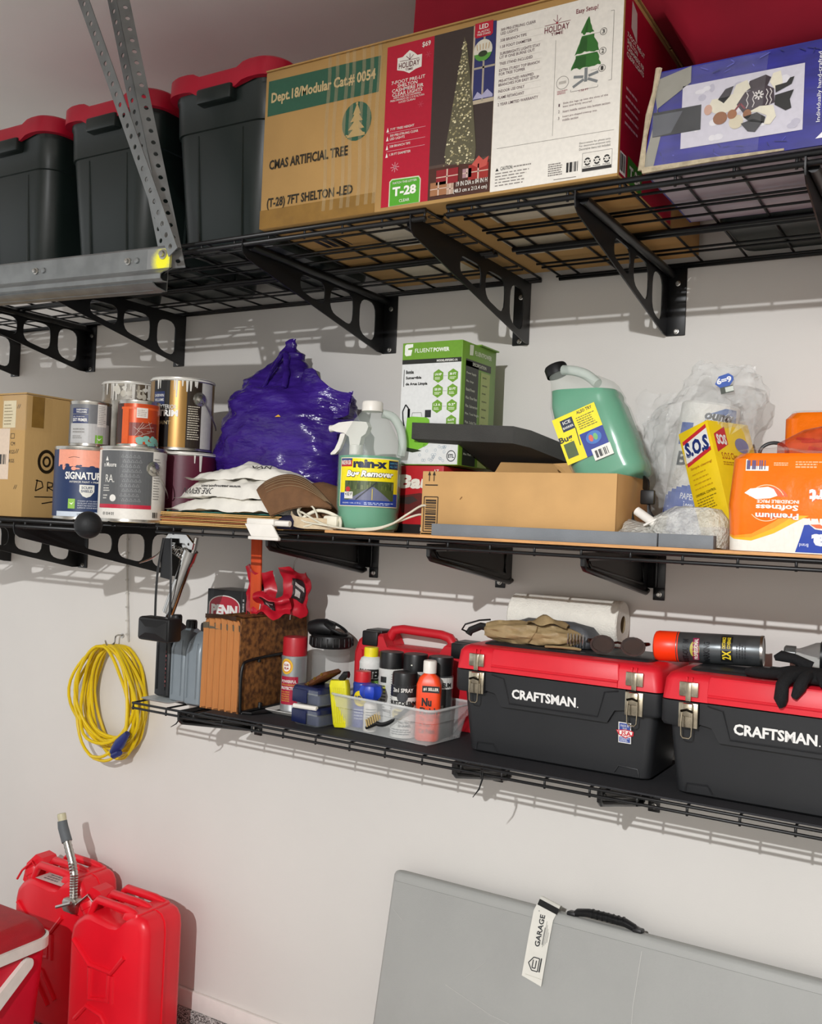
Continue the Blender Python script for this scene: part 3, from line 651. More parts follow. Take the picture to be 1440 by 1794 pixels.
L.ell(-.425, 2.263, .012, .011, '#8a5326', 6).ell(-.405, 2.266, .008, .008, '#9a5f2c', 7).ell(-.38, 2.262, .007, .008, '#8a5326', 7).ell(-.398, 2.252, .012, .012, '#cfc4a8', 6)
blob([(-.39, 2.247), (-.37, 2.252), (-.354, 2.244), (-.366, 2.229), (-.378, 2.232)], '#16141a', 7)
L.rect(-.543, 2.249, -.458, 2.293, '#191a1d', 3).poly([(-.543, 2.25), (-.51, 2.252), (-.49, 2.288), (-.543, 2.288)], '#5a5c62', 4, .15)
L.text('Individually hand-crafted', -.270, 2.229, -.262, 2.345, '#e8e6ea', .004, rot=90)
L.poly([(-.27, 2.202), (-.258, 2.202), (-.256, 2.215)], '#e8e6ea', 2)
for i in range(46):   # fir sprays printed darker and paler
    u = rr.uniform(-.53, -.1); v = rr.choice((rr.uniform(2.20, 2.216), rr.uniform(2.336, 2.36))); d = rr.uniform(-.02, .02)
    L.line([(u, v), (u+d, v+rr.uniform(-.008, .010))], .0016, rr.choice(('#1b1c63', '#4a4cb8', '#20216f', '#3c3ea6')), 1)
L.done(t)
b = B(); b.grid(lambda a, c: (x0+.008+.19*a+.012*c, -.1640-.0012*sin(7*a+3*c), .006+.165*c), 10, 6, M('tape_film', '#dadada', .06, nz=.2, sc=30, alpha=.07)); O('tape_film', b, t, fix=False)
# ---- low green box behind it and red fabric bag on top
t = T('flat_tote', 'low dark green tote behind the blue figurine carton', 'storage tote', (-.14, -.155, UT))
b = B(); b.rloft([(z, 0, 0, a, c, .03) for z, a, c in ((0, .36, .115), (.01, .37, .12), (.17, .40, .13), (.172, .405, .135), (.19, .405, .135))], m_bin, n=4); O('body', b, t)
b = B(); b.rloft([(z, 0, 0, a, c, .03) for z, a, c in ((.19, .412, .138), (.21, .412, .138), (.222, .39, .12))], m_lid, n=4); O('lid', b, t)
m_redbag = M('red_ripstop_fabric', '#930a26', .9, nz=.12, sc=5, bump=.15, bsc=18)
t = T('storage_bag', 'large soft red fabric storage bag lying on top of the tree carton', 'bag', (-.4, -.25, UT+H2+.004))
b = B(); rings = []
for i in range(27):
    x = -.80+1.62*i/26; lo = 0.0 if x < -.185 else -.118*min(1, (x+.185)/.06)
    fr = -.235; e = min(1, (x+.80)/.05+.35, (.82-x)/.05+.35); hh = .27*(.75+.25*e)+.02*sin(x*7)
    prof = [(fr+.04, lo), (fr+.012, lo+.02), (fr, lo+.07), (fr+.005, hh*.6), (fr+.03, hh*.9), (fr+.09, hh), (.10, hh), (.18, hh*.85), (.19, .12), (.17, lo)]
    rings.append([(x, -.02+(y+.02)*e, z) for y, z in prof])
b.loft(rings, m_redbag); crumple(b, .006, 6, 3, lo=-.1175); 
b.v = [(x, y, max(z, .001) if x < -.165 else z) for x, y, z in b.v]; O('bag_body', b, t, smooth=60)
# ================================================================ FLOOR THINGS
m_jc = M('red_enamel', '#e8192a', .33, nz=.06, sc=6)
def yloft(b, outline, ys, mat):
    """outline (x,z) lofted through y; ys: (y, inset)"""
    cx = sum(p[0] for p in outline)/len(outline); cz = sum(p[1] for p in outline)/len(outline)
    hx = max(abs(p[0]-cx) for p in outline); hz = max(abs(p[1]-cz) for p in outline)
    b.loft([[(cx+(x-cx)*(1-i/hx), y, cz+(z-cz)*(1-i/hz)) for x, z in outline] for y, i in ys], mat)
def jerry(loc, label, spout):
    t = T('jerry_can', label, 'jerry can', loc, group='red jerry cans'); t.scale = (1.078, 1.078, 1.078)
    base = [(-.15, .05), (-.147, .02), (-.135, .006), (-.11, 0), (.11, 0), (.135, .006), (.147, .02), (.15, .05), (.15, .41), (.146, .435), (.134, .452), (.115, .459), (.095, .457), (.075, .447), (.058, .43), (.04, .42), (.01, .416), (-.04, .42), (-.075, .423), (-.10, .415), (-.125, .398), (-.143, .378), (-.15, .35)]
    for y0, y1 in ((-.073, -.002), (.002, .073)):
        b = B(); f = y0 if y0 < 0 else y1; s_ = 1 if y0 < 0 else -1
        yloft(b, base, sorted([(f, .022), (f+s_*.005, .010), (f+s_*.014, .002), (f+s_*.022, 0), (-.002*s_, 0)], key=lambda q: q[0]), m_jc); O('half_shell', b, t)
    b = B(); yloft(b, base, [(-.003, -.003), (.003, -.003)], m_jc); O('seam', b, t)
    for q in ([(-.125, .345), (-.055, .292), (.03, .292), (.075, .345)], [(-.055, .285), (-.052, .20), (.02, .215), (.022, .285)], [(-.105, .13), (-.06, .178), (.0, .168), (.06, .10)], [(.032, .285), (.034, .21)], [(-.07, .06), (-.02, .135), (.03, .075)]):
        b = B(); b.tube([(x, -.0725, z) for x, z in q], .009, m_jc, 8, flat=.8); O('pressed_rib', b, t)
    for y in (-.052, 0, .052):
        b = B(); b.tube([(-.085, y, .42), (-.068, y, .452), (-.055, y, .463), (.055, y, .462), (.085, y, .458), (.10, y, .45)], [.009, .010, .0115, .0115, .0105, .009], m_jc, 10); O('handle_bar', b, t)
    b = B(); b.rloft([(.44, .075, 0, .03, .066, .012), (.455, .08, 0, .028, .066, .012), (.462, .085, 0, .02, .062, .012)], m_jc, 3); O('handle_bracket', b, t)
    b = B(); b.xf = Matrix.Translation((-.125, 0, .40)) @ Matrix.Rotation(radians(-32), 4, 'Y')
    b.lathe([(.034, -.02), (.034, .012), (.036, .014), (.036, .03), (.026, .034), (0, .035)], m_jc, 20); O('filler_neck', b, t)
    b = B(); b.plate([(-.17, .385), (-.155, .44), (-.115, .475), (-.085, .47), (-.062, .445), (-.07, .435), (-.10, .45), (-.13, .425), (-.15, .375)], [], .05, m_jc, lambda a, c, d: (a, d, c)); O('cap_lever', b, t, smooth=30)
    for y in (-.03, .03):
        b = B(); b.tube([(-.19, y, .385), (-.165, y*1.1, .418), (-.12, y*1.1, .455), (-.095, y, .432), (-.11, y, .40)], .0035, m_steel if spout else m_jc, 6); O('cap_clamp', b, t)
    if spout:
        path = [(-.20, -.015, .42), (-.206, -.012, .455), (-.211, -.008, .485), (-.228, -.004, .52), (-.257, .0, .568), (-.280, .004, .60)]
        b = B(); n = 44; P_ = []; R2 = []
        for i in range(n+1):
            s_ = i/n*(len(path)-1); k = min(int(s_), len(path)-2); P_.append(Vector(path[k]).lerp(Vector(path[k+1]), s_-k)); R2.append(.0125 if i % 2 else .0108)
        b.tube(P_, R2, m_steel, 12); sp = O('spout_hose', b, t)
        b = B(); b.tube([(-.257, .0, .568), (-.282, .004, .605), (-.288, .005, .622)], [.0150, .0148, .0135], M('grey_rubber', '#5f6467', .6), 14); O('spout_sleeve', b, sp)
        b = B(); b.tube([(-.285, .005, .618), (-.292, .006, .634), (-.294, .006, .642)], [.0115, .013, .0118], M('ivory_plastic', '#ddd6b4', .4, trans=.2), 12); O('spout_tip', b, sp)
        b = B(); b.box(-.225, -.165, -.04, .01, .385, .425, m_steel, bev=.01); b.tube([(-.23, -.05, .40), (-.17, -.05, .425)], .005, m_steel, 6); O('spout_clamp', b, t)
    return t
j1 = jerry((-2.194, -.20, ZF), 'red metal jerry can with flexible metal spout fitted, nearer the wall corner', True)
t = jerry((-2.56, -.118, ZF), 'red metal jerry can without spout, behind the red cooler', False)
L = Lab(plane((0, -.02, .424), (1, 0, 0), (0, 1, .0))); L.rect(-.07, -.04, .05, .05, '#d9d2cc', 1).text('7FUEL', -.05, .015, 0, .028, '#222', .02, lay=2).small(-.05, -.03, .02, .01, '#777', 3, seed=2); L.done(t)

m_cool = M('cooler_red', '#d41230', .38, nz=.05, sc=5); m_coollid = M('cooler_lid_red', '#a8121f', .5, nz=.06, sc=30, bump=.1, bsc=300)
m_wpl = M('white_plastic', '#e4dfd6', .4, nz=.04)
t = T('cooler', 'red ice cooler with white carry handle, standing in front of the jerry cans', 'cooler', (-2.486, -.648, ZF)); t.scale = (1.0556, 1.0556, 1.14)
b = B(); b.rloft([(z, 0, 0, a, c, .045) for z, a, c in ((0, .165, .205), (.01, .172, .212), (.30, .19, .232), (.34, .192, .234), (.355, .192, .234))], m_cool, 6); O('body', b, t)
b = B(); b.rloft([(z, 0, 0, a, c, .05) for z, a, c in ((.352, .194, .236), (.386, .196, .238), (.40, .194, .235), (.418, .182, .223), (.428, .165, .205))], m_coollid, 6); O('lid', b, t)
b = B(); rng = [(x, y) for x, y in rring(.200, .242, .05, 6)]
pts = [(x, y, .374) for x, y in rng if x > -.1]; pts.sort(key=lambda p: atan2(p[1], p[0]+.1))
o_ = [(x*1.0, y, z) for x, y, z in pts]
b.loft([[(x-.006, y, z-.013) for x, y, z in o_], [(x+.006, y, z-.013) for x, y, z in o_], [(x+.006, y, z+.013) for x, y, z in o_], [(x-.006, y, z+.013) for x, y, z in o_], [(x-.006, y, z-.013) for x, y, z in o_]], m_wpl, closed=False); O('handle_band', b, t)
b = B(); b.plate([(.155+.016*cos(a), .337+.016*sin(a)) for a in [radians(-45+k*22.5) for k in range(9)]]+[(.04, .275), (.06, .245)], [], .014, m_wpl, lambda a, c, d: (.198+d, a, c)); O('handle_arm', b, t)

# ---- folding table leaning on the wall
m_tab = M('grey_blow_moulded_plastic', '#a5a5a1', .5, nz=.03, sc=4, bump=.06, bsc=350)
lean = radians(11.5)
t = T('folding_table', 'grey folding table leaning against the wall with its edge up', 'table', (-1.337, -.2385, ZF+.004), rot=(-lean, 0, 0))
b = B(); b.rloft([(z, .915, .0225, .915-i, .0225-j, .02) for z, i, j in ((0, .006, .006), (.006, 0, 0), (.7425, 0, 0), (.7505, .003, .003), (.7535, .008, .008))], m_tab, 4); O('table_top', b, t)
b = B(); b.box(.012, 1.82, -.0016, .001,   .012, .7295, M('table_face_plastic', '#a3a39f', .55, nz=.03, sc=5, bump=.10, bsc=420), bev=.0012); O('table_face', b, t)
m_bp = M('black_soft_plastic', '#141415', .45, nz=.06)
L = Lab(plane((0, -.0022, 0))); L.line([(.68, .72), (.672, .60), (.676, .45)], .0012, '#c3c2bd', 0).line([(.20, .52), (.33, .485), (.46, .47)], .0012, '#b9b8b3', 0).line([(.02, .66), (.05, .64)], .001, '#b9b8b3', 0).ell(.94, .63, .003, .003, '#c9d3cd', 0, 8).line([(.25, .55), (.30, .60)], .0008, '#b9b8b3', 0); L.done(t, 'scuff_marking')
b = B(); hx = .50; z0 = .7555
b.tube([(hx, .022, z0-.004), (hx+.014, .020, z0+.008), (hx+.04, .018, z0+.013), (hx+.085, .018, z0+.014), (hx+.13, .018, z0+.012), (hx+.150, .020, z0+.006), (hx+.165, .022, z0-.004)], [.009, .0115, .0125, .0125, .0125, .011, .008], m_bp, 10, flat=.8); hd = O('carry_handle', b, t)
for k in range(7):
    b = B(); x = hx+.048+.0125*k; b.tube([(x, .018, z0+.0135), (x+.0035, .018, z0+.0135)], .0138, m_bp, 10, flat=.8); O('grip_ring', b, hd)
for x in (hx-.004, hx+.158):
    b = B(); b.box(x-.008, x+.014, .008, .036, z0-.003, z0+.007, m_bp, bev=.003); O('handle_mount', b, hd)
m_tag = M('white_tag_paper', '#dfdcd2', .5, nz=.03)
b = B()
tg = [(x_, y_, z_+.1255) for x_, y_, z_ in [(0, -.006, .470), (.001, -.004, .56), (.002, -.003, .622), (.003, .004, .640), (.005, .018, .655), (.004, .034, .652), (-.006, .046, .632)]]
def tagfn(a, c):
    s_ = c*(len(tg)-1); k = min(int(s_), len(tg)-2); p = Vector(tg[k]).lerp(Vector(tg[k+1]), s_-k)
    return (.412+.052*a+p.x-.012*(1-min(1, c*2)), p.y-.0022, p.z-.012*a)
b.grid(tagfn, 4, 24, m_tag); tgo = O('hang_tag', b, t, smooth=60, fix=False)
L = Lab(lambda u, v, c: (.404+u+.012*v/.17, -.0085-c+.0036*v/.17, .5955+v))
L.text('GARAGE', .014, .073, .027, .147, '#26282b', .02, rot=90).small(.031, .06, .034, .14, '#8d8c88', 1, seed=3)
L.line([(.007, .033), (.018, .048), (.033, .048)], .0022, '#26282b').line([(.007, .033), (.018, .018), (.033, .018)], .0022, '#26282b').line([(.018, .042), (.018, .024), (.026, .024), (.026, .042)], .0022, '#26282b').line([(.033, .048), (.033, .018)], .0022, '#26282b').line([(.0375, .05), (.0375, .018)], .003, '#26282b')
L.line([(.004, .006), (.046, .004)], .0008, '#b9b4a6').text('*', .008, .152, .011, .155, '#26282b')
for k, u in enumerate((.034, .037, .040, .043)): L.line([(u, .075+.004*k), (u, .135-.008*k)], .0009, '#8d8c88')
L.done(tgo)
b = B(); b.grid(lambda a, c: (.417+.052*a, -.004+.012*c, .762+.012*c-.012*a), 4, 2, P('#2b2b2b')); O('tag_print', b, tgo, fix=False)

# ================================================================ LOWER SHELF, RIGHT
m_tbk = M('tool_box_black', '#232426', .45, nz=.05, sc=12, bump=.04, bsc=700)
m_tbr = M('tool_box_red', '#d8202f', .42, nz=.04, sc=12, bump=.03, bsc=700)
m_nick = M('nickel_latch', '#b5ab97', .25, 1, nz=.2, sc=60)
def toolbox(loc, label, sticker):
    t = T('tool_box', label, 'tool box', loc, group='black and red tool boxes')
    b = B(); b.rloft([(z, 0, .004, a, c, .02) for z, a, c in ((0, .208, .088), (.006, .216, .096), (.145, .231, .106), (.193, .234, .108))], m_tbk, 4); O('body', b, t)
    for s_ in (-1, 1):
        b = B(); b.rloft([(z, s_*.205, 0, a, c, .014) for z, a, c in ((.143, .036, .117), (.150, .0395, .121), (.193, .0395, .1215))], m_tbk, 3); O('corner_collar', b, t)
        b = B(); b.tube([(s_*.195, -.0935, .008), (s_*.192, -.0945, .024), (s_*.150, -.0945, .026), (s_*.140, -.0935, .010)], .0018, m_tbk, 5); O('base_step', b, t)
    b = B(); out = [(-.166, .193), (-.166, .150), (-.142, .146), (-.126, .118), (.126, .118), (.142, .146), (.166, .150), (.166, .193)]
    b.plate(out, [], .016, m_tbk, lambda a, c, d: (a, -.105+d-(c-.118)*.06, c)); O('name_plaque', b, t, smooth=20)
    b = B(); b.tube([(x, -.114-(z-.118)*.06, z) for x, z in ((-.150, .189), (-.12, .183), (-.105, .128), (.105, .128), (.12, .183), (.150, .189))], .0016, m_tbk, 5); O('plaque_groove', b, t)
    b = B(); b.rloft([(z, 0, 0, a, c, r) for z, a, c, r in ((.196, .2435, .1225, .016), (.236, .240, .119, .02), (.246, .234, .112, .022), (.250, .225, .10, .02))], m_tbr, 4); lid = O('lid', b, t)
    b = B(); b.rloft([(z, 0, -.115, a, c, .003) for z, a, c in ((.197, .150, .0105), (.212, .150, .0105), (.213, .152, .0085), (.243, .150, .0055), (.2475, .148, .003))], m_tbr, 2); O('lid_front_panel', b, lid)
    b = B(); b.tube([(-.150, -.1262, .209), (.150, -.1262, .209)], .0018, m_tbr, 5); O('lid_ridge', b, lid)
    for x in (-.186, .186):
        for k in (-.006, .004):
            b = B(); b.box(x+k-.0012, x+k+.0012, -.1235, -.116, .233, .243, m_tbr); O('lid_notch', b, lid, smooth=0)
    b = B(); b.rloft([(.249, 0, .01, .205, .078, .02), (.253, 0, .01, .203, .076, .02), (.256, 0, .01, .195, .07, .02)], m_tbk, 3); O('lid_tray', b, lid)
    b = B(); b.tube([(-.06, .01, .255), (-.055, .01, .262), (.055, .01, .262), (.06, .01, .255)], .008, m_tbk, 8, flat=.6); O('lid_handle', b, lid)
    for x in (-.187, .187):
        b = B(); b.box(x-.019, x+.019, -.1275, -.122, .205, .234, m_nick, bev=.0015); ca = O('catch', b, t)
        b = B(); b.box(x-.0055, x+.0055, -.1295, -.126, .196, .233, m_nick, bev=.001); O('catch_tongue', b, ca)
        b = B(); b.box(x-.0195, x+.0195, -.125, -.120, .142, .192, m_nick, bev=.0015); la = O('latch_plate', b, t)
        b = B(); b.box(x-.011, x+.011, -.133, -.124, .165, .192, m_nick, bev=.003); b.tube([(x-.012, -.134, .176), (x, -.137, .180), (x+.012, -.134, .176)], .0028, M('latch_dark', '#3a352c', .3, 1), 6); O('latch_lever', b, la)
        b = B(); b.tube([(x-.010, -.132, .176), (x-.011, -.135, .15), (x-.010, -.134, .128), (x-.006, -.134, .123), (x+.006, -.134, .123), (x+.010, -.134, .128), (x+.011, -.135, .15), (x+.010, -.132, .176)], .0017, m_nick, 6); O('latch_bail', b, la)
    L = Lab(lambda u, v, c: (u, -.1135-c-(v-.118)*.06, v)); L.text('CRAFTSMAN', -.099, .1405, .055, .1625, '#e8e6e2', .036); L.text('.', .058, .1405, .061, .1435, '#e8e6e2', .04); L.done(t)
    if sticker:
        L = Lab(lambda u, v, c: (u, -.1055-c+(.13-v)*.10, v))
        L.rect(.149, .077, .177, .122, '#e6e2dc', 0).rect(.151, .104, .175, .120, '#3a4f96', 1).rect(.151, .079, .175, .090, '#3a4f96', 1).text('MADE IN', .154, .112, .172, .117, '#e6e2dc', lay=2).text('THE', .158, .106, .168, .110, '#e6e2dc', lay=2)
        L.poly([(.144, .104), (.15, .094), (.16, .090), (.166, .087), (.17, .091), (.182, .095), (.183, .104), (.178, .106), (.165, .107)], '#c92b38', 2).poly([(.147, .103), (.151, .096), (.165, .090), (.179, .097), (.18, .1035), (.165, .105)], '#efe9e2', 3).text('USA', .149, .093, .178, .1035, '#c92b38', .03, lay=4).small(.153, .08, .173, .089, '#dfe0ea', 3, seed=1)
        L.done(t)
    return t
toolbox((-.826, -.163, LT), 'black tool box with red lid and flag sticker, holding the umbrella and sunglasses', True)
toolbox((-.3265, -.205, LT), 'black tool box with red lid, cut by the right edge of the picture', False)

# paper towel roll lying on its side
t = T('paper_towel_roll', 'white paper towel roll lying on its side behind the umbrella', 'paper towel', (-.884, -.062, LT+.262+.0475), rot=(0, pi/2, radians(1.5)))
b = B(); R0 = .0555; b.lathe([(.021, -.139), (R0-.003, -.139), (R0, -.136), (R0, .136), (R0-.003, .139), (.021, .139), (.021, .05)], M('paper_towel', '#e9e5da', .9, nz=.03, sc=60, bump=.35, bsc=260), 40)
O('towel', b, t)
b = B(); b.lathe([(.0212, -.1385), (.0212, .1385), (.0195, .1385), (.0195, -.1385), (.0212, -.1385)], M('core_board', '#8d7a5c', .8), 24); O('core_tube', b, t)
b = B(); b.grid(lambda a, c: ((R0+.0006)*cos(2.2+.5*a), (R0+.0006+.003*max(0, a-.6))*sin(2.2+.5*a), -.135+.27*c), 6, 8, M('paper_towel', '#e9e5da', .9)); O('loose_sheet', b, t, fix=False)

# folded umbrella
m_tan = M('tan_nylon', '#9c8660', .55, nz=.12, sc=30, bump=.3, bsc=40)
t = T('folded_umbrella', 'folded tan umbrella with ribs showing, lying on the left tool box lid', 'umbrella', (-.93, -.185, LT+.257), rz=radians(3))
b = B(); rings = []
for i in range(22):
    u = i/21; x = -.105+.235*u; r = .026*(.75+.35*sin(pi*min(1, u*1.25)**.8))*(1 if u < .8 else 1-.45*(u-.8)/.2); r += .006*(u > .5)*sin((u-.5)*pi/.5)
    ring = []
    for k in range(30):
        a = 2*pi*k/30; rr_ = r*(1+.10*sin(7*a+u*9)+.06*sin(12*a-u*15)); ring.append((x, 1.25*rr_*cos(a), .024+rr_*.92*sin(a)))
    rings.append(ring)
b.loft(rings, m_tan); O('canopy', b, t, smooth=70)
b = B(); b.grid(lambda a, c: (.0+.10*a, -.030+.035*c-.012*sin(pi*a), .050+.018*sin(pi*a)*sin(pi*c)+.010*a*(1-a)+.004*sin(11*a+6*c)), 12, 6, m_tan); O('loose_fold', b, t, smooth=70, fix=False)
b = B(); b.tube([(.01, -.030, .006), (.03, -.036, .03), (.03, -.02, .052), (.028, .01, .054)], [.004]*4, m_tan, 6, flat=.3); O('tie_strap', b, t)
for k in range(6):
    b = B(); x = .105+.007*k; b.tube([(x, -.03, .012), (x+.002, -.034, .024), (x, -.028, .036)], .0016, m_steel, 5); O('rib_end', b, t)
b = B(); b.tube([(-.10, 0, .028), (-.125, .002, .03), (-.15, -.002, .018), (-.155, -.004, .008)], .009, m_bp, 8); O('handle', b, t)
b = B(); b.tube([(-.15, 0, .01), (-.165, -.02, .02), (-.15, -.035, .035), (-.12, -.02, .046), (-.10, 0, .048)], .0022, m_bp, 6); O('wrist_loop', b, t)
b = B(); b.tube([(.06, -.045, .003), (.10, -.055, .006), (.14, -.045, .004), (.12, -.03, .004), (.07, -.035, .003)], .0055, M('tan_webbing', '#a08a62', .8), 6, flat=.5, closed=True); O('strap_loop', b, t)
m_gcl = M('grey_ripstop', '#54575a', .6, nz=.2, sc=20, bump=.3, bsc=50)
b = B(); b.rloft([(0, 0, 0, .105, .03, .02), (.02, .01, 0, .11, .035, .025), (.045, .0, .0, .10, .025, .02), (.052, -.01, .005, .06, .012, .01)], m_gcl, 5); crumple(b, .007, 22, 4, lo=0)
o = O('folded_pouch', b, smooth=70); o.location = (-.885, -.150, LT+.258); tag(o, 'crumpled dark grey pouch tucked behind the folded umbrella', 'pouch')

# sunglasses
m_tort = M('tortoise_frame', '#2b120c', .2, nz=.5, sc=40); m_lens = M('brown_lens', '#3a1d10', .05, nz=0, trans=.5)
t = T('sunglasses', 'dark tortoiseshell sunglasses lying upside down on the left tool box lid', 'sunglasses', (-.700, -.222, LT+.2575), rz=radians(14))
for s_ in (-1, 1):
    out = circ(s_*.033, .022, .027, 20, .021); inn = circ(s_*.033, .022, .0225, 20, .0165)
    b = B(); b.plate(out, [inn], .005, m_tort, lambda a, c, d: (a, -.012+d-.004*abs(a)/.06, c+.001)); fr = O('rim', b, t, smooth=30)
    b = B(); b.plate(circ(s_*.033, .022, .0228, 20, .0168), [], .0012, m_lens, lambda a, c, d: (a, -.012+d, c+.001)); O('lens', b, t)
    b = B(); b.tube([(s_*.058, -.012, .030), (s_*.064, -.004, .030), (s_*.066, .03, .026), (s_*.062-.02, .075, .014), (s_*.055-.03, .095, .006)], [.0045, .004, .003, .003, .004], m_tort, 6); O('temple', b, t)
b = B(); b.tube([(-.008, -.012, .028), (0, -.014, .030), (.008, -.012, .028)], .003, m_tort, 6); O('bridge', b, t)

# marking paint can lying down
def can_body(b, r, h, mat, rim, n=32):
    b.lathe([(0, .0), (r*.8, .0), (r*.82, .004), (r*.93, .002), (r*.99, .0), (r*1.01, .002), (r, .005), (r, h*.97), (r*1.02, h*.975), (r*1.02, h*.985), (r*.9, h), (r*.75, h*1.015), (r*.5, h*1.03)], mat, n)
t = T('marking_paint_can', 'marking spray paint can with fluorescent orange cap lying behind the right tool box', 'spray can', (-.405, -.165, LT+.2585+.033), rot=(0, radians(-92), radians(5)))
m_mk = M('dark_litho_tin', '#5a5e60', .3, .6, nz=.25, sc=20)
b = B(); can_body(b, .0325, .178, m_mk, m_steel); O('can_body', b, t)
b = B(); b.lathe([(.0318, .17), (.033, .172), (.033, .215), (.031, .222), (.026, .225), (0, .225)], M('fluorescent_orange', '#ff3c12', .35, nz=.02), 32); O('cap', b, t)
b = B(); b.lathe([(.0335, -.001), (.0335, .004), (.031, .005), (.0305, -.001), (.024, .003), (.012, .007), (0, .008)], m_steel, 32); O('base_rim', b, t)
L = Lab(lambda u, v, c: ((.0327+c)*cos(-pi/2+.15+u/.0327), (.0327+c)*sin(-pi/2+.15+u/.0327), v), True)
L.text('RUST-OLEUM', -.042, .148, .016, .160, '#15161a', .03).ell(-.005, .135, .018, .010, '#b9b04a', 1).rect(-.03, .126, .02, .139, '#8c2348', 2).text('PROFESSIONAL', -.028, .128, .018, .136, '#f0e9df', .02).text('MARKING', -.034, .104, .012, .117, '#1a1b1e', .03)
L.rect(-.03, .058, .03, .082, '#191a1c', 1).text('2X', -.024, .061, -.004, .079, '#f0d431', .03).text('DISTANCE', 0, .072, .026, .079, '#f0d431', .02).text('COVERAGE', 0, .062, .026, .069, '#f0d431', .02).small(-.02, .03, .02, .052, '#2a2c2f', 4, seed=6)
L.done(t)
# bottle lying beyond it
t = T('clear_bottle', 'clear squeeze bottle with black label lying behind the black glove', 'bottle', (-.165, -.105, LT+.2585+.03), rot=(0, radians(-90), radians(4)))
m_clr = M('clear_plastic_shell', '#dfe2e0', .1, nz=.03, trans=.85, ior=1.3)
b = B(); b.lathe([(0, 0), (.027, 0), (.030, .004), (.030, .12), (.027, .145), (.016, .168), (.012, .178), (.012, .185)], m_clr, 28); O('bottle_body', b, t)
b = B(); b.lathe([(.0165, .184), (.0165, .204), (.013, .207), (0, .207)], M('smoke_cap', '#6d6f6e', .2, trans=.5), 20); O('cap', b, t)
b = B(); b.lathe([(.0304, .02), (.0304, .135)], P('#17181a'), 28); O('black_label', b, t, fix=False)
L = Lab(lambda u, v, c: ((.0306+c)*cos(-pi/2+.15+u/.0306), (.0306+c)*sin(-pi/2+.15+u/.0306), v), True); L.small(-.02, .03, .02, .125, '#b9b9b4', 7, seed=21, fill=.3).ring(0, .115, .006, .006, .0015, '#cfcfca'); L.done(t)
# black glove
m_glv = M('black_knit', '#101012', .85, nz=.2, sc=120, bump=.4, bsc=600)
t = T('work_glove', 'limp black work glove draped over the front of the right tool box lid', 'glove', (-.315, -.315, LT+.2545))
b = B(); b.rloft([(0, .02, .045, .055, .038, .03), (.008, .02, .045, .065, .046, .035), (.02, .02, .047, .06, .04, .03), (.026, .02, .05, .04, .02, .02)], m_glv, 6); crumple(b, .006, 30, 2, lo=0); O('palm', b, t, smooth=70)
for q, r in (([(-.02, .03, .012), (-.055, .022, .010), (-.082, .02, .011), (-.098, .022, .009)], .011), ([(.0, .012, .014), (-.012, -.012, .011), (-.02, -.024, -.004), (-.022, -.025, -.03), (-.018, -.024, -.045)], .0125),
             ([(.02, .01, .014), (.016, -.013, .011), (.012, -.024, -.004), (.002, -.025, -.024)], .0115), ([(.045, .02, .014), (.05, -.008, .012), (.052, -.018, .002)], .0115), ([(.02, .05, .028), (-.012, .05, .040), (-.035, .05, .042), (-.05, .048, .037)], .010)):
    b = B(); b.tube(q, [r*1.1]+[r]*(len(q)-2)+[r*.6], m_glv, 8); crumple(b, .003, 40, 5); O('finger', b, t, smooth=70)
b = B(); b.rloft([(0, .095, .05, .04, .035, .02), (.03, .095, .052, .042, .03, .02), (.038, .095, .052, .03, .02, .01)], m_glv, 5); crumple(b, .006, 25, 7, lo=0); O('cuff', b, t, smooth=70)
# red tool case standing behind the clear bin
t = T('tool_case', 'red plastic tool case with black latches standing behind the clear bin', 'tool case', (-1.30, -.049, LT))
m_cred = M('case_red', '#c8202c', .45, nz=.05, sc=10, bump=.05, bsc=500)
out = [(-.19, .005), (-.185, 0), (.185, 0), (.19, .005), (.19, .17), (.178, .2), (.15, .218), (.1, .22), (.085, .196), (-.085, .196), (-.1, .226), (-.15, .228), (-.178, .205), (-.19, .17)]
for y0, y1 in ((-.045, -.002), (.002, .045)):
    b = B(); f = y0 if y0 < 0 else y1; s_ = 1 if y0 < 0 else -1
    yloft(b, out, sorted([(f, .012), (f+s_*.008, .002), (f+s_*.014, 0), (-.002*s_, 0)], key=lambda q: q[0]), m_cred); O('shell_half', b, t, smooth=30)
b = B(); b.tube([(-.10, 0, .215), (-.085, 0, .236), (-.06, 0, .241), (.06, 0, .237), (.085, 0, .231), (.10, 0, .21)], [.014, .013, .012, .012, .013, .014], m_cred, 10); O('handle', b, t)
for x, z in ((-.135, .222), (.14, .216)):
    b = B(); b.box(x-.027, x+.027, -.03, .03, z+.001, z+.012, m_bp, bev=.004); b.box(x-.025, x+.025, -.049, -.03, z-.03, z+.010, m_bp, bev=.004); O('latch', b, t)
for q in ([(-.16, .18), (-.155, .06), (-.1, .03), (.1, .03)], ):
    b = B(); b.tube([(x, -.046, z) for x, z in q], .005, m_cred, 6); O('moulded_rib', b, t)
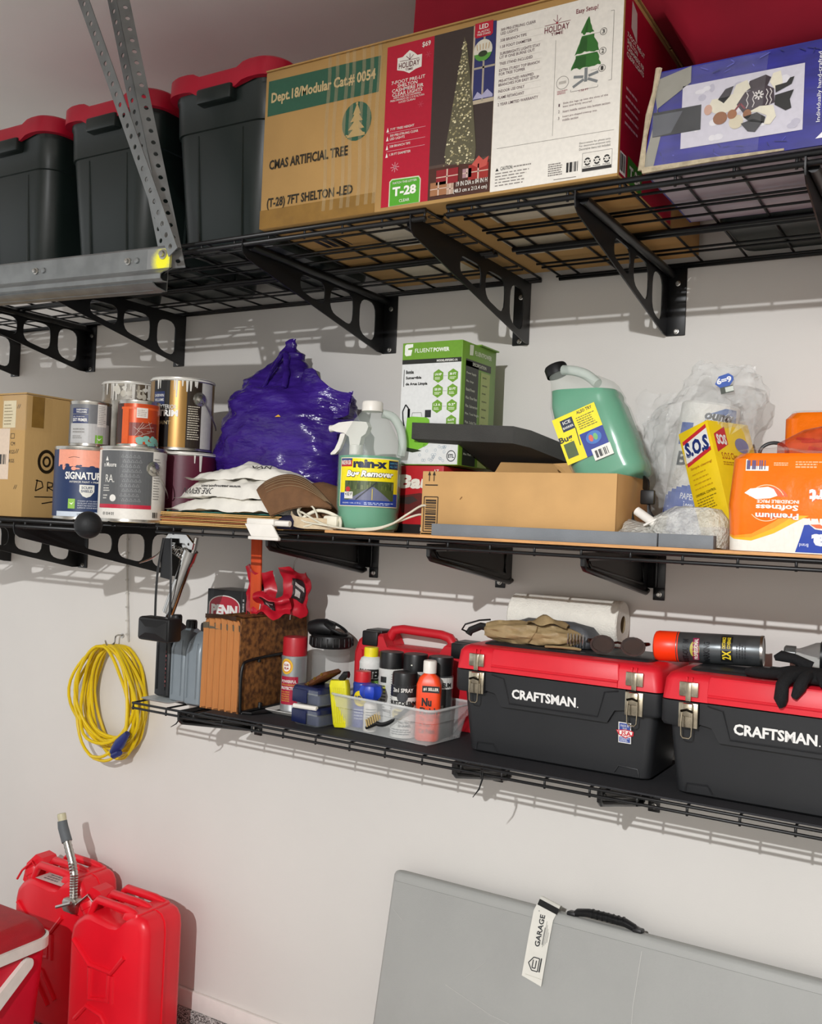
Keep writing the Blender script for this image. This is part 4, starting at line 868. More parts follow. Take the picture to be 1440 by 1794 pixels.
# ================================================================ MIDDLE SHELF, LEFT: carton and paint cans
def face(x, y): return atan2(EYE.y-y, EYE.x-x)
CB = Vector((-2.57, -.30, MZ+.001))
t = T('carton', 'taped brown carton with handwriting, standing left of the paint cans', 'box', CB)
m_c1 = M('carton_board', '#b5925c', .75, nz=.08, sc=7, bump=.06, bsc=140, stretch=(1, 1, .3))
hx, hy, H = .262, .25, .342
b = B(); b.box(-hx, hx, -hy, hy, 0, H, m_c1, bev=.004); O('carton_body', b, t)
b = B(); b.box(-hx, hx+.002, -hy-.002, 0, H, H+.004, m_c1); O('flap', b, t, smooth=0)
L = Lab(plane((-CB.x, -hy, -CB.z)))
L.rect(-2.405, 1.762, -2.350, 1.838, '#d9cba6', 0).small(-2.40, 1.768, -2.36, 1.83, '#8d7b52', 7, seed=2, fill=.3).rect(-2.43, 1.617, -2.372, 1.76, '#d8c3ad', 0).barcode(-2.425, 1.655, -2.378, 1.69, bg=None, lay=1)
L.line([(-2.367, 1.732), (-2.367, 1.745), (-2.352, 1.745), (-2.352, 1.732), (-2.367, 1.732)], .0015, '#3b2d18').text('CM', -2.366, 1.712, -2.348, 1.722, '#3b2d18').text('KGS', -2.371, 1.689, -2.348, 1.699, '#3b2d18').text('KGS', -2.371, 1.664, -2.348, 1.674, '#3b2d18')
for v in (1.815, 1.69, 1.59): L.line([(-2.345, v), (-2.338, v+.012)], .0015, '#3b2d18').line([(-2.338, v), (-2.331, v+.012)], .0015, '#3b2d18')
L.done(t)
L = Lab(plane((hx, -CB.y, -CB.z), (0, 1, 0)))
L.ring(-.475, 1.672, .030, .034, .009, '#2a2013').ring(-.475, 1.672, .014, .016, .006, '#2a2013', 3).line([(-.45, 1.69), (-.44, 1.66)], .005, '#2a2013')
L.line([(-.503, 1.62), (-.508, 1.588)], .003, '#241c12').line([(-.508, 1.618), (-.488, 1.615), (-.483, 1.60), (-.508, 1.588)], .003, '#241c12').line([(-.468, 1.588), (-.468, 1.615), (-.45, 1.612), (-.452, 1.602), (-.468, 1.60), (-.445, 1.59)], .003, '#241c12')
L.line([(-.51, 1.571), (-.40, 1.574)], .003, '#241c12').line([(-.485, 1.553), (-.44, 1.561)], .003, '#241c12')
L.rect(-.53, 1.765, -.49, 1.852, None, 1, mat=m_tapeb)
L.done(t)
b = B(); b.grid(lambda a, c: (hx-.10+.10*min(1, a*2), -hy-.0015 if a < .5 else -hy-.0015+.09*(a-.5)*2, H-.10*c), 2, 1, M('tape_film', '#dadada', .06)); O('tape_film', b, t, fix=False)

m_tin = M('tin_plate', '#b7b4ac', .25, .9, nz=.15, sc=40)
m_drip = M('dried_white_paint', '#d9d5cc', .5, nz=.05)
def paint_can(loc, R, H, label, wrap, bail=True, lidmat=None, drips=0, dripmat=None, group='paint cans', seed=1):
    x, y, z = loc; t = T('paint_can', label, 'paint can', loc, group=group); a0 = face(x, y)
    b = B(); b.lathe([(0, 0), (R*.97, 0), (R*1.015, .002), (R*1.015, .005), (R, .008), (R, H-.009), (R*1.02, H-.006), (R*1.02, H-.001), (R*.97, H), (R*.95, H-.006), (0, H-.006)], m_tin, 44); O('can', b, t)
    b = B(); b.lathe([(R*.93, H-.006), (R*.93, H-.001), (R*.86, H+.001), (R*.84, H-.004), (0, H-.004)], lidmat or m_tin, 36); O('lid', b, t)
    if wrap:
        b = B(); b.lathe([(R+.0004, .009), (R+.0004, H-.010)], wrap, 44); O('paper_wrap', b, t, fix=False)
    if bail:
        a = a0+bail; ex, ey = cos(a), sin(a)
        b = B(); b.xf = Matrix.Translation((ex*R, ey*R, H*.72)) @ Matrix.Rotation(a, 4, 'Z') @ Matrix.Rotation(pi/2, 4, 'Y')
        b.lathe([(.020, 0), (.019, .003), (.012, .004), (.010, .008), (.005, .010), (0, .010)], m_tin, 18); ear = O('bail_ear', b, t)
        pts = []
        for k in range(13):
            u = k/12; aa = a+u*1.2; rr_ = R+.010-.003*sin(pi*u); pts.append((rr_*cos(aa), rr_*sin(aa), H*.72-.075*sin(u*pi/2)))
        b = B(); b.tube(pts, .0016, m_steel, 6); O('bail', b, t)
    if drips:
        r = random.Random(seed); b = B()
        b.lathe([(R*1.022, H-.007), (R*1.024, H-.003), (R*.99, H+.0008), (R*.95, H-.001)], dripmat or m_drip, 44); O('paint_rim', b, t, fix=False)
        for k in range(drips):
            aa = a0+r.uniform(-1.0, .6); l = r.uniform(.015, .05); w_ = r.uniform(.003, .009)
            b = B(); b.grid(lambda a, c: ((R+.0012)*cos(aa+(a-.5)*w_/R*(.5+c*.5)), (R+.0012)*sin(aa+(a-.5)*w_/R*(.5+c*.5)), H-.008-l*(1-c)), 3, 3, dripmat or m_drip); O('paint_drip', b, t, fix=False)
    return t, Lab(cyl(R+.0006, a0), True)
G = .197
# front row
t, L = paint_can((-1.962, -.473, MZ+.001), .085, G, 'grey gallon paint can with white seam label and red stripe, in front', P('#e2ddd3'), bail=.62)
L.rect(-.10, .045, .052, G-.012, '#58595a', 0).rect(-.10, .036, .052, .046, '#b8203a', 1)
for i in range(5):
    for j in range(10):
        u = -.022+.010*i-.005*(j % 2); v = .055+.0125*j; L.line([(u-.004, v), (u, v+.007), (u+.004, v), (u-.004, v)], .0008, '#8a8b8b', 1)
L.text('n Moore', -.083, .142, -.043, .154, '#e9e6df', .01).poly([(-.078, .158), (-.068, .158), (-.073, .17)], '#e9e6df', 1).text('RA.', -.075, .102, -.047, .122, '#dedbd3', .0).line([(-.083, .094), (-.063, .094)], .001, '#dedbd3').small(-.083, .078, -.055, .09, '#c9c6be', 2, seed=2).ell(-.05, .062, .009, .009, '#dedbd3', 1).small(-.083, .058, -.066, .072, '#c9c6be', 2, seed=4).text('01 014 01', -.08, .018, -.045, .026, '#333', .0)
L.small(.056, .06, .078, .17, '#8f8b84', 16, seed=5, fill=.35).barcode(.056, .012, .078, .03, bg=None, lay=1); L.done(t)
t, L = paint_can((-2.138, -.475, MZ+.001), .085, G, 'blue gallon paint can with peach band of dried paint round its top', P('#1b2f56'), bail=0, drips=0)
L.rect(-.085, .142, .095, G-.010, '#e79a80', 1)
r = random.Random(3)
for i in range(16): L.ell(r.uniform(-.08, .08), .142+r.uniform(-.006, .004), r.uniform(.003, .008), r.uniform(.002, .005), r.choice(('#e79a80', '#e79a80', '#1b2f56')), 2+i*.06, 8)
L.line([(-.05, .165), (-.035, .168), (-.02, .166)], .0012, '#3b2a2a').text('SIGNATURE', -.058, .108, .047, .128, '#eceae4', .03).text('INTERIOR PAINT + PRIMER', -.044, .099, .04, .104, '#dcdad4', .01)
L.poly([(-.017, .094), (.021, .094), (.021, .076), (.012, .064), (.002, .060), (-.008, .064), (-.017, .076)], '#d9d6cc', 1).text('SCUFF', -.012, .083, .016, .090, '#1b2f56', .02).text('SHIELD', -.013, .074, .017, .081, '#1b2f56', .02)
L.rect(-.046, .030, -.027, .056, '#8dbb4a', 1).poly([(-.043, .046), (-.036, .04), (-.030, .048), (-.036, .044)], '#e9efd8', 2)
for k, s_ in enumerate(('STANDS UP TO ANYTHING', 'EXCELLENT STAIN RESISTANCE', 'MOISTURE RESISTANT FINISH', 'SUPERIOR SCRUB RESISTANCE')): L.text(s_, -.02, .049-.006*k, .045, .0525-.006*k, '#cfd3dc')
L.rect(-.085, .009, .095, .022, '#c9d2dc', 1).text('ULTRA WHITE', -.02, .012, .03, .018, '#223', .02); L.done(t)
# second row below
t, L = paint_can((-1.945, -.297, MZ+.001), .086, G, 'maroon gallon paint can beneath the gold one', P('#54152a'), bail=0, drips=7, seed=4)
L.text('DO', .012, .075, .055, .097, '#c9b9b4').small(.01, .06, .06, .066, '#a98d90', 1, seed=3); L.done(t)
paint_can((-2.180, -.283, MZ+.001), .086, G, 'plain tin gallon can hidden under the silver one', None, bail=0)
# upper row
z2 = MZ+.001+G+.003
t, L = paint_can((-1.962, -.303, z2), .087, .200, 'gold gallon paint can with white drips, topmost right', M('gold_litho', '#8f6c36', .3, .5, nz=.1, sc=3), bail=.55, drips=9, seed=9)
L.rect(-.09, .009, -.035, .19, '#171513', 0).rect(.012, .009, .055, .19, '#2b2117', 0).rect(.055, .009, .10, .19, '#c5c2bb', 0).rect(-.088, .125, -.05, .16, '#24305c', 1).text('SHERWIN', -.085, .145, -.052, .153, '#dcdad4', .01).text('WILLIAMS', -.085, .133, -.052, .141, '#dcdad4', .01)
L.text('EXTERIOR', -.068, .112, -.015, .124, '#dcdad4', .01).text('TRIM', -.068, .092, -.01, .110, '#eceae4', .04).text('PAINT', -.068, .07, -.03, .08, '#c9b68c', .01).small(.016, .03, .052, .125, '#cfc6b2', 15, seed=4, fill=.4); L.done(t)
t, L = paint_can((-2.180, -.283, z2), .087, .200, 'silver gallon can smeared with white paint, behind the orange one', None, bail=0, drips=14, seed=5)
r = random.Random(12)
for i in range(40): L.ell(r.uniform(-.05, .09), .12+.07*r.random()**.6, r.uniform(.003, .012), r.uniform(.002, .012), r.choice(('#cfcabd', '#bdb6a6', '#d8d3c8', '#a59d8c')), i*.06, 8)
L.done(t)
t, L = paint_can((-2.13, -.478, z2-.002), .054, .124, 'grey quart paint can with blue label and green square, standing on the blue can', P('#6b6c6e'), bail=0, group='quart cans')
L.rect(-.06, .009, .06, .062, '#b3b2b0', 0).rect(-.052, .088, -.006, .103, '#24305c', 1).rect(-.052, .062, -.006, .085, '#24305c', 1).text('SHERWIN', -.04, .096, -.010, .101, '#e4e2dc', .02).text('WILLIAMS', -.04, .090, -.010, .0945, '#e4e2dc', .02).text('ALL PURPOSE', -.05, .078, -.015, .0815, '#e4e2dc').text('EXT PRIMER', -.05, .067, -.008, .0755, '#e4e2dc', .03)
L.rect(.018, .055, .046, .116, '#d9d6cf', 1).small(.021, .06, .043, .112, '#8a8782', 11, seed=6, fill=.35).rect(.014, .010, .036, .032, '#77b23a', 1).poly([(.018, .024), (.025, .017), (.033, .026), (.025, .021)], '#e9efd8', 2).small(-.05, .035, -.012, .05, '#8a8782', 2, seed=8).small(-.05, .02, -.02, .03, '#8a8782', 2, seed=9); L.done(t)
t, L = paint_can((-1.972, -.452, z2-.002), .054, .125, 'orange quart can with teal drips, standing on the grey can', M('orange_litho', '#c64a1c', .25, .2, nz=.15, sc=12), bail=0, group='quart cans')
L.rect(-.075, .01, -.044, .115, '#3a201a', 0).rect(-.046, .009, -.026, .106, '#d95a22', 1).rect(-.05, .1, .06, .106, '#d95a22', 1).rect(-.006, .078, .023, .104, '#d9cfc4', 2).small(-.003, .081, .02, .1, '#a59a90', 4, seed=5).rect(-.024, .03, .055, .065, '#7a2c1c', 1)
r = random.Random(6)
for i in range(22): L.ell(.03+r.uniform(-.03, .03), .016+r.uniform(-.008, .012), r.uniform(.004, .010), r.uniform(.003, .007), '#7fb3a4', 3+i*.05, 8)
for i in range(10): L.line([(r.uniform(-.02, .05), r.uniform(.03, .07)), (r.uniform(-.02, .05), r.uniform(.03, .07))], .0008, '#c9b9ac', 3)
L.done(t)
# ball on the shelf corner
m_ball = M('black_rubber_ball', '#141517', .6, nz=.1, sc=80, bump=.1, bsc=500)
t = T('corner_ball', 'black rubber ball pushed onto the front corner of the shelf', 'ball', (-1.925, -.645, 1.470))
b = B(); b.lathe([(.034*sin(pi*k/16) if 0 < k < 16 else 0, .034-.034*cos(pi*k/16)) for k in range(17)], m_ball, 28); O('ball', b, t)
b = B(); b.tube([(.0352*cos(a)*.88, .0352*sin(a)*.88, .018) for a in [2*pi*k/28 for k in range(28)]], .0012, m_ball, 5, closed=True); O('moulding_seam', b, t)

# ================================================================ MIDDLE SHELF, RIGHT
# ---- stack of folders
m_man = M('manila_card', '#c49a5c', .75, nz=.08, sc=20, stretch=(1, 1, 30))
m_man2 = M('manila_card_red', '#a3623a', .75, nz=.08, sc=20)
r = random.Random(4); z = MZ+.0015
for k in range(8):
    b = B(); h = .0028; dx = r.uniform(-.008, .008); w0 = .425; mt = (m_man2 if k in (2, 4) else M('manila_%d' % (k % 3), ('#c49a5c', '#cfa868', '#b98d52')[k % 3], .75, nz=.06))
    b.grid(lambda a, c: (-w0/2+w0*a, -.13+.26*c, h+.0006*sin(5*a+k)), 10, 2, mt); b.grid(lambda a, c: (-w0/2+w0*a, -.13+.26*c, 0), 10, 2, mt)
    n0 = 11*3; b.f += [(i, i+1, n0+i+1, n0+i) for i in range(10)]+[(22+i, 23+i, n0+23+i, n0+22+i) for i in range(10)]+[(10, 21, n0+21, n0+10), (21, 32, n0+32, n0+21), (0, 11, n0+11, n0), (11, 22, n0+22, n0+11)]; b.m += [0]*24
    o = O('file_folder', b); o.location = (-1.675+dx, -.315+r.uniform(-.006, .006), z); o.rotation_euler.z = r.uniform(-.012, .012)
    tag(o, 'tan card folder, %s of the flat stack under the white cloth bags' % ('lowest', 'second from the bottom', 'third from the bottom', 'fourth from the bottom', 'fourth from the top', 'third from the top', 'second from the top', 'topmost tan one')[k], 'folder', 'card folders stacked flat'); z += .0042
b = B(); b.box(-.19, .19, -.11, .11, 0, .003, M('teal_card', '#2f6a62', .6)); o = O('file_folder', b, smooth=0); o.location = (-1.69, -.315, z); tag(o, 'teal card folder on top of the tan folder stack', 'folder'); z += .0045
def ridge(b, amp, sc, seed):
    """sharp creases: pull the surface in along ridged noise"""
    cx = sum(p[0] for p in b.v)/len(b.v); cy = sum(p[1] for p in b.v)/len(b.v); out = []
    for x, y, z in b.v:
        n = abs(mnoise.noise(Vector((x*sc[0]+seed, y*sc[1], z*sc[2]+seed*2+x*6)))); k = 1-min(1, n*3.2); d = Vector((x-cx, y-cy, 0)); l = d.length or 1
        out.append((x+d.x/l*amp*k, y+d.y/l*amp*k, z))
    b.v = out
# ---- white cloth bags in a heap
m_cloth = M('white_cotton', '#ddd9cf', .85, nz=.05, sc=15, bump=.25, bsc=45)
def cloth(hx, hy, h, seed, amp, sc=11):
    b = B(); n = 44; m_ = 26
    e0 = lambda x, y: max(0, 1-abs(x+.2*y)**2)
    def f(a, c, top):
        x = (a*2-1); y = (c*2-1); e = max(0, 1-(abs(x)**4+abs(y)**4))*(.55+.45*e0(x, y)); fold = .5*h*mnoise.noise(Vector((a*5+seed, c*4, seed)))+.25*h*mnoise.noise(Vector((a*13+seed, c*8, seed*2)))
        return (hx*x*(1+.06*mnoise.noise(Vector((c*3, seed, 0)))), hy*y*(1+.08*mnoise.noise(Vector((a*4, seed, 3)))), (max(.003, h*1.15+fold)*min(1, e)**.7 if top else 0)+.001)
    b.grid(lambda a, c: f(a, c, True), n, m_, m_cloth); b.grid(lambda a, c: f(a, c, False), n, m_, m_cloth); return b
for nm, args, loc, lb in (('cloth_bag', (.205, .088, .034, 2, .01), (-1.665, -.362, z), 'lowest white cloth bag in the heap, lying flat on the folders'), ('cloth_bag', (.19, .082, .045, 5, .01), (-1.665, -.358, z+.034), 'white cloth bag with upside-down lettering in the middle of the heap'), ('cloth_bag', (.165, .072, .030, 9, .01), (-1.66, -.345, z+.082), 'crumpled white cloth bag on top of the heap')):
    t = T(nm, lb, 'bag', loc, group='white cloth bags', rz={2: .03, 5: -.05, 9: .12}[args[3]]); cb = cloth(*args); crumple(cb, .008, 12, args[3]); crumple(cb, .003, 40, args[3]); O('cloth', cb, t, smooth=80)
    if 'middle' in lb:
        L = Lab(lambda u, v, c: (u, -.0855-c+.01*v/.03, v)); L.text('www.seamspot.net', -.09, .028, .05, .036, '#26262a', .02, rot=180).text('MORE SEWN', -.15, .010, -.02, .026, '#26262a', 0, rot=180, shear=.2); L.done(t)
    if 'top' in lb:
        L = Lab(plane((0, -.056, .030), (1, 0, 0), (0, .75, .66))); L.text('VAN', .03, .0, .09, .012, '#26262a', .01); L.done(t)
# ---- brown cap
m_brn = M('brown_twill', '#6b4b30', .85, nz=.1, sc=60, bump=.2, bsc=400)
t = T('baseball_cap', 'brown cap with stitched visor, leaning on the white cloth heap', 'cap', (-1.462, -.405, MT+.012), rz=radians(14)); t.scale = (1.2, 1.0, 1.25)
def brim(a, c):
    o_ = Vector((-.105+.20*a, .022-.01*a, .060+.056*sin(pi*min(1, a*.95+.05))-.045*a)); i_ = Vector((-.045+.13*a, -.038-.012*sin(pi*a), .012+.010*sin(pi*a)+.02*a))
    p = o_.lerp(i_, c); p.y -= .022*sin(pi*c); p.z += .010*sin(pi*c); return tuple(p)
b = B(); b.grid(brim, 24, 8, m_brn); b.grid(lambda a, c: tuple(Vector(brim(a, c))+Vector((0, .004, -.002))), 24, 8, m_brn); v_ = O('visor', b, t, smooth=80, fix=False)
for k in range(5):
    c = .12+.10*k; b = B(); b.tube([Vector(brim(.10+.80*j/20, c))+Vector((0, -.0012, .0006)) for j in range(21)], .0006, M('tan_thread', '#8d7558', .8), 4); O('stitching', b, v_)
b = B(); b.lathe([(.085, .0), (.086, .03), (.082, .06), (.068, .085), (.04, .10), (.01, .106), (0, .106)], m_brn, 28); b.v = [(x*.75+.03, y*.7+.07, z*.75+.003) for x, y, z in b.v]; crumple(b, .006, 14, 3); O('crown', b, t, smooth=80)
b = B(); b.lathe([(.004, 0), (.004, .003), (0, .004)], m_brn, 10, cx=.03, cy=.07, z0=.081); O('button', b, t)
# ---- navy cloth scrap, canvas belt, white cable
b = B(); b.rloft([(0, 0, 0, .022, .03, .01), (.02, 0, 0, .028, .034, .014), (.035, 0, 0, .015, .02, .01)], M('navy_fabric', '#171530', .8), 4); crumple(b, .006, 40, 1, lo=0); o = O('cloth_scrap', b, smooth=80); o.location = (-1.465, -.425, MT-.004); tag(o, 'small dark navy cloth scrap beside the white plastic hook', 'cloth')
m_cnv = M('canvas_webbing', '#c9b596', .8, nz=.08, sc=80, bump=.2, bsc=500)
def ribbon(pts, w_, mat, th=.002):
    b = B(); q = [Vector(p) for p in pts]; rings = []
    for i, p in enumerate(q):
        rings.append([(p.x, p.y, p.z-w_/2), (p.x+th, p.y+th, p.z-w_/2), (p.x+th, p.y+th, p.z+w_/2), (p.x, p.y, p.z+w_/2)])
    b.loft(rings, mat); return b
def smooth_path(pts, n=6, closed=False):
    P_ = [Vector(p) for p in pts]; out = []; m_ = len(P_)
    for i in range(m_ if closed else m_-1):
        g = (lambda k: P_[k % m_]) if closed else (lambda k: P_[max(0, min(m_-1, k))])
        p0, p1, p2, p3 = g(i-1), g(i), g(i+1), g(i+2)
        for j in range(n):
            s_ = j/n; out.append(.5*((2*p1)+(-p0+p2)*s_+(2*p0-5*p1+4*p2-p3)*s_*s_+(-p0+3*p1-3*p2+p3)*s_**3))
    if not closed: out.append(P_[-1])
    return out
b = ribbon(smooth_path([(-1.462, -.43, MT+.034), (-1.445, -.445, MT+.02), (-1.41, -.452, MT+.014), (-1.36, -.45, MT+.014), (-1.33, -.44, MT+.013)]), .026, m_cnv); tag(O('canvas_belt', b, smooth=60), 'tan canvas belt curled along the shelf edge', 'belt')
m_wc = M('cream_cable', '#ded8c4', .5, nz=.05)
t = T('extension_cable', 'cream flat extension cable looped around the foot of the green jug', 'cable', (-1.28, -.40, MT))
for k, q in enumerate(([(-.16, -.02, .03), (-.14, -.045, .04), (-.10, -.05, .025), (-.06, -.053, .012), (0, -.056, .005), (.07, -.055, .005), (.12, -.05, .02), (.16, -.045, .045), (.19, -.03, .065), (.20, .0, .05)],
                       [(-.12, -.04, .01), (-.155, -.035, .04), (-.14, -.03, .06), (-.11, -.035, .05), (-.09, -.045, .02), (-.12, -.05, .006), (-.16, -.03, .01)],
                       [(.03, -.058, .005), (.09, -.05, .012), (.14, -.04, .03), (.18, -.02, .045), (.195, .01, .03)], [(-.05, -.055, .01), (-.13, -.05, .02), (-.10, -.03, .045), (-.04, -.03, .03), (-.02, -.05, .006)])):
    b = B(); b.tube(smooth_path(q), .0042, m_wc, 7, flat=.6); O('cable_loop', b, t)
b = B(); b.box(-.075, -.035, -.045, -.018, .002, .034, m_wc, bev=.005); O('plug', b, t)
# ---- white plastic hook over the edge
t = T('plastic_hook', 'white plastic hook plate clipped over the shelf edge above the orange stake', 'hook', (-1.512, -.468, MT))
b = B(); b.box(-.046, .038, -.012, .01, .002, .020, m_wpl, bev=.003); O('top_bar', b, t)
b = B(); b.loft([[(-.046, -.013, .006), (.038, -.013, .006), (.066, -.02, -.024), (-.018, -.02, -.024)], [(-.046, -.017, .006), (.038, -.017, .006), (.066, -.024, -.024), (-.018, -.024, -.024)]], m_wpl); O('sloping_plate', b, t, smooth=0)
b = B(); b.box(-.024, .068, -.030, -.018, -.031, -.023, m_wpl, bev=.002); O('lip', b, t)
b = B(); b.tube([(.03, 0, .010), (.075, .005, .010)], .0075, m_wpl, 8); O('peg', b, t)
# ---- blue-violet bag
m_pur = M('violet_plastic', '#351e74', .2, nz=.25, sc=6, bump=.9, bsc=16, stretch=(1, 1, 2.6))
t = T('carrier_bag', 'stuffed violet plastic carrier bag with peaked handle, behind the white cloth heap', 'bag', (-1.690, -.152, MT)); t.scale = (1.0, .92, 1.02)
b = B(); secs = [(0, 0, .165, .12), (.03, .0, .19, .135), (.10, -.0, .20, .14), (.18, 0, .218, .145), (.26, .0, .212, .14), (.32, .0, .195, .12), (.355, .0, .18, .10), (.375, -.03, .14, .07), (.40, -.035, .11, .055), (.43, -.03, .075, .038), (.46, -.022, .042, .022), (.485, -.018, .018, .012), (.512, -.012, .008, .006)]
rings = []; N_ = 90
for z_, cx, a_, c_ in secs:
    rings.append([(cx+a_*(abs(cos(2*pi*k/N_))**.8)*(1 if cos(2*pi*k/N_) > 0 else -1), c_*(abs(sin(2*pi*k/N_))**.8)*(1 if sin(2*pi*k/N_) > 0 else -1), z_) for k in range(N_)])
R3 = []
for i in range(len(rings)-1):
    for j in range(7): s_ = j/7; R3.append([tuple(Vector(p).lerp(Vector(q), s_)) for p, q in zip(rings[i], rings[i+1])])
R3.append(rings[-1]); b.loft(R3, m_pur); crumple(b, .013, 9, 6, axis=(1, 1, .6), lo=0); crumple(b, .005, 26, 2, axis=(.6, 1, .6), lo=0); ridge(b, .010, (5, 5, 17), 3); ridge(b, .006, (9, 9, 38), 8); O('bag_body', b, t, smooth=70)
b = B(); b.grid(lambda a, c: (.05+.17*a, -.05-.04*sin(pi*a)+.02*c, .30+.11*c*(1-.35*a)+.02*sin(6*a)), 14, 8, m_pur); b.grid(lambda a, c: (.05+.17*a, -.044-.04*sin(pi*a)+.02*c, .30+.11*c*(1-.35*a)+.02*sin(6*a)), 14, 8, m_pur); crumple(b, .010, 16, 8); O('side_flap', b, t, smooth=70)
b = B(); b.tube(smooth_path([(-.06, -.075, .36), (-.03, -.062, .42), (-.012, -.03, .47), (.01, -.05, .43), (.035, -.09, .37)]), [.010]*24+[.008], m_pur, 8, flat=.5); crumple(b, .004, 30, 3); O('handle_loop', b, t, smooth=70)
L = Lab(plane((.045, -.142, .285))); L.poly([(0, 0), (.012, .006), (.02, 0)], '#d9a52e', 1); L.done(t)

# ---- jugs
m_hdpe = M('milky_hdpe', '#d3dbd2', .3, nz=.03, alpha=.21); m_hdpe2 = M('milky_hdpe_handle', '#ccd6cd', .35, nz=.03, alpha=.62)
m_liq = M('green_washer_fluid', '#0a9468', .18, nz=.04, sc=8, sub=.0)
def jug_handle(t, r0):
    b = B(); b.tube(smooth_path([(r0*.30, 0, .285), (r0*.62, 0, .278), (r0*.86, 0, .25), (r0*.95, 0, .215), (r0*.92, 0, .185)]), .0105, m_hdpe2, 10); O('handle', b, t)
RX = (-1.288, -.355, MT)
t = T('washer_fluid_jug', 'green bug remover jug with white cap and yellow label, standing upright', 'jug', RX, rz=face(RX[0], RX[1])+pi/2+.15)
pf = [(0, .002), (.062, 0), (.072, .006), (.076, .02), (.073, .045), (.0765, .06), (.0765, .185), (.074, .2), (.06, .235), (.042, .268), (.024, .288), (.021, .292), (.021, .30)]
b = B(); b.lathe(pf, m_hdpe, 40); O('jug_body', b, t)
b = B(); b.lathe([(0, .004), (.06, .003), (.070, .008), (.074, .02), (.071, .045), (.0745, .06), (.0745, .178), (0, .178)], m_liq, 40); O('fluid', b, t)
b = B(); b.lathe([(.0255, .288), (.0255, .308), (.023, .312), (0, .312)], m_wpl, 28); O('cap', b, t)
jug_handle(t, .082)
L = Lab(lambda u, v, c: ((.0769+c)*cos(-pi/2-.15+u/.077), (.0769+c)*sin(-pi/2-.15+u/.077), v), True)
L.rect(-.082, .058, .082, .172, '#e5ddb9', 0).rect(-.079, .085, .079, .170, '#f0dc12', 1).rect(-.079, .060, .079, .090, '#1f3f96', 2)
L.rect(-.079, .151, -.043, .170, '#b0222e', 2).text('MADE IN USA', -.076, .155, -.046, .166, '#ece8df', .02, lay=4).rect(-.079, .165, -.043, .170, '#273a7a', 3).rect(.047, .148, .079, .168, '#16233f', 2).text('SAFE FOR', .05, .16, .076, .164, '#5fb1d0', lay=4).text('ALL CARS', .05, .152, .076, .157, '#5fb1d0', lay=4)
L.text('rain-x', -.04, .148, .042, .168, '#1a2340', .06, lay=4).text('Bug Remover', -.058, .122, .062, .143, '#22242c', .09, shear=.2, lay=4).text('Bug Remover', -.057, .1235, .061, .142, '#f3f1ea', .04, shear=.2, lay=6)
L.rect(-.062, .073, .064, .118, '#49562f', 3)
r = random.Random(2)
for i in range(40):
    u = r.uniform(-.06, .06); L.line([(u, .098), (u, .098+r.uniform(.008, .02))], r.uniform(.002, .005), r.choice(('#33401f', '#5d6b3a', '#71764e', '#3b4a28')), 4)
L.poly([(-.05, .073), (.055, .073), (.012, .104), (.004, .104)], '#6a6d84', 5).line([(.008, .074), (.008, .10)], .0016, '#d8c23a', 6).line([(-.03, .074), (.018, .116)], .003, '#2a2c33', 7).rect(-.062, .076, -.038, .092, '#d9d7cf', 6).text('+32 F', -.06, .083, -.04, .09, '#20242c', .02, lay=7).ell(-.052, .098, .007, .006, '#b8262d', 6, 10)
L.text('WASHES 1 GAL (3.78 L)', -.068, .0635, -.018, .0675, '#dfe3ee', lay=4).small(-.01, .062, .07, .069, '#b9c4e2', 2, seed=4, lay=4); L.done(t)
# spray bottle behind
t = T('spray_bottle', 'white trigger spray bottle half hidden behind the green jug', 'spray bottle', (-1.392, -.265, MT), rz=radians(12))
b = B(); b.lathe([(0, 0), (.036, 0), (.04, .006), (.04, .13), (.034, .16), (.016, .19), (.014, .2)], m_hdpe2, 28); O('bottle_body', b, t)
b = B(); b.lathe([(.017, .192), (.017, .216), (.013, .218), (0, .218)], m_wpl, 18); O('collar', b, t)
b = B(); out = [(-.064, .252), (-.062, .264), (-.045, .272), (-.01, .276), (.03, .274), (.036, .262), (.03, .245), (.018, .236), (.014, .215), (-.012, .215), (-.016, .236), (-.03, .246), (-.05, .248)]
b.plate(out, [], .026, m_wpl, lambda a, c, d: (a, d, c)); hd = O('trigger_head', b, t, smooth=30)
b = B(); b.plate([(-.028, .247), (-.042, .244), (-.047, .225), (-.056, .205), (-.067, .194), (-.066, .19), (-.054, .192), (-.042, .205), (-.034, .224)], [], .014, m_wpl, lambda a, c, d: (a, d, c)); O('trigger', b, hd, smooth=30)
b = B(); b.tube([(-.064, 0, .258), (-.074, 0, .257)], .009, m_wpl, 10); O('nozzle', b, hd)
# tilted jug in the open box
import bmesh
def clip_low(b, co, no):
    me = mesh_of('tmp', b); bm = bmesh.new(); bm.from_mesh(me); bmesh.ops.remove_doubles(bm, verts=bm.verts, dist=1e-6)
    g = bmesh.ops.bisect_plane(bm, geom=bm.verts[:]+bm.edges[:]+bm.faces[:], plane_co=co, plane_no=no, clear_outer=True)
    ed = [e for e in g['geom_cut'] if isinstance(e, bmesh.types.BMEdge)]
    bmesh.ops.contextual_create(bm, geom=ed)
    bm.verts.index_update(); mt = b.mats[0]; b2 = B(); b2.add([tuple(v.co) for v in bm.verts], [tuple(v.index for v in f.verts) for f in bm.faces], mt); bm.free(); bpy.data.meshes.remove(me); return b2
JT = radians(-23.5)
t = T('washer_fluid_jug', 'green jug with black cap, tilted sideways in the open carton', 'jug', (-.688, -.297, 1.640), rot=(radians(-4), JT, radians(6)))
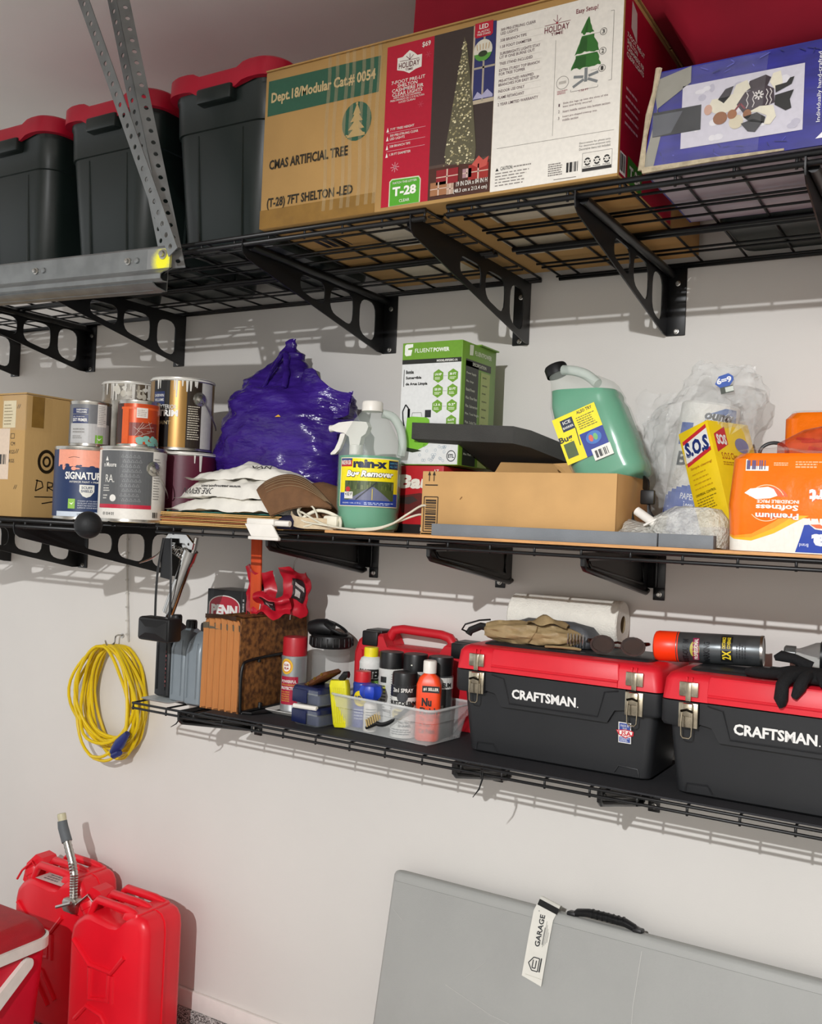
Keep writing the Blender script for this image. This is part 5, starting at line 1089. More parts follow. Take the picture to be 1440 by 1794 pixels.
def jugsec(k): return [(z, cx, 0, a*k, c*k, rr_) for z, cx, a, c, rr_ in ((.0, 0, .066, .056, .03), (.006, 0, .074, .064, .035), (.025, 0, .078, .068, .04), (.05, 0, .075, .065, .04), (.07, 0, .078, .068, .04), (.16, 0, .078, .068, .04), (.175, 0, .074, .065, .04), (.185, 0, .077, .067, .04), (.212, -.001, .074, .062, .04), (.24, -.010, .058, .05, .04), (.258, -.026, .038, .034, .03), (.274, -.036, .024, .024, .022), (.30, -.039, .021, .021, .021))]
b = B(); b.rloft(jugsec(1), m_hdpe, 7); O('jug_body', b, t, smooth=60)
b = B(); b.rloft([(z+.002, *q, rr_) for z, *q, rr_ in jugsec(.955)[:-1]], m_liq, 7)
Rm = (Matrix.Rotation(radians(6), 3, 'Z') @ Matrix.Rotation(JT, 3, 'Y') @ Matrix.Rotation(radians(-4), 3, 'X')).inverted(); nn = Rm @ Vector((0, 0, 1)); co = Rm @ Vector((0, 0, .207))
O('fluid', clip_low(b, co, nn), t, smooth=60)
b = B(); b.lathe([(.0255, .286), (.0255, .305), (.023, .309), (0, .309)], m_bp, 24, cx=-.039); O('cap', b, t)
b = B(); b.tube(smooth_path([(-.022, -.012, .288), (.002, -.022, .272), (.026, -.034, .248), (.044, -.046, .215)]), .011, m_hdpe2, 10); O('handle', b, t)
L = Lab(plane((-.071, -.0685, .07), (1, 0, 0), (0, 0, 1)))
L.rect(.0, .0, .098, .105, '#ecd916', 0).rect(.045, .0, .098, .052, '#23388e', 1).rect(.058, -.014, .1, .012, '#e4e2d8', 2).barcode(.062, -.012, .096, .008, bg=None, lay=3).rect(.015, .070, .043, .096, '#16233f', 1).text('ICE', .02, .085, .038, .092, '#d9d7cf', .02).text('BARRIER', .017, .075, .041, .08, '#d9d7cf', .02).text('ALSO TRY', .055, .095, .09, .102, '#2a2c33', .02).small(.05, .06, .094, .09, '#6b6a2a', 6, seed=4, fill=.4).ell(.072, .035, .017, .014, '#3f6fb5', 2).ell(.066, .035, .005, .008, '#cf5f4a', 3, 8).ell(.076, .035, .005, .008, '#6fb06a', 3, 8).rect(.006, .012, .03, .045, '#4a5a33', 1).text('Bug', .0, .045, .03, .062, '#20232c', .03).line([(.04, .03), (.043, .07)], .002, '#20232c', 2)
L.done(t)
# ---- boxed pump on red tool box carton
t = T('tool_carton', 'red tool carton lying under the pump box', 'box', (-1.190, -.175, MT))
m_bred = M('carton_red', '#b01f26', .4, nz=.05)
b = B(); b.box(-.066, .066, -.110, .110, 0, .164, m_bred, bev=.002); O('carton_body', b, t)
L = Lab(plane((-.066, -.110, 0))); L.text('Baue', .008, .108, .132, .142, '#e3ddcf', .05, shear=.15).text('17', .108, .148, .12, .155, '#e3ddcf', .02).rect(.0, .0, .132, .022, '#1d1a1a', 1).poly([(.01, .09), (.07, .098), (.128, .085), (.128, .06), (.09, .05), (.06, .04), (.02, .05)], '#5d2320', 1).poly([(.015, .085), (.05, .09), (.065, .08), (.04, .07), (.012, .072)], '#3a2f2c', 2).text('13.1', .075, .006, .11, .016, '#e3ddcf', .02).line([(.05, .05), (.1, .088), (.128, .09)], .002, '#d9cfc4', 2); L.done(t)
t = T('pump_box', 'green and white water pump box standing behind the foam slab', 'box', (-1.172, -.19, MT+.166))
m_wbx = M('white_coated_board', '#d9dad8', .35, nz=.03); m_gbx = M('green_coated_board', '#6f9a2e', .35, nz=.03)
hw, hd_ = .083, .09; Hh = .298
b = B(); b.box(-hw, hw, -hd_, hd_, 0, Hh, m_gbx, bev=.001); O('carton_body', b, t)
b = B(); b.box(-hw, hw+.006, -.004, hd_+.004, Hh, Hh+.003, m_gbx); O('flap', b, t, smooth=0)
L = Lab(plane((1.172, -hd_, -(MT+.166)))); GN = '#6b9a2c'
L.rect(-1.255, 1.687, -1.091, 1.983, '#d9dad8', 0).rect(-1.255, 1.942, -1.091, 1.983, GN, 1).rect(-1.255, 1.931, -1.091, 1.942, '#232420', 1)
L.poly([(-1.249, 1.955), (-1.249, 1.977), (-1.245, 1.980), (-1.226, 1.980), (-1.226, 1.972), (-1.24, 1.970), (-1.24, 1.966), (-1.228, 1.966), (-1.231, 1.952), (-1.245, 1.951)], '#e9ece0', 2).text('FLUENT', -1.220, 1.958, -1.170, 1.968, '#e9ece0', .005).text('POWER', -1.168, 1.958, -1.124, 1.968, '#e9ece0', .04).text('MODEL:FSP250C-1A', -1.158, 1.9335, -1.101, 1.939, '#e2e2dc', .03)
L.rect(-1.2495, 1.876, -1.2475, 1.918, '#4a4b46', 1)
for s_, v in (('Bomba', 1.907), ('Sumergible', 1.892), ('de Agua Limpia', 1.877)): L.text(s_, -1.243, v, -1.243+.0044*len(s_), v+.009, '#1d1e1a', .04)
for i, v in enumerate((1.899, 1.863, 1.826, 1.789)):
    for j, u in enumerate((-1.152, -1.112)):
        if i == 3 and j == 0: continue
        L.poly([(u+.0155*cos(pi/6+k*pi/3), v+.0165*sin(pi/6+k*pi/3)) for k in range(6)], GN, 1)
        L.text((('1/4 HP', '30 FT'), ('1585 GPH', '33 FT'), ('1.3 A', '0.2"'), ('', '16.4 FT'))[i][j], u-.009, v+.001, u+.009, v+.007, '#eef0e6', .03).small(u-.009, v-.009, u+.009, v-.002, '#dfe6cd', 2, seed=i+j)
    if i < 3: L.line([(-1.138, v), (-1.127, v)], .0008, '#8a8d80')
L.poly([(-1.235, 1.80), (-1.222, 1.803), (-1.18, 1.80), (-1.172, 1.795), (-1.165, 1.745), (-1.175, 1.733), (-1.2, 1.722), (-1.228, 1.72), (-1.24, 1.728)], '#79b832', 1).poly([(-1.24, 1.729), (-1.2, 1.722), (-1.19, 1.719), (-1.215, 1.715), (-1.24, 1.72)], '#26301a', 2).rect(-1.185, 1.80, -1.168, 1.818, '#26282a', 1).line([(-1.222, 1.802), (-1.22, 1.812), (-1.195, 1.812), (-1.193, 1.802)], .0015, '#8d908a').line([(-1.23, 1.803), (-1.231, 1.822), (-1.24, 1.832), (-1.248, 1.815), (-1.246, 1.795), (-1.242, 1.78)], .0035, '#1e2022').rect(-1.234, 1.80, -1.227, 1.822, '#1e2022', 2)
r = random.Random(4)
for i in range(22): L.ring(r.uniform(-1.2, -1.12), r.uniform(1.692, 1.735), .0035, .0035, .0008, '#8fa0ad', 1, 10)
L.ring(-1.108, 1.707, .0125, .0135, .002, '#26282a').text('ETL', -1.116, 1.7025, -1.100, 1.7115, '#26282a', .03); L.done(t)
L = Lab(plane((hw, .19, -(MT+.166)), (0, 1, 0)))
L.rect(-.262, 1.687, -.195, 1.938, '#2e322a', 1).rect(-.262, 1.925, -.128, 1.942, '#2e322a', 1).rect(-.182, 1.687, -.132, 1.92, '#a4b268', 1).text('SPECIFICATION', -.228, 1.929, -.155, 1.937, '#d8dcc8', .02)
for k, s_ in enumerate(('Power Supply', 'Max. Amps', 'Rated Power', 'Max. Flow Rate', 'Max. Submersion', 'Max. Total Height', 'Max. Solid Dia.', 'Power Cable', 'Oil Volume', 'Outlet Size', 'Max. Fluid Temp.')): L.text(s_, -.257, 1.905-.0195*k, -.257+.0042*len(s_), 1.912-.0195*k, '#d8dcc8', .01); L.small(-.172, 1.905-.0195*k, -.145, 1.912-.0195*k, '#5f6a38', 1, seed=k)
L.poly([(-.245, 1.952), (-.245, 1.977), (-.225, 1.979), (-.227, 1.954)], '#dfe6cd', 2).text('FLUENTPOWER', -.218, 1.956, -.128, 1.967, '#dfe6cd', .02); L.done(t)
# ---- open carton with foam slab
t = T('open_carton', 'low open tan carton with printed arrows at the front of the shelf', 'box', (-.872, -.32, MT))
w2, d2, hb = .225, .108, .142; th = .004
for nm, q in (('front_wall', (-w2, w2, -d2, -d2+th)), ('back_wall', (-w2, w2, d2-th, d2)), ('side_wall', (-w2, -w2+th, -d2+th, d2-th)), ('side_wall', (w2-th, w2, -d2+th, d2-th))):
    b = B(); b.box(*q, 0, hb, m_card2, bev=.0012); O(nm, b, t)
b = B(); b.box(-w2, w2, -d2, d2, 0, th, m_card2); O('bottom', b, t, smooth=0)
b = B(); b.loft([[(-.16, .105, hb-.002), (.03, .105, hb-.002), (.06, .09, hb+.03), (-.13, .09, hb+.034)], [(-.16, .108, hb), (.03, .108, hb), (.06, .094, hb+.032), (-.13, .094, hb+.036)]], m_card2); O('flap', b, t, smooth=0)
b = B(); b.loft([[(.10, .0, hb-.03), (.19, .02, hb-.03), (.16, .03, hb+.035), (.02, .05, hb+.030)], [(.10, .004, hb-.03), (.19, .024, hb-.03), (.16, .034, hb+.035), (.02, .054, hb+.030)]], m_card2); O('flap', b, t, smooth=0)
L = Lab(plane((.872, -d2-.0002, -MT)))
for u in (-1.079, -1.067): L.line([(u, 1.639), (u, 1.655)], .002, '#2c2013').poly([(u-.004, 1.652), (u+.004, 1.652), (u, 1.662)], '#2c2013', 1)
L.rect(-1.089, 1.629, -1.057, 1.6315, '#2c2013', 1).line([(-1.09, 1.604), (-1.055, 1.604), (-1.055, 1.527), (-1.09, 1.527), (-1.09, 1.604)], .002, '#2c2013')
r = random.Random(9); v = 1.532
while v < 1.597: h_ = r.choice((.0014, .0024, .004)); L.rect(-1.086, v, -1.059, v+h_, '#2c2013', 1); v += h_+r.uniform(.0012, .003)
L.line([(-1.0, 1.6), (-.995, 1.606)], .002, '#7a5226', 1); L.done(t)
m_foam = M('charcoal_foam', '#3b3a37', .8, nz=.12, sc=12, bump=.15, bsc=300)
b = B(); ax_, ay_ = -.055, -.30; fz = lambda x, y: 1.745+ax_*(x+1.203)+ay_*(y+.30)
pts = [(-1.205, -.305), (-.935, -.31), (-.90, -.29), (-.79, -.14), (-.80, -.125), (-1.08, -.095), (-1.086, -.282), (-1.195, -.285)]
FZ = 1.745; b.loft([[(x+1.0, y+.2, fz(x, y)-FZ) for x, y in pts], [(x+1.0, y+.2, fz(x, y)+.039-FZ) for x, y in pts]], m_foam); o = O('foam_slab', b, smooth=30); o.location = (-1.0, -.2, FZ); tag(o, 'thick charcoal foam slab with cut corner resting on the open carton', 'foam slab')
m_gfoam = M('grey_foam', '#74787c', .7, nz=.12, sc=9, bump=.1, bsc=300)
for x0_, x1_, y0_, h_, lb in ((-1.052, -.553, -.4575, .026, 'long grey foam strip lying along the front of the open carton'), (-.551, -.447, -.4545, .026, 'short grey foam strip in front of the crumpled clear film')):
    b = B(); b.box(0, x1_-x0_, 0, .024, 0, h_, m_gfoam, bev=.001); o = O('foam_strip', b, smooth=30); o.location = (x0_, y0_, MT); tag(o, lb, 'foam strip')
# ---- clear wrap, paper towel pack, scouring pad box, orange pack
m_film = M('clear_film', '#e8eae8', .06, nz=.15, sc=40, alpha=.2, bump=1.0, bsc=40)
t = T('towel_pack', 'paper towel roll with blue print inside torn clear wrap', 'paper towel', (-.578, -.122, MT)); t.scale = (1.05, 1.0, 1.03)
m_ptw = M('paper_towel_white', '#e3e1da', .8, nz=.04, bump=.2, bsc=200)
b = B(); b.xf = Matrix.Translation((-.01, .0, .0)) @ Matrix.Rotation(radians(8), 4, 'Y'); b.lathe([(0, .0), (.055, 0), (.060, .006), (.060, .305), (.055, .31), (.02, .31), (.02, .25)], m_ptw, 36); ro = O('towel_roll', b, t)
a0 = face(-.545, -.225); L = Lab(lambda u, v, c: tuple(Matrix.Translation((-.01, .0, .0)) @ Matrix.Rotation(radians(8), 4, 'Y') @ Vector(((.0605+c)*cos(a0+u/.0605), (.0605+c)*sin(a0+u/.0605), v))), True)
for k in range(14):
    u = -.08+.16*k/13; hgt = .075+.045*sin(pi*(k+2)/16); L.rect(u, .012, u+.0125, hgt+.012, '#2450a8', 0)
L.text('PAPER TOWELS', -.03, .10, .05, .113, '#e6e8ee', .01).text('100% BRIGHT', -.02, .078, .04, .092, '#e6e8ee', .01).rect(-.062, .215, -.03, .262, '#2450a8', 0).text('B', -.055, .17, -.030, .2, '#1a1d26', .03).poly([(-.012, .262), (.0, .285), (.03, .300), (.06, .300), (.07, .262)], '#3a5f9e', 0).text('ounty', -.010, .265, .055, .292, '#e6e8ee', .10, shear=.15, lay=2).text('ounty', -.010, .266, .055, .291, '#16181e', .05, shear=.15, lay=4); L.done(ro)
r = random.Random(3); b = B(); rings = []; N_ = 60
for z_, cx, a_, c_ in ((.0, -.01, .075, .075), (.05, -.01, .085, .082), (.12, -.005, .09, .085), (.2, 0, .105, .09), (.27, .01, .115, .085), (.32, .04, .10, .06), (.36, .06, .08, .04), (.39, .055, .05, .022), (.40, .05, .03, .012)):
    rings.append([(cx+a_*cos(2*pi*k/N_), c_*sin(2*pi*k/N_), z_) for k in range(N_)])
R3 = []
for i in range(len(rings)-1):
    for j in range(6): R3.append([tuple(Vector(p).lerp(Vector(q), j/6)) for p, q in zip(rings[i], rings[i+1])])
R3.append(rings[-1]); b.loft(R3, m_film, cap0=False, cap1=False); crumple(b, .022, 11, 4, lo=0); crumple(b, .010, 34, 6, lo=0); crumple(b, .005, 80, 2, lo=0); O('clear_wrap', b, t, smooth=20, fix=False)
b = B(); b.grid(lambda a, c: (-.125+.075*a+.02*c, -.03+.03*sin(5*a), .18+.17*c-.03*a), 14, 18, m_film); crumple(b, .016, 20, 7); crumple(b, .006, 50, 8); O('torn_wrap', b, t, smooth=50, fix=False)
b = B(); b.grid(lambda a, c: (.05+.075*a, -.045+.02*sin(4*c), .16+.21*c), 12, 18, m_film); crumple(b, .016, 20, 9); crumple(b, .006, 50, 3); O('torn_wrap', b, t, smooth=50, fix=False)
L = Lab(plane((.058, -.062, .338), (.97, 0, .22), (-.22, 0, .97))); L.poly([(-.004, .004), (.006, .018), (.026, .020), (.034, .012), (.034, .004), (.024, -.006), (.004, -.006)], '#2450a8', 1).text('6=9', .0, .001, .030, .014, '#e6e8ee', .04).rect(.004, -.02, .03, -.006, '#3c4238', 1).rect(.014, -.018, .03, -.008, '#c9cfc4', 2); L.done(t)
t = T('scouring_pad_box', 'yellow scouring pad box leaning left against the clear wrap', 'box', (-.449, -.205, MT), rot=(0, radians(-19), radians(-27))); t.scale = (1.08, 1.08, 1.0)
m_sos = M('yellow_board', '#eecb1a', .35, nz=.03)
b = B(); b.box(-.038, .038, -.06, .06, 0, .270, m_sos, bev=.001); O('carton_body', b, t)
L = Lab(lambda u, v, c: (-.038+u, -.06-c, .27-(.178-v)*1.08))
L.poly([(.006, .158), (.07, .172), (.07, .118), (.006, .104)], '#c62a33', 0).poly([(.006, .150), (.07, .164), (.07, .126), (.006, .112)], '#e9e7e2', 1).text('S.O.S', .009, .121, .068, .153, '#1f2f6e', .05).text('Simple cleaning!', .012, .094, .066, .1, '#b06a1e', .01).small(.012, .05, .06, .09, '#c79a1a', 4, seed=2, fill=.25).text('UNIVERSAL CONTROL', .01, .04, .06, .045, '#5a4a12', .02).small(.01, .008, .062, .036, '#8a741a', 5, seed=4, fill=.35); L.done(t)
L = Lab(lambda u, v, c: (.038+c, -.06+u, .27-(.178-v)*1.08))
L.poly([(.01, .150), (.045, .168), (.045, .13), (.01, .112)], '#c62a33', 0).text('SOS', .014, .128, .042, .15, '#e9e7e2', .05).text('S.O.S Cleans FASTER', .018, .098, .11, .112, '#a8481c', .01).small(.018, .085, .07, .094, '#b98a1a', 2, seed=3).ell(.085, .13, .02, .016, '#7f7fa0', 1).ell(.06, .05, .018, .02, '#3a2a20', 1).poly([(.06, .178), (.075, .178), (.055, .15)], '#f3e28a', 1).poly([(.09, .178), (.115, .178), (.06, .152)], '#f3e28a', 1); L.done(t)
b = B(); b.rloft([(.0, 0, 0, .065, .035, .03), (.03, 0, 0, .075, .042, .03), (.055, .0, .0, .07, .035, .03), (.078, .01, 0, .045, .02, .02)], M('bubble_film', '#e4e4dc', .12, nz=.2, sc=60, alpha=.55, bump=1.0, bsc=130), 8); 
crumple(b, .008, 25, 5, lo=0); o = O('crumpled_film', b, smooth=40); o.location = (-.503, -.395, MT); tag(o, 'ball of crumpled clear film behind the short foam strip', 'film')
t = T('hardware_bag', 'flat clear bag of white hardware lying at the end of the open carton', 'bag', (-.593, -.40, MT+.024))
b = B(); b.grid(lambda a, c: (-.05+.10*a, -.03+.07*c, .012*sin(pi*a)*sin(pi*c)+.03*(1-a)*c), 14, 8, M('bubble_film', '#e4e4dc', .12)); b.grid(lambda a, c: (-.05+.10*a, -.03+.07*c, -.002+.03*(1-a)*c), 14, 8, M('bubble_film', '#e4e4dc', .12)); crumple(b, .003, 30, 2); O('bag', b, t, smooth=60, fix=False)
b = B(); b.tube([(-.02, .0, .045), (.025, -.012, .018)], .009, m_wpl, 12); O('white_tube', b, t)
b = B(); b.xf = Matrix.Rotation(radians(-28), 4, 'Y'); b.box(.008, .05, -.02, .018, .012, .016, m_wpl, bev=.001); O('white_card', b, t)
t = T('web_strap', 'black webbing strap with buckle beside the open carton', 'strap', (-.615, -.30, MT))
b = ribbon(smooth_path([(-.02, 0, .132), (-.006, -.012, .12), (-.004, -.015, .09), (.0, -.015, .06), (.012, -.012, .045), (.03, 0, .05)]), .028, m_blk, .003); O('webbing', b, t, smooth=60)
b = B(); b.box(-.018, .012, -.022, -.010, .085, .115, m_bp, bev=.003); O('buckle', b, t)
b = B(); b.tube([(-.034, -.02, .075), (-.03, -.025, .05), (-.01, -.028, .04)], [.001, .004, .003], m_bp, 6); O('strap_tail', b, t)
m_orp = M('orange_wrap_film', '#f0730f', .2, nz=.05, sc=20, bump=.25, bsc=25)
t = T('towel_multipack', 'orange and white paper towel pack standing at the right end of the shelf', 'paper towel', (-.165, -.372, MT-.004))
b = B(); b.rloft([(z, 0, 0, a, c, .035) for z, a, c in ((0, .25, .078), (.01, .258, .086), (.09, .262, .09), (.175, .256, .085), (.185, .248, .076))], m_orp, 6); O('pack_body', b, t)
b = B(); b.grid(lambda a, c: (-.25+.42*a, -.07+.1*c, .186+.010*sin(pi*c)+.006*sin(13*a)), 26, 6, m_film); crumple(b, .006, 25, 3); O('loose_wrap', b, t, smooth=50, fix=False)
L = Lab(lambda u, v, c: (u+.165, -.0885-c+(lambda d: .035-sqrt(max(0, .035**2-(.035-d)**2)) if d < .035 else 0)(max(0, u+.165+.259))+.12*max(0, v-MT-.10)**1.5*2+.1*max(0, MT+.04-v)**1.3, v-MT+.004), 2)
curve = [(-.424, 1.548), (-.41, 1.541), (-.378, 1.539), (-.339, 1.554), (-.292, 1.582), (-.25, 1.602), (-.20, 1.615), (-.14, 1.62), (.05, 1.62)]
for (u0, v0), (u1, v1) in zip(curve[:-1], curve[1:]):
    n = max(1, int((u1-u0)/.012))
    for k in range(n):
        a0_, a1_ = u0+(u1-u0)*k/n, u0+(u1-u0)*(k+1)/n; b0_, b1_ = v0+(v1-v0)*k/n, v0+(v1-v0)*(k+1)/n
        hh_ = lambda q: .004+.03*max(0, min(1, (q+.42)/.14))
        L.poly([(a0_, 1.520), (a1_, 1.520), (a1_, b1_), (a0_, b0_)], '#e6e1d6', 0, .25).poly([(a0_, b0_), (a1_, b1_), (a1_, b1_+hh_(a1_)), (a0_, b0_+hh_(a0_))], '#f0971a', 0, .25).poly([(a0_, b0_), (a1_, b1_), (a1_, b1_+hh_(a1_)*.45), (a0_, b0_+hh_(a0_)*.45)], '#f2b31c', 1, .25)
L.barcode(-.393, 1.667, -.353, 1.688, '#3a2f6a', '#e6e1d6').small(-.344, 1.676, -.318, 1.683, '#f6b98a', 2, seed=3).small(-.307, 1.672, -.26, 1.686, '#f3a871', 3, seed=4)
L.ring(-.354, 1.6085, .033, .0335, .0014, '#f6c9a0', 1, 36).ell(-.345, 1.612, .030, .026, '#e2571b', 1, 24)
L.poly([(-.393, 1.626), (-.383, 1.634), (-.352, 1.638), (-.342, 1.634), (-.335, 1.622), (-.348, 1.617), (-.372, 1.615)], '#ece8e0', 3)
L.text('Premium', -.372, 1.579, -.298, 1.591, '#e2571b', .10, rot=180, lay=3).text('Premium', -.372, 1.5795, -.298, 1.5905, '#f3efe6', .03, rot=180, lay=5).text('Softness', -.372, 1.595, -.299, 1.606, '#e2571b', .10, rot=180, lay=3).text('Softness', -.372, 1.5955, -.299, 1.6055, '#f3efe6', .03, rot=180, lay=5).text('INCREDIBLE PRICE', -.370, 1.6085, -.298, 1.6145, '#f3efe6', .02, rot=180, lay=5)
L.text('Comfort', -.282, 1.609, -.17, 1.636, '#e2571b', .10, rot=180, lay=3).text('Comfort', -.2815, 1.610, -.17, 1.635, '#f3efe6', .05, rot=180, lay=5)
L.poly([(-.302, 1.522), (-.294, 1.548), (-.288, 1.571), (-.28, 1.572), (-.27, 1.564), (-.255, 1.562), (-.15, 1.566), (-.15, 1.522)], '#1f3fa0', 1, .25).poly([(-.278, 1.572), (-.268, 1.566), (-.25, 1.565), (-.262, 1.573)], '#e0601f', 2).text('Brand', -.295, 1.532, -.28, 1.538, '#dfe3ee', rot=180).text('Fiora', -.275, 1.526, -.16, 1.556, '#e9e7e2', .05, rot=180); L.done(t)
t = T('towel_multipack', 'second orange paper towel pack standing at the back, partly hidden', 'paper towel', (-.22, -.105, MT))
b = B(); b.rloft([(z, 0, 0, a, c, .03) for z, a, c in ((0, .15, .07), (.01, .16, .08), (.275, .16, .08), (.288, .15, .07))], m_orp, 5); O('pack_body', b, t)
b = B(); b.grid(lambda a, c: (-.15+.3*a, -.06+.1*c, .289+.008*sin(pi*c)), 16, 5, m_film); crumple(b, .006, 25, 4); O('loose_wrap', b, t, smooth=50, fix=False)
t = T('mesh_bag', 'red net bag of plastic clips lying on the orange towel pack', 'bag', (-.275, -.315, MT+.188))
b = B(); b.rloft([(.0, .0, 0, .09, .03, .02), (.02, .01, 0, .095, .034, .02), (.045, .03, 0, .07, .026, .02), (.066, .06, 0, .035, .015, .01)], M('red_net_film', '#c0402a', .3, nz=.3, sc=90, alpha=.5), 6); crumple(b, .006, 25, 3, lo=0); O('net', b, t, smooth=60)
r = random.Random(1)
for k in range(16):
    x, y, z = r.uniform(-.06, .07), r.uniform(-.026, .0), r.uniform(.008, .032); b = B(); b.tube([(x, y, z), (x+r.uniform(.02, .04), y+r.uniform(-.006, .006), z+r.uniform(-.006, .010))], .003, M('coral_plastic', '#d8402c', .4), 5); O('clip', b, t)
b = B(); b.box(.02, .045, -.038, -.034, .025, .048, M('black_tag', '#2a2b2c', .4), bev=.001); O('black_tag', b, t)
b = B(); b.tube([(.026*cos(a), .004*sin(a), .008+.020*sin(a)) for a in [pi*k/14 for k in range(15)]], .0035, m_bp, 7); o = O('cable_end', b); o.location = (-.375, -.30, MT+.186); tag(o, 'short black cable loop poking up beside the red net bag', 'cable')
# ================================================================ LOWER SHELF, LEFT
m_gpl = M('silver_grey_plastic', '#7d868c', .35, .15, nz=.05, sc=10); m_oil = M('black_oil_plastic', '#151618', .4, nz=.05)
def oil_bottle(loc, label, mat, capm, H=.205, rz=0):
    t = T('oil_bottle', label, 'bottle', loc, rz=rz, group='motor oil bottles')
    b = B(); b.rloft([(z, cx, 0, a, c, r_) for z, cx, a, c, r_ in ((0, 0, .026, .046, .012), (.005, 0, .031, .052, .014), (.03, 0, .031, .052, .014), (H*.72, 0, .031, .052, .014), (H*.84, 0, .028, .045, .014), (H*.93, 0, .022, .030, .012), (H*.985, 0, .015, .017, .012), (H, 0, .0135, .0135, .013))], mat, 5); O('bottle_body', b, t)
    for s_ in (-1, 1):
        b = B(); b.tube([(s_*.016, -.0525, .02), (s_*.016, -.0525, H*.68), (s_*.012, -.046, H*.84)], .003, mat, 6); O('moulded_rib', b, t)
    b = B(); b.lathe([(.0155, H-.004), (.0155, H+.018), (.0135, H+.021), (0, H+.021)], capm, 20); c = O('cap', b, t)
    for k in range(14):
        a = 2*pi*k/14; b = B(); b.tube([(.0156*cos(a), .0156*sin(a), H-.002), (.0156*cos(a), .0156*sin(a), H+.016)], .0009, capm, 4); O('cap_rib', b, c)
    return t
t = oil_bottle((-2.012, -.235, LT+.006), 'black oil bottle with red and blue label, leftmost of the three bottles', m_oil, m_bp, .208)
L = Lab(plane((.0315, 0, 0), (0, 1, 0))); L.rect(-.04, .03, .04, .15, '#2a62a8', 0).rect(-.04, .115, .04, .15, '#b8262d', 1).text('A', -.03, .12, -.015, .14, '#eee', .04).text('FULL', -.035, .085, .0, .098, '#e6e8ee', .02).rect(-.04, .055, .04, .075, '#cfd6dc', 1); L.done(t)
L = Lab(plane((-.031, -.0535, 0))); 
for k in range(9): L.text('%d' % (k % 3), .048, .03+.012*k, .052, .036+.012*k, '#8d4a4a')
L.done(t)
oil_bottle((-1.946, -.242, LT), 'silver grey oil bottle beside the black one', m_gpl, m_bp, .205)
oil_bottle((-1.880, -.252, LT), 'silver grey oil bottle touching the accordion file', m_gpl, m_bp, .203)
b = B(); b.rloft([(0, 0, 0, .05, .05, .012), (.005, 0, 0, .058, .058, .014), (.006, 0, 0, .054, .054, .012)], M('grey_tray_plastic', '#aab0b0', .4), 4); o = O('drip_tray', b); o.location = (-2.003, -.262, LZ+.0005); tag(o, 'shallow pale grey tray under the black oil bottle', 'tray')
# accordion file
m_acc = M('file_card', '#b5763e', .7, nz=.06, sc=15, stretch=(30, 1, 1)); m_mot = M('mottled_fibreboard', '#4a2a12', .7, nz=0, sc=70, col2='#8a5a2c', bump=.1, bsc=200)
t = T('accordion_file', 'brown accordion file with pleated front, standing upright on the shelf', 'file', (-1.775, -.162, LT))
zz_ = []; n = 6; x0_, x1_ = -.068, .064
for k in range(2*n+1): zz_.append((x0_+(x1_-x0_)*k/(2*n), -.142+(.0 if k % 2 == 0 else .010)))
top = lambda x: .250-.010*abs(x)/.068+(.010 if x > -.06 else -.02)
pl = thick(zz_, .0015)
b = B(); b.loft([[(x*1.02, y, 0) for x, y in pl], [(x, y, .23) for x, y in pl], [(x*.97-.004, y, top(x)-.006) for x, y in pl]], m_acc); O('pleated_front', b, t, smooth=0)
b = B(); b.loft([[(x*.985-.0015, y-.0012, .218) for x, y in pl], [(x*.975-.003, y-.0012, .234) for x, y in pl]], M('file_band', '#5b5140', .7)); O('edge_band', b, t, smooth=0)
b = B(); b.box(.064, .068, -.145, .142, 0, .254, m_mot, bev=.0012); O('side_panel', b, t)
b = B(); b.box(-.072, -.068, -.130, .142, 0, .250, m_mot, bev=.0012); O('side_panel', b, t)
b = B(); b.box(-.072, .068, .139, .142, 0, .250, m_acc); O('back_pleats', b, t, smooth=0)
b = B(); b.box(-.072, .068, -.14, .142, 0, .003, m_mot); O('bottom_panel', b, t, smooth=0)
b = B(); b.grid(lambda a, c: (.010+.058*a, -.140+.28*c, .256+.004*sin(pi*a)), 6, 4, m_mot); b.grid(lambda a, c: (.010+.058*a, -.140+.28*c, .2535+.004*sin(pi*a)), 6, 4, m_mot); O('cover_flap', b, t, fix=False)
b = B(); b.grid(lambda a, c: (-.06+.11*a, -.146-.012*sin(pi*a)*c, .250+.012*c-.008*abs(a-.5)), 10, 4, M('file_flap', '#3a2314', .6)); O('torn_flap', b, t, fix=False)
for k in range(5):
    x = -.05+.022*k; b = B(); b.box(x, x+.0012, -.128, .137, .004, .225, m_acc); O('divider', b, t, smooth=0)
# wire bookend
t = T('wire_bookend', 'black wire bookend standing against the accordion file', 'bookend', (-1.704, -.16, LT))
b = B(); b.tube(smooth_path([(.0, -.14, .004), (.0, -.143, .07), (.0, -.138, .125), (.0, -.11, .14), (.0, .02, .146), (.0, .06, .144)], 4), .0042, m_blk, 8); O('upright_loop', b, t)
b = B(); b.tube([(.0, -.14, .004), (.03, -.13, .004), (.06, -.06, .004), (.06, .05, .004), (.0, .06, .004)], .0042, m_blk, 8, closed=True); O('base_loop', b, t)
for y in (-.07, .03):
    b = B(); b.tube([(0, y, .146), (0, y, .132)], .005, m_blk, 8); O('rubber_foot', b, t)
b = B(); b.tube([(0, -.06, .004), (0, -.058, .02)], .006, m_blk, 8); O('rubber_foot', b, t)
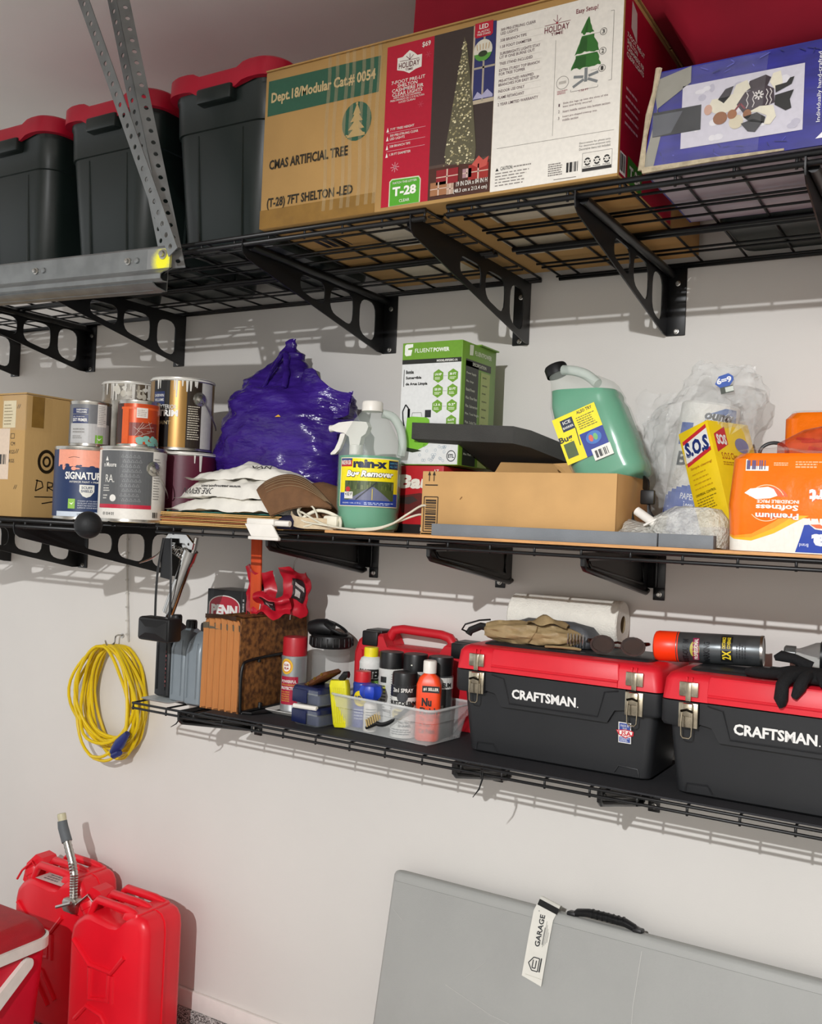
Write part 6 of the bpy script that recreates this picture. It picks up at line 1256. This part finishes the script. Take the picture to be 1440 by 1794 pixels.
# black tackle box with red badge
t = T('reel_box', 'black carton with red badge standing behind the oil bottles', 'box', (-1.925, -.075, LT))
b = B(); b.box(-.073, .073, -.05, .05, 0, .308, M('black_coated_board', '#1a1a1b', .35, nz=.05), bev=.0015); O('carton_body', b, t)
L = Lab(plane((0, -.05, 0)))
for k in range(12):   # badge: red dome outlined in white
    a = pi*k/11
L.poly([(-.066, .20)]+[(-.006-.060*cos(pi*k/14), .262+.030*sin(pi*k/14)) for k in range(15)]+[(.054, .20)], '#e3ddd6', 0).poly([(-.063, .20)]+[(-.006-.057*cos(pi*k/14), .261+.028*sin(pi*k/14)) for k in range(15)]+[(.051, .20)], '#b01a30', 1).text('PENN', -.056, .232, .045, .264, '#efeae4', .06).line([(.060, .308), (.060, .20)], .0008, '#55585c', 1).text('SERIES II', .064, .235, .070, .285, '#c9c9c6', .02, rot=90); L.done(t)
# orange stake and red marker flags
b = B(); b.box(-.018, .018, -.003, .003, 0, .212, M('orange_lath', '#c8481a', .6, nz=.08, sc=20, stretch=(4, 1, 1)), bev=.001); o = O('marker_stake', b); o.location = (-1.745, -.205, LT+.262); o.rotation_euler = (0, radians(-2), 0); tag(o, 'flat orange stake standing up from the accordion file to the shelf above', 'stake')
o.location.z = LT+.255
m_flag = M('red_vinyl', '#b5182a', .35, nz=.1, sc=12)
for k, (loc, rz, w_, h_, sd, lb) in enumerate((((-1.775, -.190, 1.272), .15, .095, .135, 2, 'red marker flag with dark emblem, front one beside the orange stake'), ((-1.672, -.145, 1.278), -.15, .100, .130, 5, 'red marker flag with dark emblem, rear one leaning right'), ((-1.715, -.215, 1.274), .35, .10, .060, 9, 'crumpled red marker flag lying low in front of the other flags'))):
    t = T('marker_flag', lb, 'flag', loc, rz=rz, group='red marker flags')
    f = lambda a, c: (-.02+w_*a+.25*h_*c*(-.2), .012*sin(5*a+sd)+.010*sin(7*c+sd*2), h_*c*(1-.12*a)+.006*sin(8*a))
    b = B(); b.grid(f, 16, 16, m_flag); b.grid(lambda a, c: tuple(Vector(f(a, c))+Vector((0, .001, 0))), 16, 16, m_flag); crumple(b, .009, 22, sd); O('flag_sheet', b, t, smooth=35, fix=False); v0 = b
    b = B(); b.tube([(-.012, .012, -.02 if k < 2 else 0), (-.005, .012, h_+.005), (.016 if k == 1 else -.002, .012, h_+(.045 if k == 1 else .004))], .0022, m_steel, 6); O('flag_rod', b, t)
    r = random.Random(sd); vv = v0.v; L = Lab(lambda u, v, c: (lambda i_: (vv[i_][0], vv[i_][1]-.0012-c, vv[i_][2]))(min(16, max(0, round(v*16)))*17+min(16, max(0, round(u*16)))))
    L.b.grid(lambda a, c: L.fn(.25+.375*a, .3+.44*c, .0004), 6, 7, P('#241a1c')); L.b.grid(lambda a, c: L.fn(.3125+.125*a, .35+.125*c, .001), 2, 2, P('#a9a29e')); L.b.grid(lambda a, c: L.fn(.3125+.25*a, .56+.06*c, .001), 4, 1, P('#a9a29e')); L.done(t)
# white dish, rust-proofing spray
t = T('white_dish', 'square white dish under the grey and red spray can', 'dish', (-1.610, -.195, LT))
b = B(); b.rloft([(0, 0, 0, .036, .036, .006), (.002, 0, 0, .04, .04, .008), (.012, 0, 0, .055, .055, .010), (.0135, 0, 0, .055, .055, .010), (.006, 0, 0, .036, .036, .006)], M('white_ceramic', '#dedcd6', .2), 3); O('dish', b, t)
def aerosol(loc, label, body, capm, H=.15, R=.0325, caph=.04, capr=None, group='spray cans', rz=0):
    t = T('spray_can', label, 'spray can', loc, group=group); a0 = face(loc[0], loc[1])
    b = B(); b.lathe([(0, .003), (R*.8, .003), (R*.9, 0), (R*1.01, .001), (R*1.01, .005), (R, .006), (R, H-.008), (R*1.015, H-.006), (R*1.015, H-.002), (R*.9, H+.002), (R*.6, H+.008), (0, H+.010)], body, 32); O('can_body', b, t)
    cr = capr or R*.97
    b = B(); b.lathe([(cr, H-.001), (cr, H+caph-.006), (cr*.96, H+caph-.001), (cr*.8, H+caph), (0, H+caph)], capm, 28); O('cap', b, t)
    return t, Lab(cyl(R+.0005, a0), True)
t, L = aerosol((-1.618, -.185, LT+.0065), 'grey spray can with dark red cap and yellow sun badge, standing on the dish', M('silver_litho', '#a9adae', .3, .5, nz=.05), M('dark_red_cap', '#b01c28', .4, nz=.04), .150, .034, .05)
L.rect(-.04, .02, .012, .095, '#a81c3a', 0).ell(-.022, .122, .019, .021, '#dfb02a', 1).ell(-.022, .122, .0145, .0165, '#d98a2a', 2).ell(-.022, .122, .012, .0135, '#ece7da', 3).text('FLUID', -.030, .123, -.014, .129, '#a81c2a', .03, lay=5).text('FILM', -.029, .114, -.015, .120, '#a81c2a', .03, lay=5).text('POWERFUL', -.036, .078, .008, .086, '#eee9e2', .02).text('RUST & CORROSION', -.036, .071, .004, .075, '#e6c34a', .0).text('PROTECTION', -.037, .060, .010, .068, '#eee9e2', .03)
for k in range(5): L.text(('METAL, MARINE', 'AUTOMOTIVE', 'INDUSTRIAL', 'LAWN & GARDEN', 'SNOW PLOWS')[k], -.036, .052-.006*k, -.010, .0555-.006*k, '#e6c34a')
L.done(t)
# clear canister with black lid
t = T('vacuum_canister', 'clear ribbed canister with black nozzle lid behind the blue snap boxes', 'canister', (-1.553, -.108, LT))
m_can = M('clear_canister_plastic', '#dfe3e2', .08, nz=.03, alpha=.15)
b = B(); b.lathe([(0, .001), (.045, .001), (.05, .004), (.052, .15), (.053, .155), (.053, .159), (.051, .161), (.053, .164), (.053, .168), (.051, .170), (.053, .173), (.053, .18), (.046, .19)], m_can, 36); O('canister', b, t)
b = B(); b.lathe([(.054, .178), (.058, .182), (.060, .195), (.056, .21), (.046, .214), (.04, .205), (0, .2)], m_bp, 32); ld = O('lid', b, t)
for k in range(22):
    a = 2*pi*k/22; b = B(); b.tube([(.0595*cos(a), .0595*sin(a), .184), (.0585*cos(a), .0585*sin(a), .206)], .0022, m_bp, 5); O('grip_rib', b, ld)
b = B(); b.tube([(-.062, -.012, .226), (-.04, -.01, .23), (-.018, -.006, .232), (.004, .0, .226)], [.020, .023, .023, .018], m_bp, 14); O('nozzle', b, ld)
b = B(); b.tube([(.012+.036*cos(a), .026*sin(a), .232-.016*cos(a)) for a in [2*pi*k/20 for k in range(20)]], .004, m_bp, 8, closed=True); O('hose_ring', b, ld)
b = B(); b.lathe([(0, .004), (.03, .004), (.034, .04), (.028, .085), (.015, .09), (0, .09)], M('olive_plastic', '#8a8440', .5, nz=.2, sc=20), 20, cx=.0, cy=-.005); O('filter', b, t)
# snap boxes with blue gaskets
m_snap = M('clear_box_plastic', '#cfd6dc', .1, alpha=.14); m_nb = M('navy_plastic', '#141d44', .35, nz=.05)
for k, (z, lb) in enumerate(((0, 'small clear snap box with navy lid, lower of the two'), (.052, 'small clear snap box with navy lid, upper of the two'))):
    t = T('snap_box', lb, 'food box', (-1.482, -.262, LT+z), rz=radians(-8), group='small snap boxes')
    b = B(); b.rloft([(0, 0, 0, .040, .034, .008), (.003, 0, 0, .044, .037, .009), (.034, 0, 0, .047, .040, .010)], m_snap, 4); O('box_body', b, t)
    b = B(); b.rloft([(.034, 0, 0, .049, .042, .010), (.044, 0, 0, .049, .042, .010), (.049, 0, 0, .044, .038, .010)], m_nb, 4); O('lid', b, t)
    b = B(); b.box(-.046, .006, -.044, -.040, .006, .04, m_nb, bev=.002); b.box(.012, .044, -.044, -.041, .03, .042, m_snap, bev=.001); O('snap_tab', b, t)
    b = B(); b.rloft([(.004, 0, 0, .038, .032, .006), (.028, 0, 0, .040, .034, .006)], m_nb, 3); O('contents', b, t)
b = B(); b.tube([(-.04, 0, 0), (.03, .004, .0)], .006, m_wpl, 8); o = O('chalk_stick', b); o.location = (-1.478, -.31, LT+.050); tag(o, 'white stick lying across the front of the snap boxes', 'stick')
m_lea = M('brown_leather', '#5a3318', .5, nz=.2, sc=30, bump=.2, bsc=200)
t = T('leather_pouch', 'brown leather pouch with brass eyelets lying on the snap boxes', 'pouch', (-1.478, -.255, LT+.105), rot=(radians(4), radians(-24), radians(-6)))
b = B(); b.rloft([(0, 0, 0, .055, .028, .010), (.006, 0, 0, .060, .032, .012), (.014, 0, 0, .055, .028, .010)], m_lea, 4); b.v = [(x, y, z+.006*sin(x*40)) for x, y, z in b.v]; O('pouch_body', b, t, smooth=60)
for k in range(4):
    for y in (-.0325, ):
        b = B(); b.xf = Matrix.Translation((-.04+.027*k, -.030, .010+.006*sin((-.04+.027*k)*40))) @ Matrix.Rotation(radians(60), 4, 'X'); b.lathe([(.0022, 0), (.0042, .0), (.0042, .002), (.0022, .002)], M('brass', '#c2a04a', .3, 1), 12); O('eyelet', b, t)

# ---- clear bin with its contents
BX = Vector((-1.264, -.203, LT)); br = radians(-6)
t = T('clear_bin', 'clear plastic bin crowded with spray cans and bottles', 'bin', BX, rz=br)
m_cb = M('clear_bin_plastic', '#e2e4e2', .25, nz=.05, alpha=.34)
b = B(); w_, d_, h_ = .156, .088, .088
b.rloft([(z, 0, 0, a, c, .022) for z, a, c in ((0, w_-.018, d_-.016), (.003, w_-.014, d_-.012), (h_*.62, w_-.004, d_-.003), (h_*.64, w_, d_), (h_, w_+.004, d_+.003))], m_cb, 5, cap1=False); O('bin_wall', b, t, fix=False)
b = B(); rg = rring(w_+.006, d_+.005, .024, 5); b.tube([(x, y, h_) for x, y in rg], .0035, M('clear_rim', '#e2e4e2', .2, alpha=.5), 6, closed=True); O('rim', b, t)
b = B(); b.box(-w_+.02, w_-.02, -d_+.018, d_-.018, .001, .0025, m_cb); O('floor_panel', b, t, smooth=0)
FZb = LT+.004
bk = M('black_cap_plastic', '#141516', .4, nz=.04)
t, L = aerosol((-1.385, -.162, FZb), 'white and green spray can with yellow cap in the clear bin', P('#dfe0dc', .3), M('yellow_cap', '#e8d51e', .4), .160, .030, .036, .019)
b = B(); b.lathe([(.030, .158), (.026, .168), (.019, .172)], P('#dfe0dc', .3), 28); O('shoulder', b, t)
L.rect(-.05, .02, .05, .115, '#6f9a4a', 0).text('BUSTER', -.035, .118, .028, .142, '#1a1b1a', .06, shear=.1).rect(-.05, .112, .05, .117, '#1a1b1a', 1).text('INDOOR', -.02, .095, .022, .106, '#e8e6d8', .02); L.done(t)
t, L = aerosol((-1.319, -.166, FZb), 'white paint spray can with black cap, left of the two with white labels', P('#d5d5d0', .3), bk, .150, .0325, .042)
L.rect(-.03, .115, -.012, .13, '#2a2c2b', 0).small(-.028, .04, -.01, .11, '#55575a', 8, seed=2).small(.0, .03, .03, .14, '#8a8c8c', 18, seed=5, fill=.3).rect(-.027, .09, -.014, .108, '#dfe05a', 1); L.done(t)
t, L = aerosol((-1.247, -.166, FZb), 'white paint spray can with black cap standing behind the front spray can', P('#d5d5d0', .3), bk, .152, .0325, .042)
L.ell(-.010, .168, .002, .002, '#e8e6d8', 1, 8); L.done(t)
t, L = aerosol((-1.172, -.170, FZb), 'enamel spray can with black cap and gold badge behind the orange bottle', P('#3d3f40', .3), bk, .150, .0325, .046)
L.rect(-.05, .118, .05, .146, '#d8d8d2', 0).text('RUST-OLEUM', -.045, .122, .03, .134, '#1b1c1e', .04).ell(-.012, .100, .017, .014, '#cfc08a', 1).text('STOPS', -.022, .102, -.002, .108, '#2a2620', .03).text('RUST', -.020, .092, -.004, .098, '#2a2620', .03).text('PROTECTIVE', -.04, .07, .01, .078, '#cfcfc8', .02); L.done(t)
t, L = aerosol((-1.230, -.244, FZb), 'front white paint spray can with low black cap in the clear bin', P('#d8d8d2', .3), bk, .128, .0325, .030)
L.rect(-.05, .100, .05, .128, '#1b1c1e', 0).text('2in1 SPRAY', -.03, .112, .022, .122, '#e2e0da', .02).ell(-.005, .1, .014, .012, '#3a3c40', 1).text('RUST-OLEUM', -.04, .08, .032, .091, '#1b1c1e', .05).ell(-.016, .058, .017, .014, '#cfc08a', 0).text('STOPS', -.026, .06, -.006, .066, '#2a2620', .03).text('RUST', -.024, .05, -.008, .056, '#2a2620', .03).text('PROTECTIVE', -.012, .036, .03, .042, '#3a3c40', .01).text('ENAMEL', -.012, .028, .02, .034, '#3a3c40', .01).small(-.03, .008, .03, .024, '#77797c', 3, seed=6); L.done(t)
t, L = aerosol((-1.370, -.220, FZb), 'blue and yellow spray can with red cap in the clear bin', P('#2a3d95', .3), M('red_cap', '#c8202a', .35), .112, .024, .030, .021)
L.ell(-.004, .075, .02, .02, '#e8cf1a', 0).text('WD-40', -.02, .068, .012, .082, '#23346f', .05).small(-.02, .02, .018, .05, '#b9bfdc', 4, seed=2); L.done(t)
t = T('scrub_brush', 'bright yellow plastic tool standing in the left of the clear bin', 'tool', (-1.402, -.258, FZb), rot=(0, radians(-4), radians(10)))
m_yl = M('bright_yellow_plastic', '#d9d21c', .4, nz=.08)
b = B(); b.rloft([(0, 0, 0, .018, .012, .005), (.008, 0, 0, .021, .014, .006), (.105, -.004, 0, .025, .014, .006), (.118, -.004, 0, .022, .012, .005)], m_yl, 3); O('tool_body', b, t)
for k in range(6):
    b = B(); b.tube([(-.014+.006*k, -.0145, .012), (-.017+.006*k, -.0145, .10)], .0018, m_yl, 5); O('bristle_row', b, t)
b = B(); b.tube([(.0, 0, .118), (.012, 0, .132), (.022, 0, .132)], .009, m_bp, 8); O('black_end', b, t)
t = T('dropper_bottle', 'small white bottle topped with a blue star knob in the clear bin', 'bottle', (-1.322, -.252, FZb))
b = B(); b.lathe([(0, 0), (.016, 0), (.0175, .003), (.0175, .066), (.012, .074), (.009, .078)], m_wpl, 22); O('bottle_body', b, t)
b = B(); b.lathe([(.010, .076), (.018, .08), (.026, .09), (.028, .103), (.024, .114), (.012, .118), (0, .118)], M('royal_blue_plastic', '#2040b4', .35, nz=.04), 24); b.v = [(x*(1+.10*cos(8*atan2(y, x))), y*(1+.10*cos(8*atan2(y, x))), z) for x, y, z in b.v]; O('star_knob', b, t)
L = Lab(cyl(.0179, face(-1.322, -.252)), True); L.small(-.012, .012, .014, .06, '#77797c', 7, seed=3, fill=.35); L.done(t)
t = T('polish_bottle', 'orange car polish bottle with white cap at the front of the clear bin', 'bottle', (-1.163, -.240, FZb), rz=radians(22))
b = B(); b.rloft([(z, 0, 0, a, c, r_) for z, a, c, r_ in ((0, .026, .018, .012), (.005, .030, .021, .014), (.135, .030, .021, .014), (.152, .024, .018, .013), (.160, .015, .014, .012), (.164, .013, .013, .012))], M('fluorescent_orange_plastic', '#f04a1e', .35, nz=.03), 5); O('bottle_body', b, t)
b = B(); b.lathe([(.0165, .163), (.0165, .19), (.0145, .193), (0, .193)], m_wpl, 22); O('cap', b, t)
L = Lab(plane((-.03, -.021, 0))); L.rect(.016, .118, .058, .134, '#1b1a1a', 0).text('#1 SELLER', .019, .122, .056, .130, '#e8dfd2', .03).text('Nu', .016, .085, .04, .105, '#1b1a1a', .05).text('Finish', .012, .066, .055, .082, '#1b1a1a', .04).text('The Once', .012, .05, .045, .06, '#7a2412').text('A Year', .012, .036, .04, .045, '#7a2412').text('Car Polish', .012, .02, .05, .031, '#7a2412', .02); L.done(t)
t = T('wire_brush', 'black handled brass bristle brush lying across the front of the clear bin', 'brush', (-1.262, -.274, FZb))
b = B(); b.tube(smooth_path([(-.02, -.012, .03), (.0, -.012, .03), (.03, -.013, .045), (.07, -.014, .078), (.082, -.012, .09)]), .0055, m_bp, 8); O('brush_handle', b, t)
for k in range(7):
    b = B(); x = -.045+.006*k; b.tube([(x, -.012, .018+.004*k), (x-.004, -.014, .036+.004*k)], .0026, M('brass_bristle', '#b9a06a', .4, .6), 5); O('bristle_tuft', b, t)
b = B(); b.tube([(-.05, -.010, .014), (-.012, -.010, .032)], .004, m_bp, 6); O('bristle_bar', b, t)

# ---- grease gun and black strap hanging from the middle shelf
m_chr = M('chrome', '#c9c8c5', .14, 1, nz=.08, sc=30)
t = T('grease_gun', 'chrome grease gun hanging from the end of the middle shelf', 'grease gun', (-1.87, -.385, 1.48))
ax = Vector((-.060, 0, -.145)).normalized(); p0_ = Vector((.032, 0, -.062))
b = B(); b.tube([p0_, p0_+ax*.012, p0_+ax*.012, p0_+ax*.155], [.0185, .0185, .0165, .0165], m_chr, 18); O('barrel', b, t)
b = B(); b.tube([p0_+ax*.155, p0_+ax*.185], .0045, m_chr, 8); q = p0_+ax*.185; b.tube([q+Vector((-.018, 0, .006)), q, q+Vector((.018, 0, -.006))], [.005, .006, .005], m_chr, 8); O('plunger_handle', b, t)
b = B(); b.tube([p0_-ax*.03, p0_], [.021, .021], m_chr, 18); b.box(-.03, .055, -.010, .010, -.035, -.012, m_chr, bev=.005); O('head', b, t)
b = B(); b.plate([(-.035, -.006), (-.02, .012), (.04, .006), (.066, -.016), (.062, -.032), (.05, -.030), (.035, -.016), (-.02, -.016)], [circ(.05, -.018, .004, 8)], .008, m_chr, lambda a, c, d: (a, -.012+d, c)); O('linkage_plate', b, t, smooth=20)
b = B(); sp = []
for k in range(70): u = k/69; sp.append((-.015+.045*u, -.018+.007*cos(u*14*pi), -.03-.022*u+.007*sin(u*14*pi)))
b.tube(sp, .0014, m_chr, 5); O('spring', b, t)
b = B(); b.tube(smooth_path([(-.03, 0, .004), (-.045, -.004, -.02), (-.06, -.006, -.045), (-.095, -.008, -.065), (-.135, -.008, -.078)]), [.004, .005, .006, .006, .006, .006, .006, .006, .006, .006, .006, .006, .006, .0055, .0055, .005, .005, .0045, .0045, .004, .004, .0035, .0035, .003, .003], m_chr, 8, flat=.6); O('lever', b, t)
b = B(); b.tube([(.066, -.004, .0), (.060, -.004, -.03), (.05, -.004, -.055)], [.006, .0065, .006], m_chr, 8); O('coupler', b, t)
t = T('strapped_scope', 'black plastic housing hanging on a black strap beside the oil bottles', 'strap', (-1.885, -.415, 1.475))
b = B(); b.loft([[(-.012, 0, 0), (.014, 0, 0), (.014, .004, 0), (-.012, .004, 0)], [(-.020, 0, -.06), (.020, 0, -.06), (.020, .004, -.06), (-.020, .004, -.06)], [(-.018, 0, -.105), (.022, 0, -.11), (.022, .004, -.11), (-.018, .004, -.105)]], m_blk); O('webbing_pad', b, t, smooth=30)
for q in ([(-.012, 0, .0), (-.024, -.003, -.08), (-.028, -.003, -.15), (-.030, 0, -.215)], [(.014, 0, .0), (.022, -.003, -.08), (.026, -.003, -.16), (.022, 0, -.225)]):
    b = B(); b.tube(smooth_path(q), .0042, m_blk, 8, flat=.5); O('strap', b, t)
b = B(); b.box(-.075, .042, -.02, .03, -.275, -.212, m_bp, bev=.008); hs = O('housing', b, t)
b = B(); b.loft([[(-.068, -.021, -.268), (.035, -.021, -.268), (.035, -.021, -.219), (-.068, -.021, -.219)], [(-.035, -.03, -.252), (.005, -.03, -.252), (.005, -.03, -.236), (-.035, -.03, -.236)]], m_bp); O('raised_face', b, hs, smooth=20)

# ---- hanging cord strip and yellow extension cord on a hook
m_clrw = M('clear_wire_sleeve', '#d2cdc4', .3, nz=.1, alpha=.7)
b = B(); b.tube(smooth_path([(-2.470, -.012, 1.50), (-2.468, -.010, 1.40), (-2.462, -.008, 1.28), (-2.452, -.008, 1.17), (-2.447, -.008, 1.11)]), .0035, m_clrw, 7)
t = T('beaded_chain', 'thin pale beaded chain hanging down the wall above the yellow coil', 'chain', (0, 0, 0)); o = O('cord_line', b, t)
for k in range(9):
    z = 1.49-.045*k; b = B(); b.lathe([(0, 0), (.0055, .001), (.0055, .006), (0, .007)], m_clrw, 8, cx=-2.4700+.020*max(0, (1.49-z)/.38)**1.4, cy=-.010, z0=z); O('cord_bead', b, t)
t = T('wall_hook', 'steel wire hook in the wall carrying the yellow cord', 'hook', (-2.482, 0, 1.115))
b = B(); b.tube(smooth_path([(0, .0, .01), (0, -.02, .014), (.004, -.035, .008), (.004, -.04, -.012), (.0, -.062, -.018), (-.002, -.072, .0)]), .0028, m_steel, 7); O('hook_wire', b, t)
b = B(); b.tube([(0, -.001, .01), (0, -.004, .01)], .008, m_steel, 10); O('hook_plate', b, t)
m_ycord = M('yellow_cord_jacket', '#e3c20f', .38, nz=.05, sc=20)
t = T('extension_lead', 'coiled yellow extension lead hanging on the wall hook', 'extension lead', (-2.482, -.05, 1.098))
r = random.Random(11)
for k in range(13):
    cx = r.uniform(-.012, .045); w_ = r.uniform(.095, .150); h_ = r.uniform(.145, .188); ph = r.uniform(-.25, .25); yy = -.036+.006*k; pts = []
    for j in range(36):
        a = 2*pi*j/36; sx = sin(a); cz = cos(a); x = cx*(1-cz)*.5+w_*sx*(1-.22*cz)+.02*ph*sin(2*a); z = -h_*(1-cz)+r.uniform(-.001, .001); y = yy+.012*sin(a*2+ph*9)+.006*sin(3*a+k)
        if cz > .93: z = min(z, -.0005*k)
        pts.append((x, max(-.045, min(.042, y)), z))
    b = B(); b.tube(pts, .0052, m_ycord, 8, closed=True); O('cord_loop', b, t)
b = B(); b.tube(smooth_path([(-.02, -.045, -.36), (.03, -.05, -.355), (.07, -.05, -.335), (.098, -.05, -.31)]), .0052, m_ycord, 8); O('cord_tail', b, t)
m_bplug = M('blue_plug_plastic', '#24306e', .4, nz=.06)
b = B(); b.tube([(.085, -.05, -.33), (.105, -.05, -.312), (.118, -.05, -.296), (.135, -.05, -.276), (.150, -.05, -.26)], [.010, .017, .018, .013, .009], m_bplug, 12); b.tube([(.09, -.05, -.34), (.12, -.052, -.325)], .011, m_bplug, 8); O('plug', b, t)
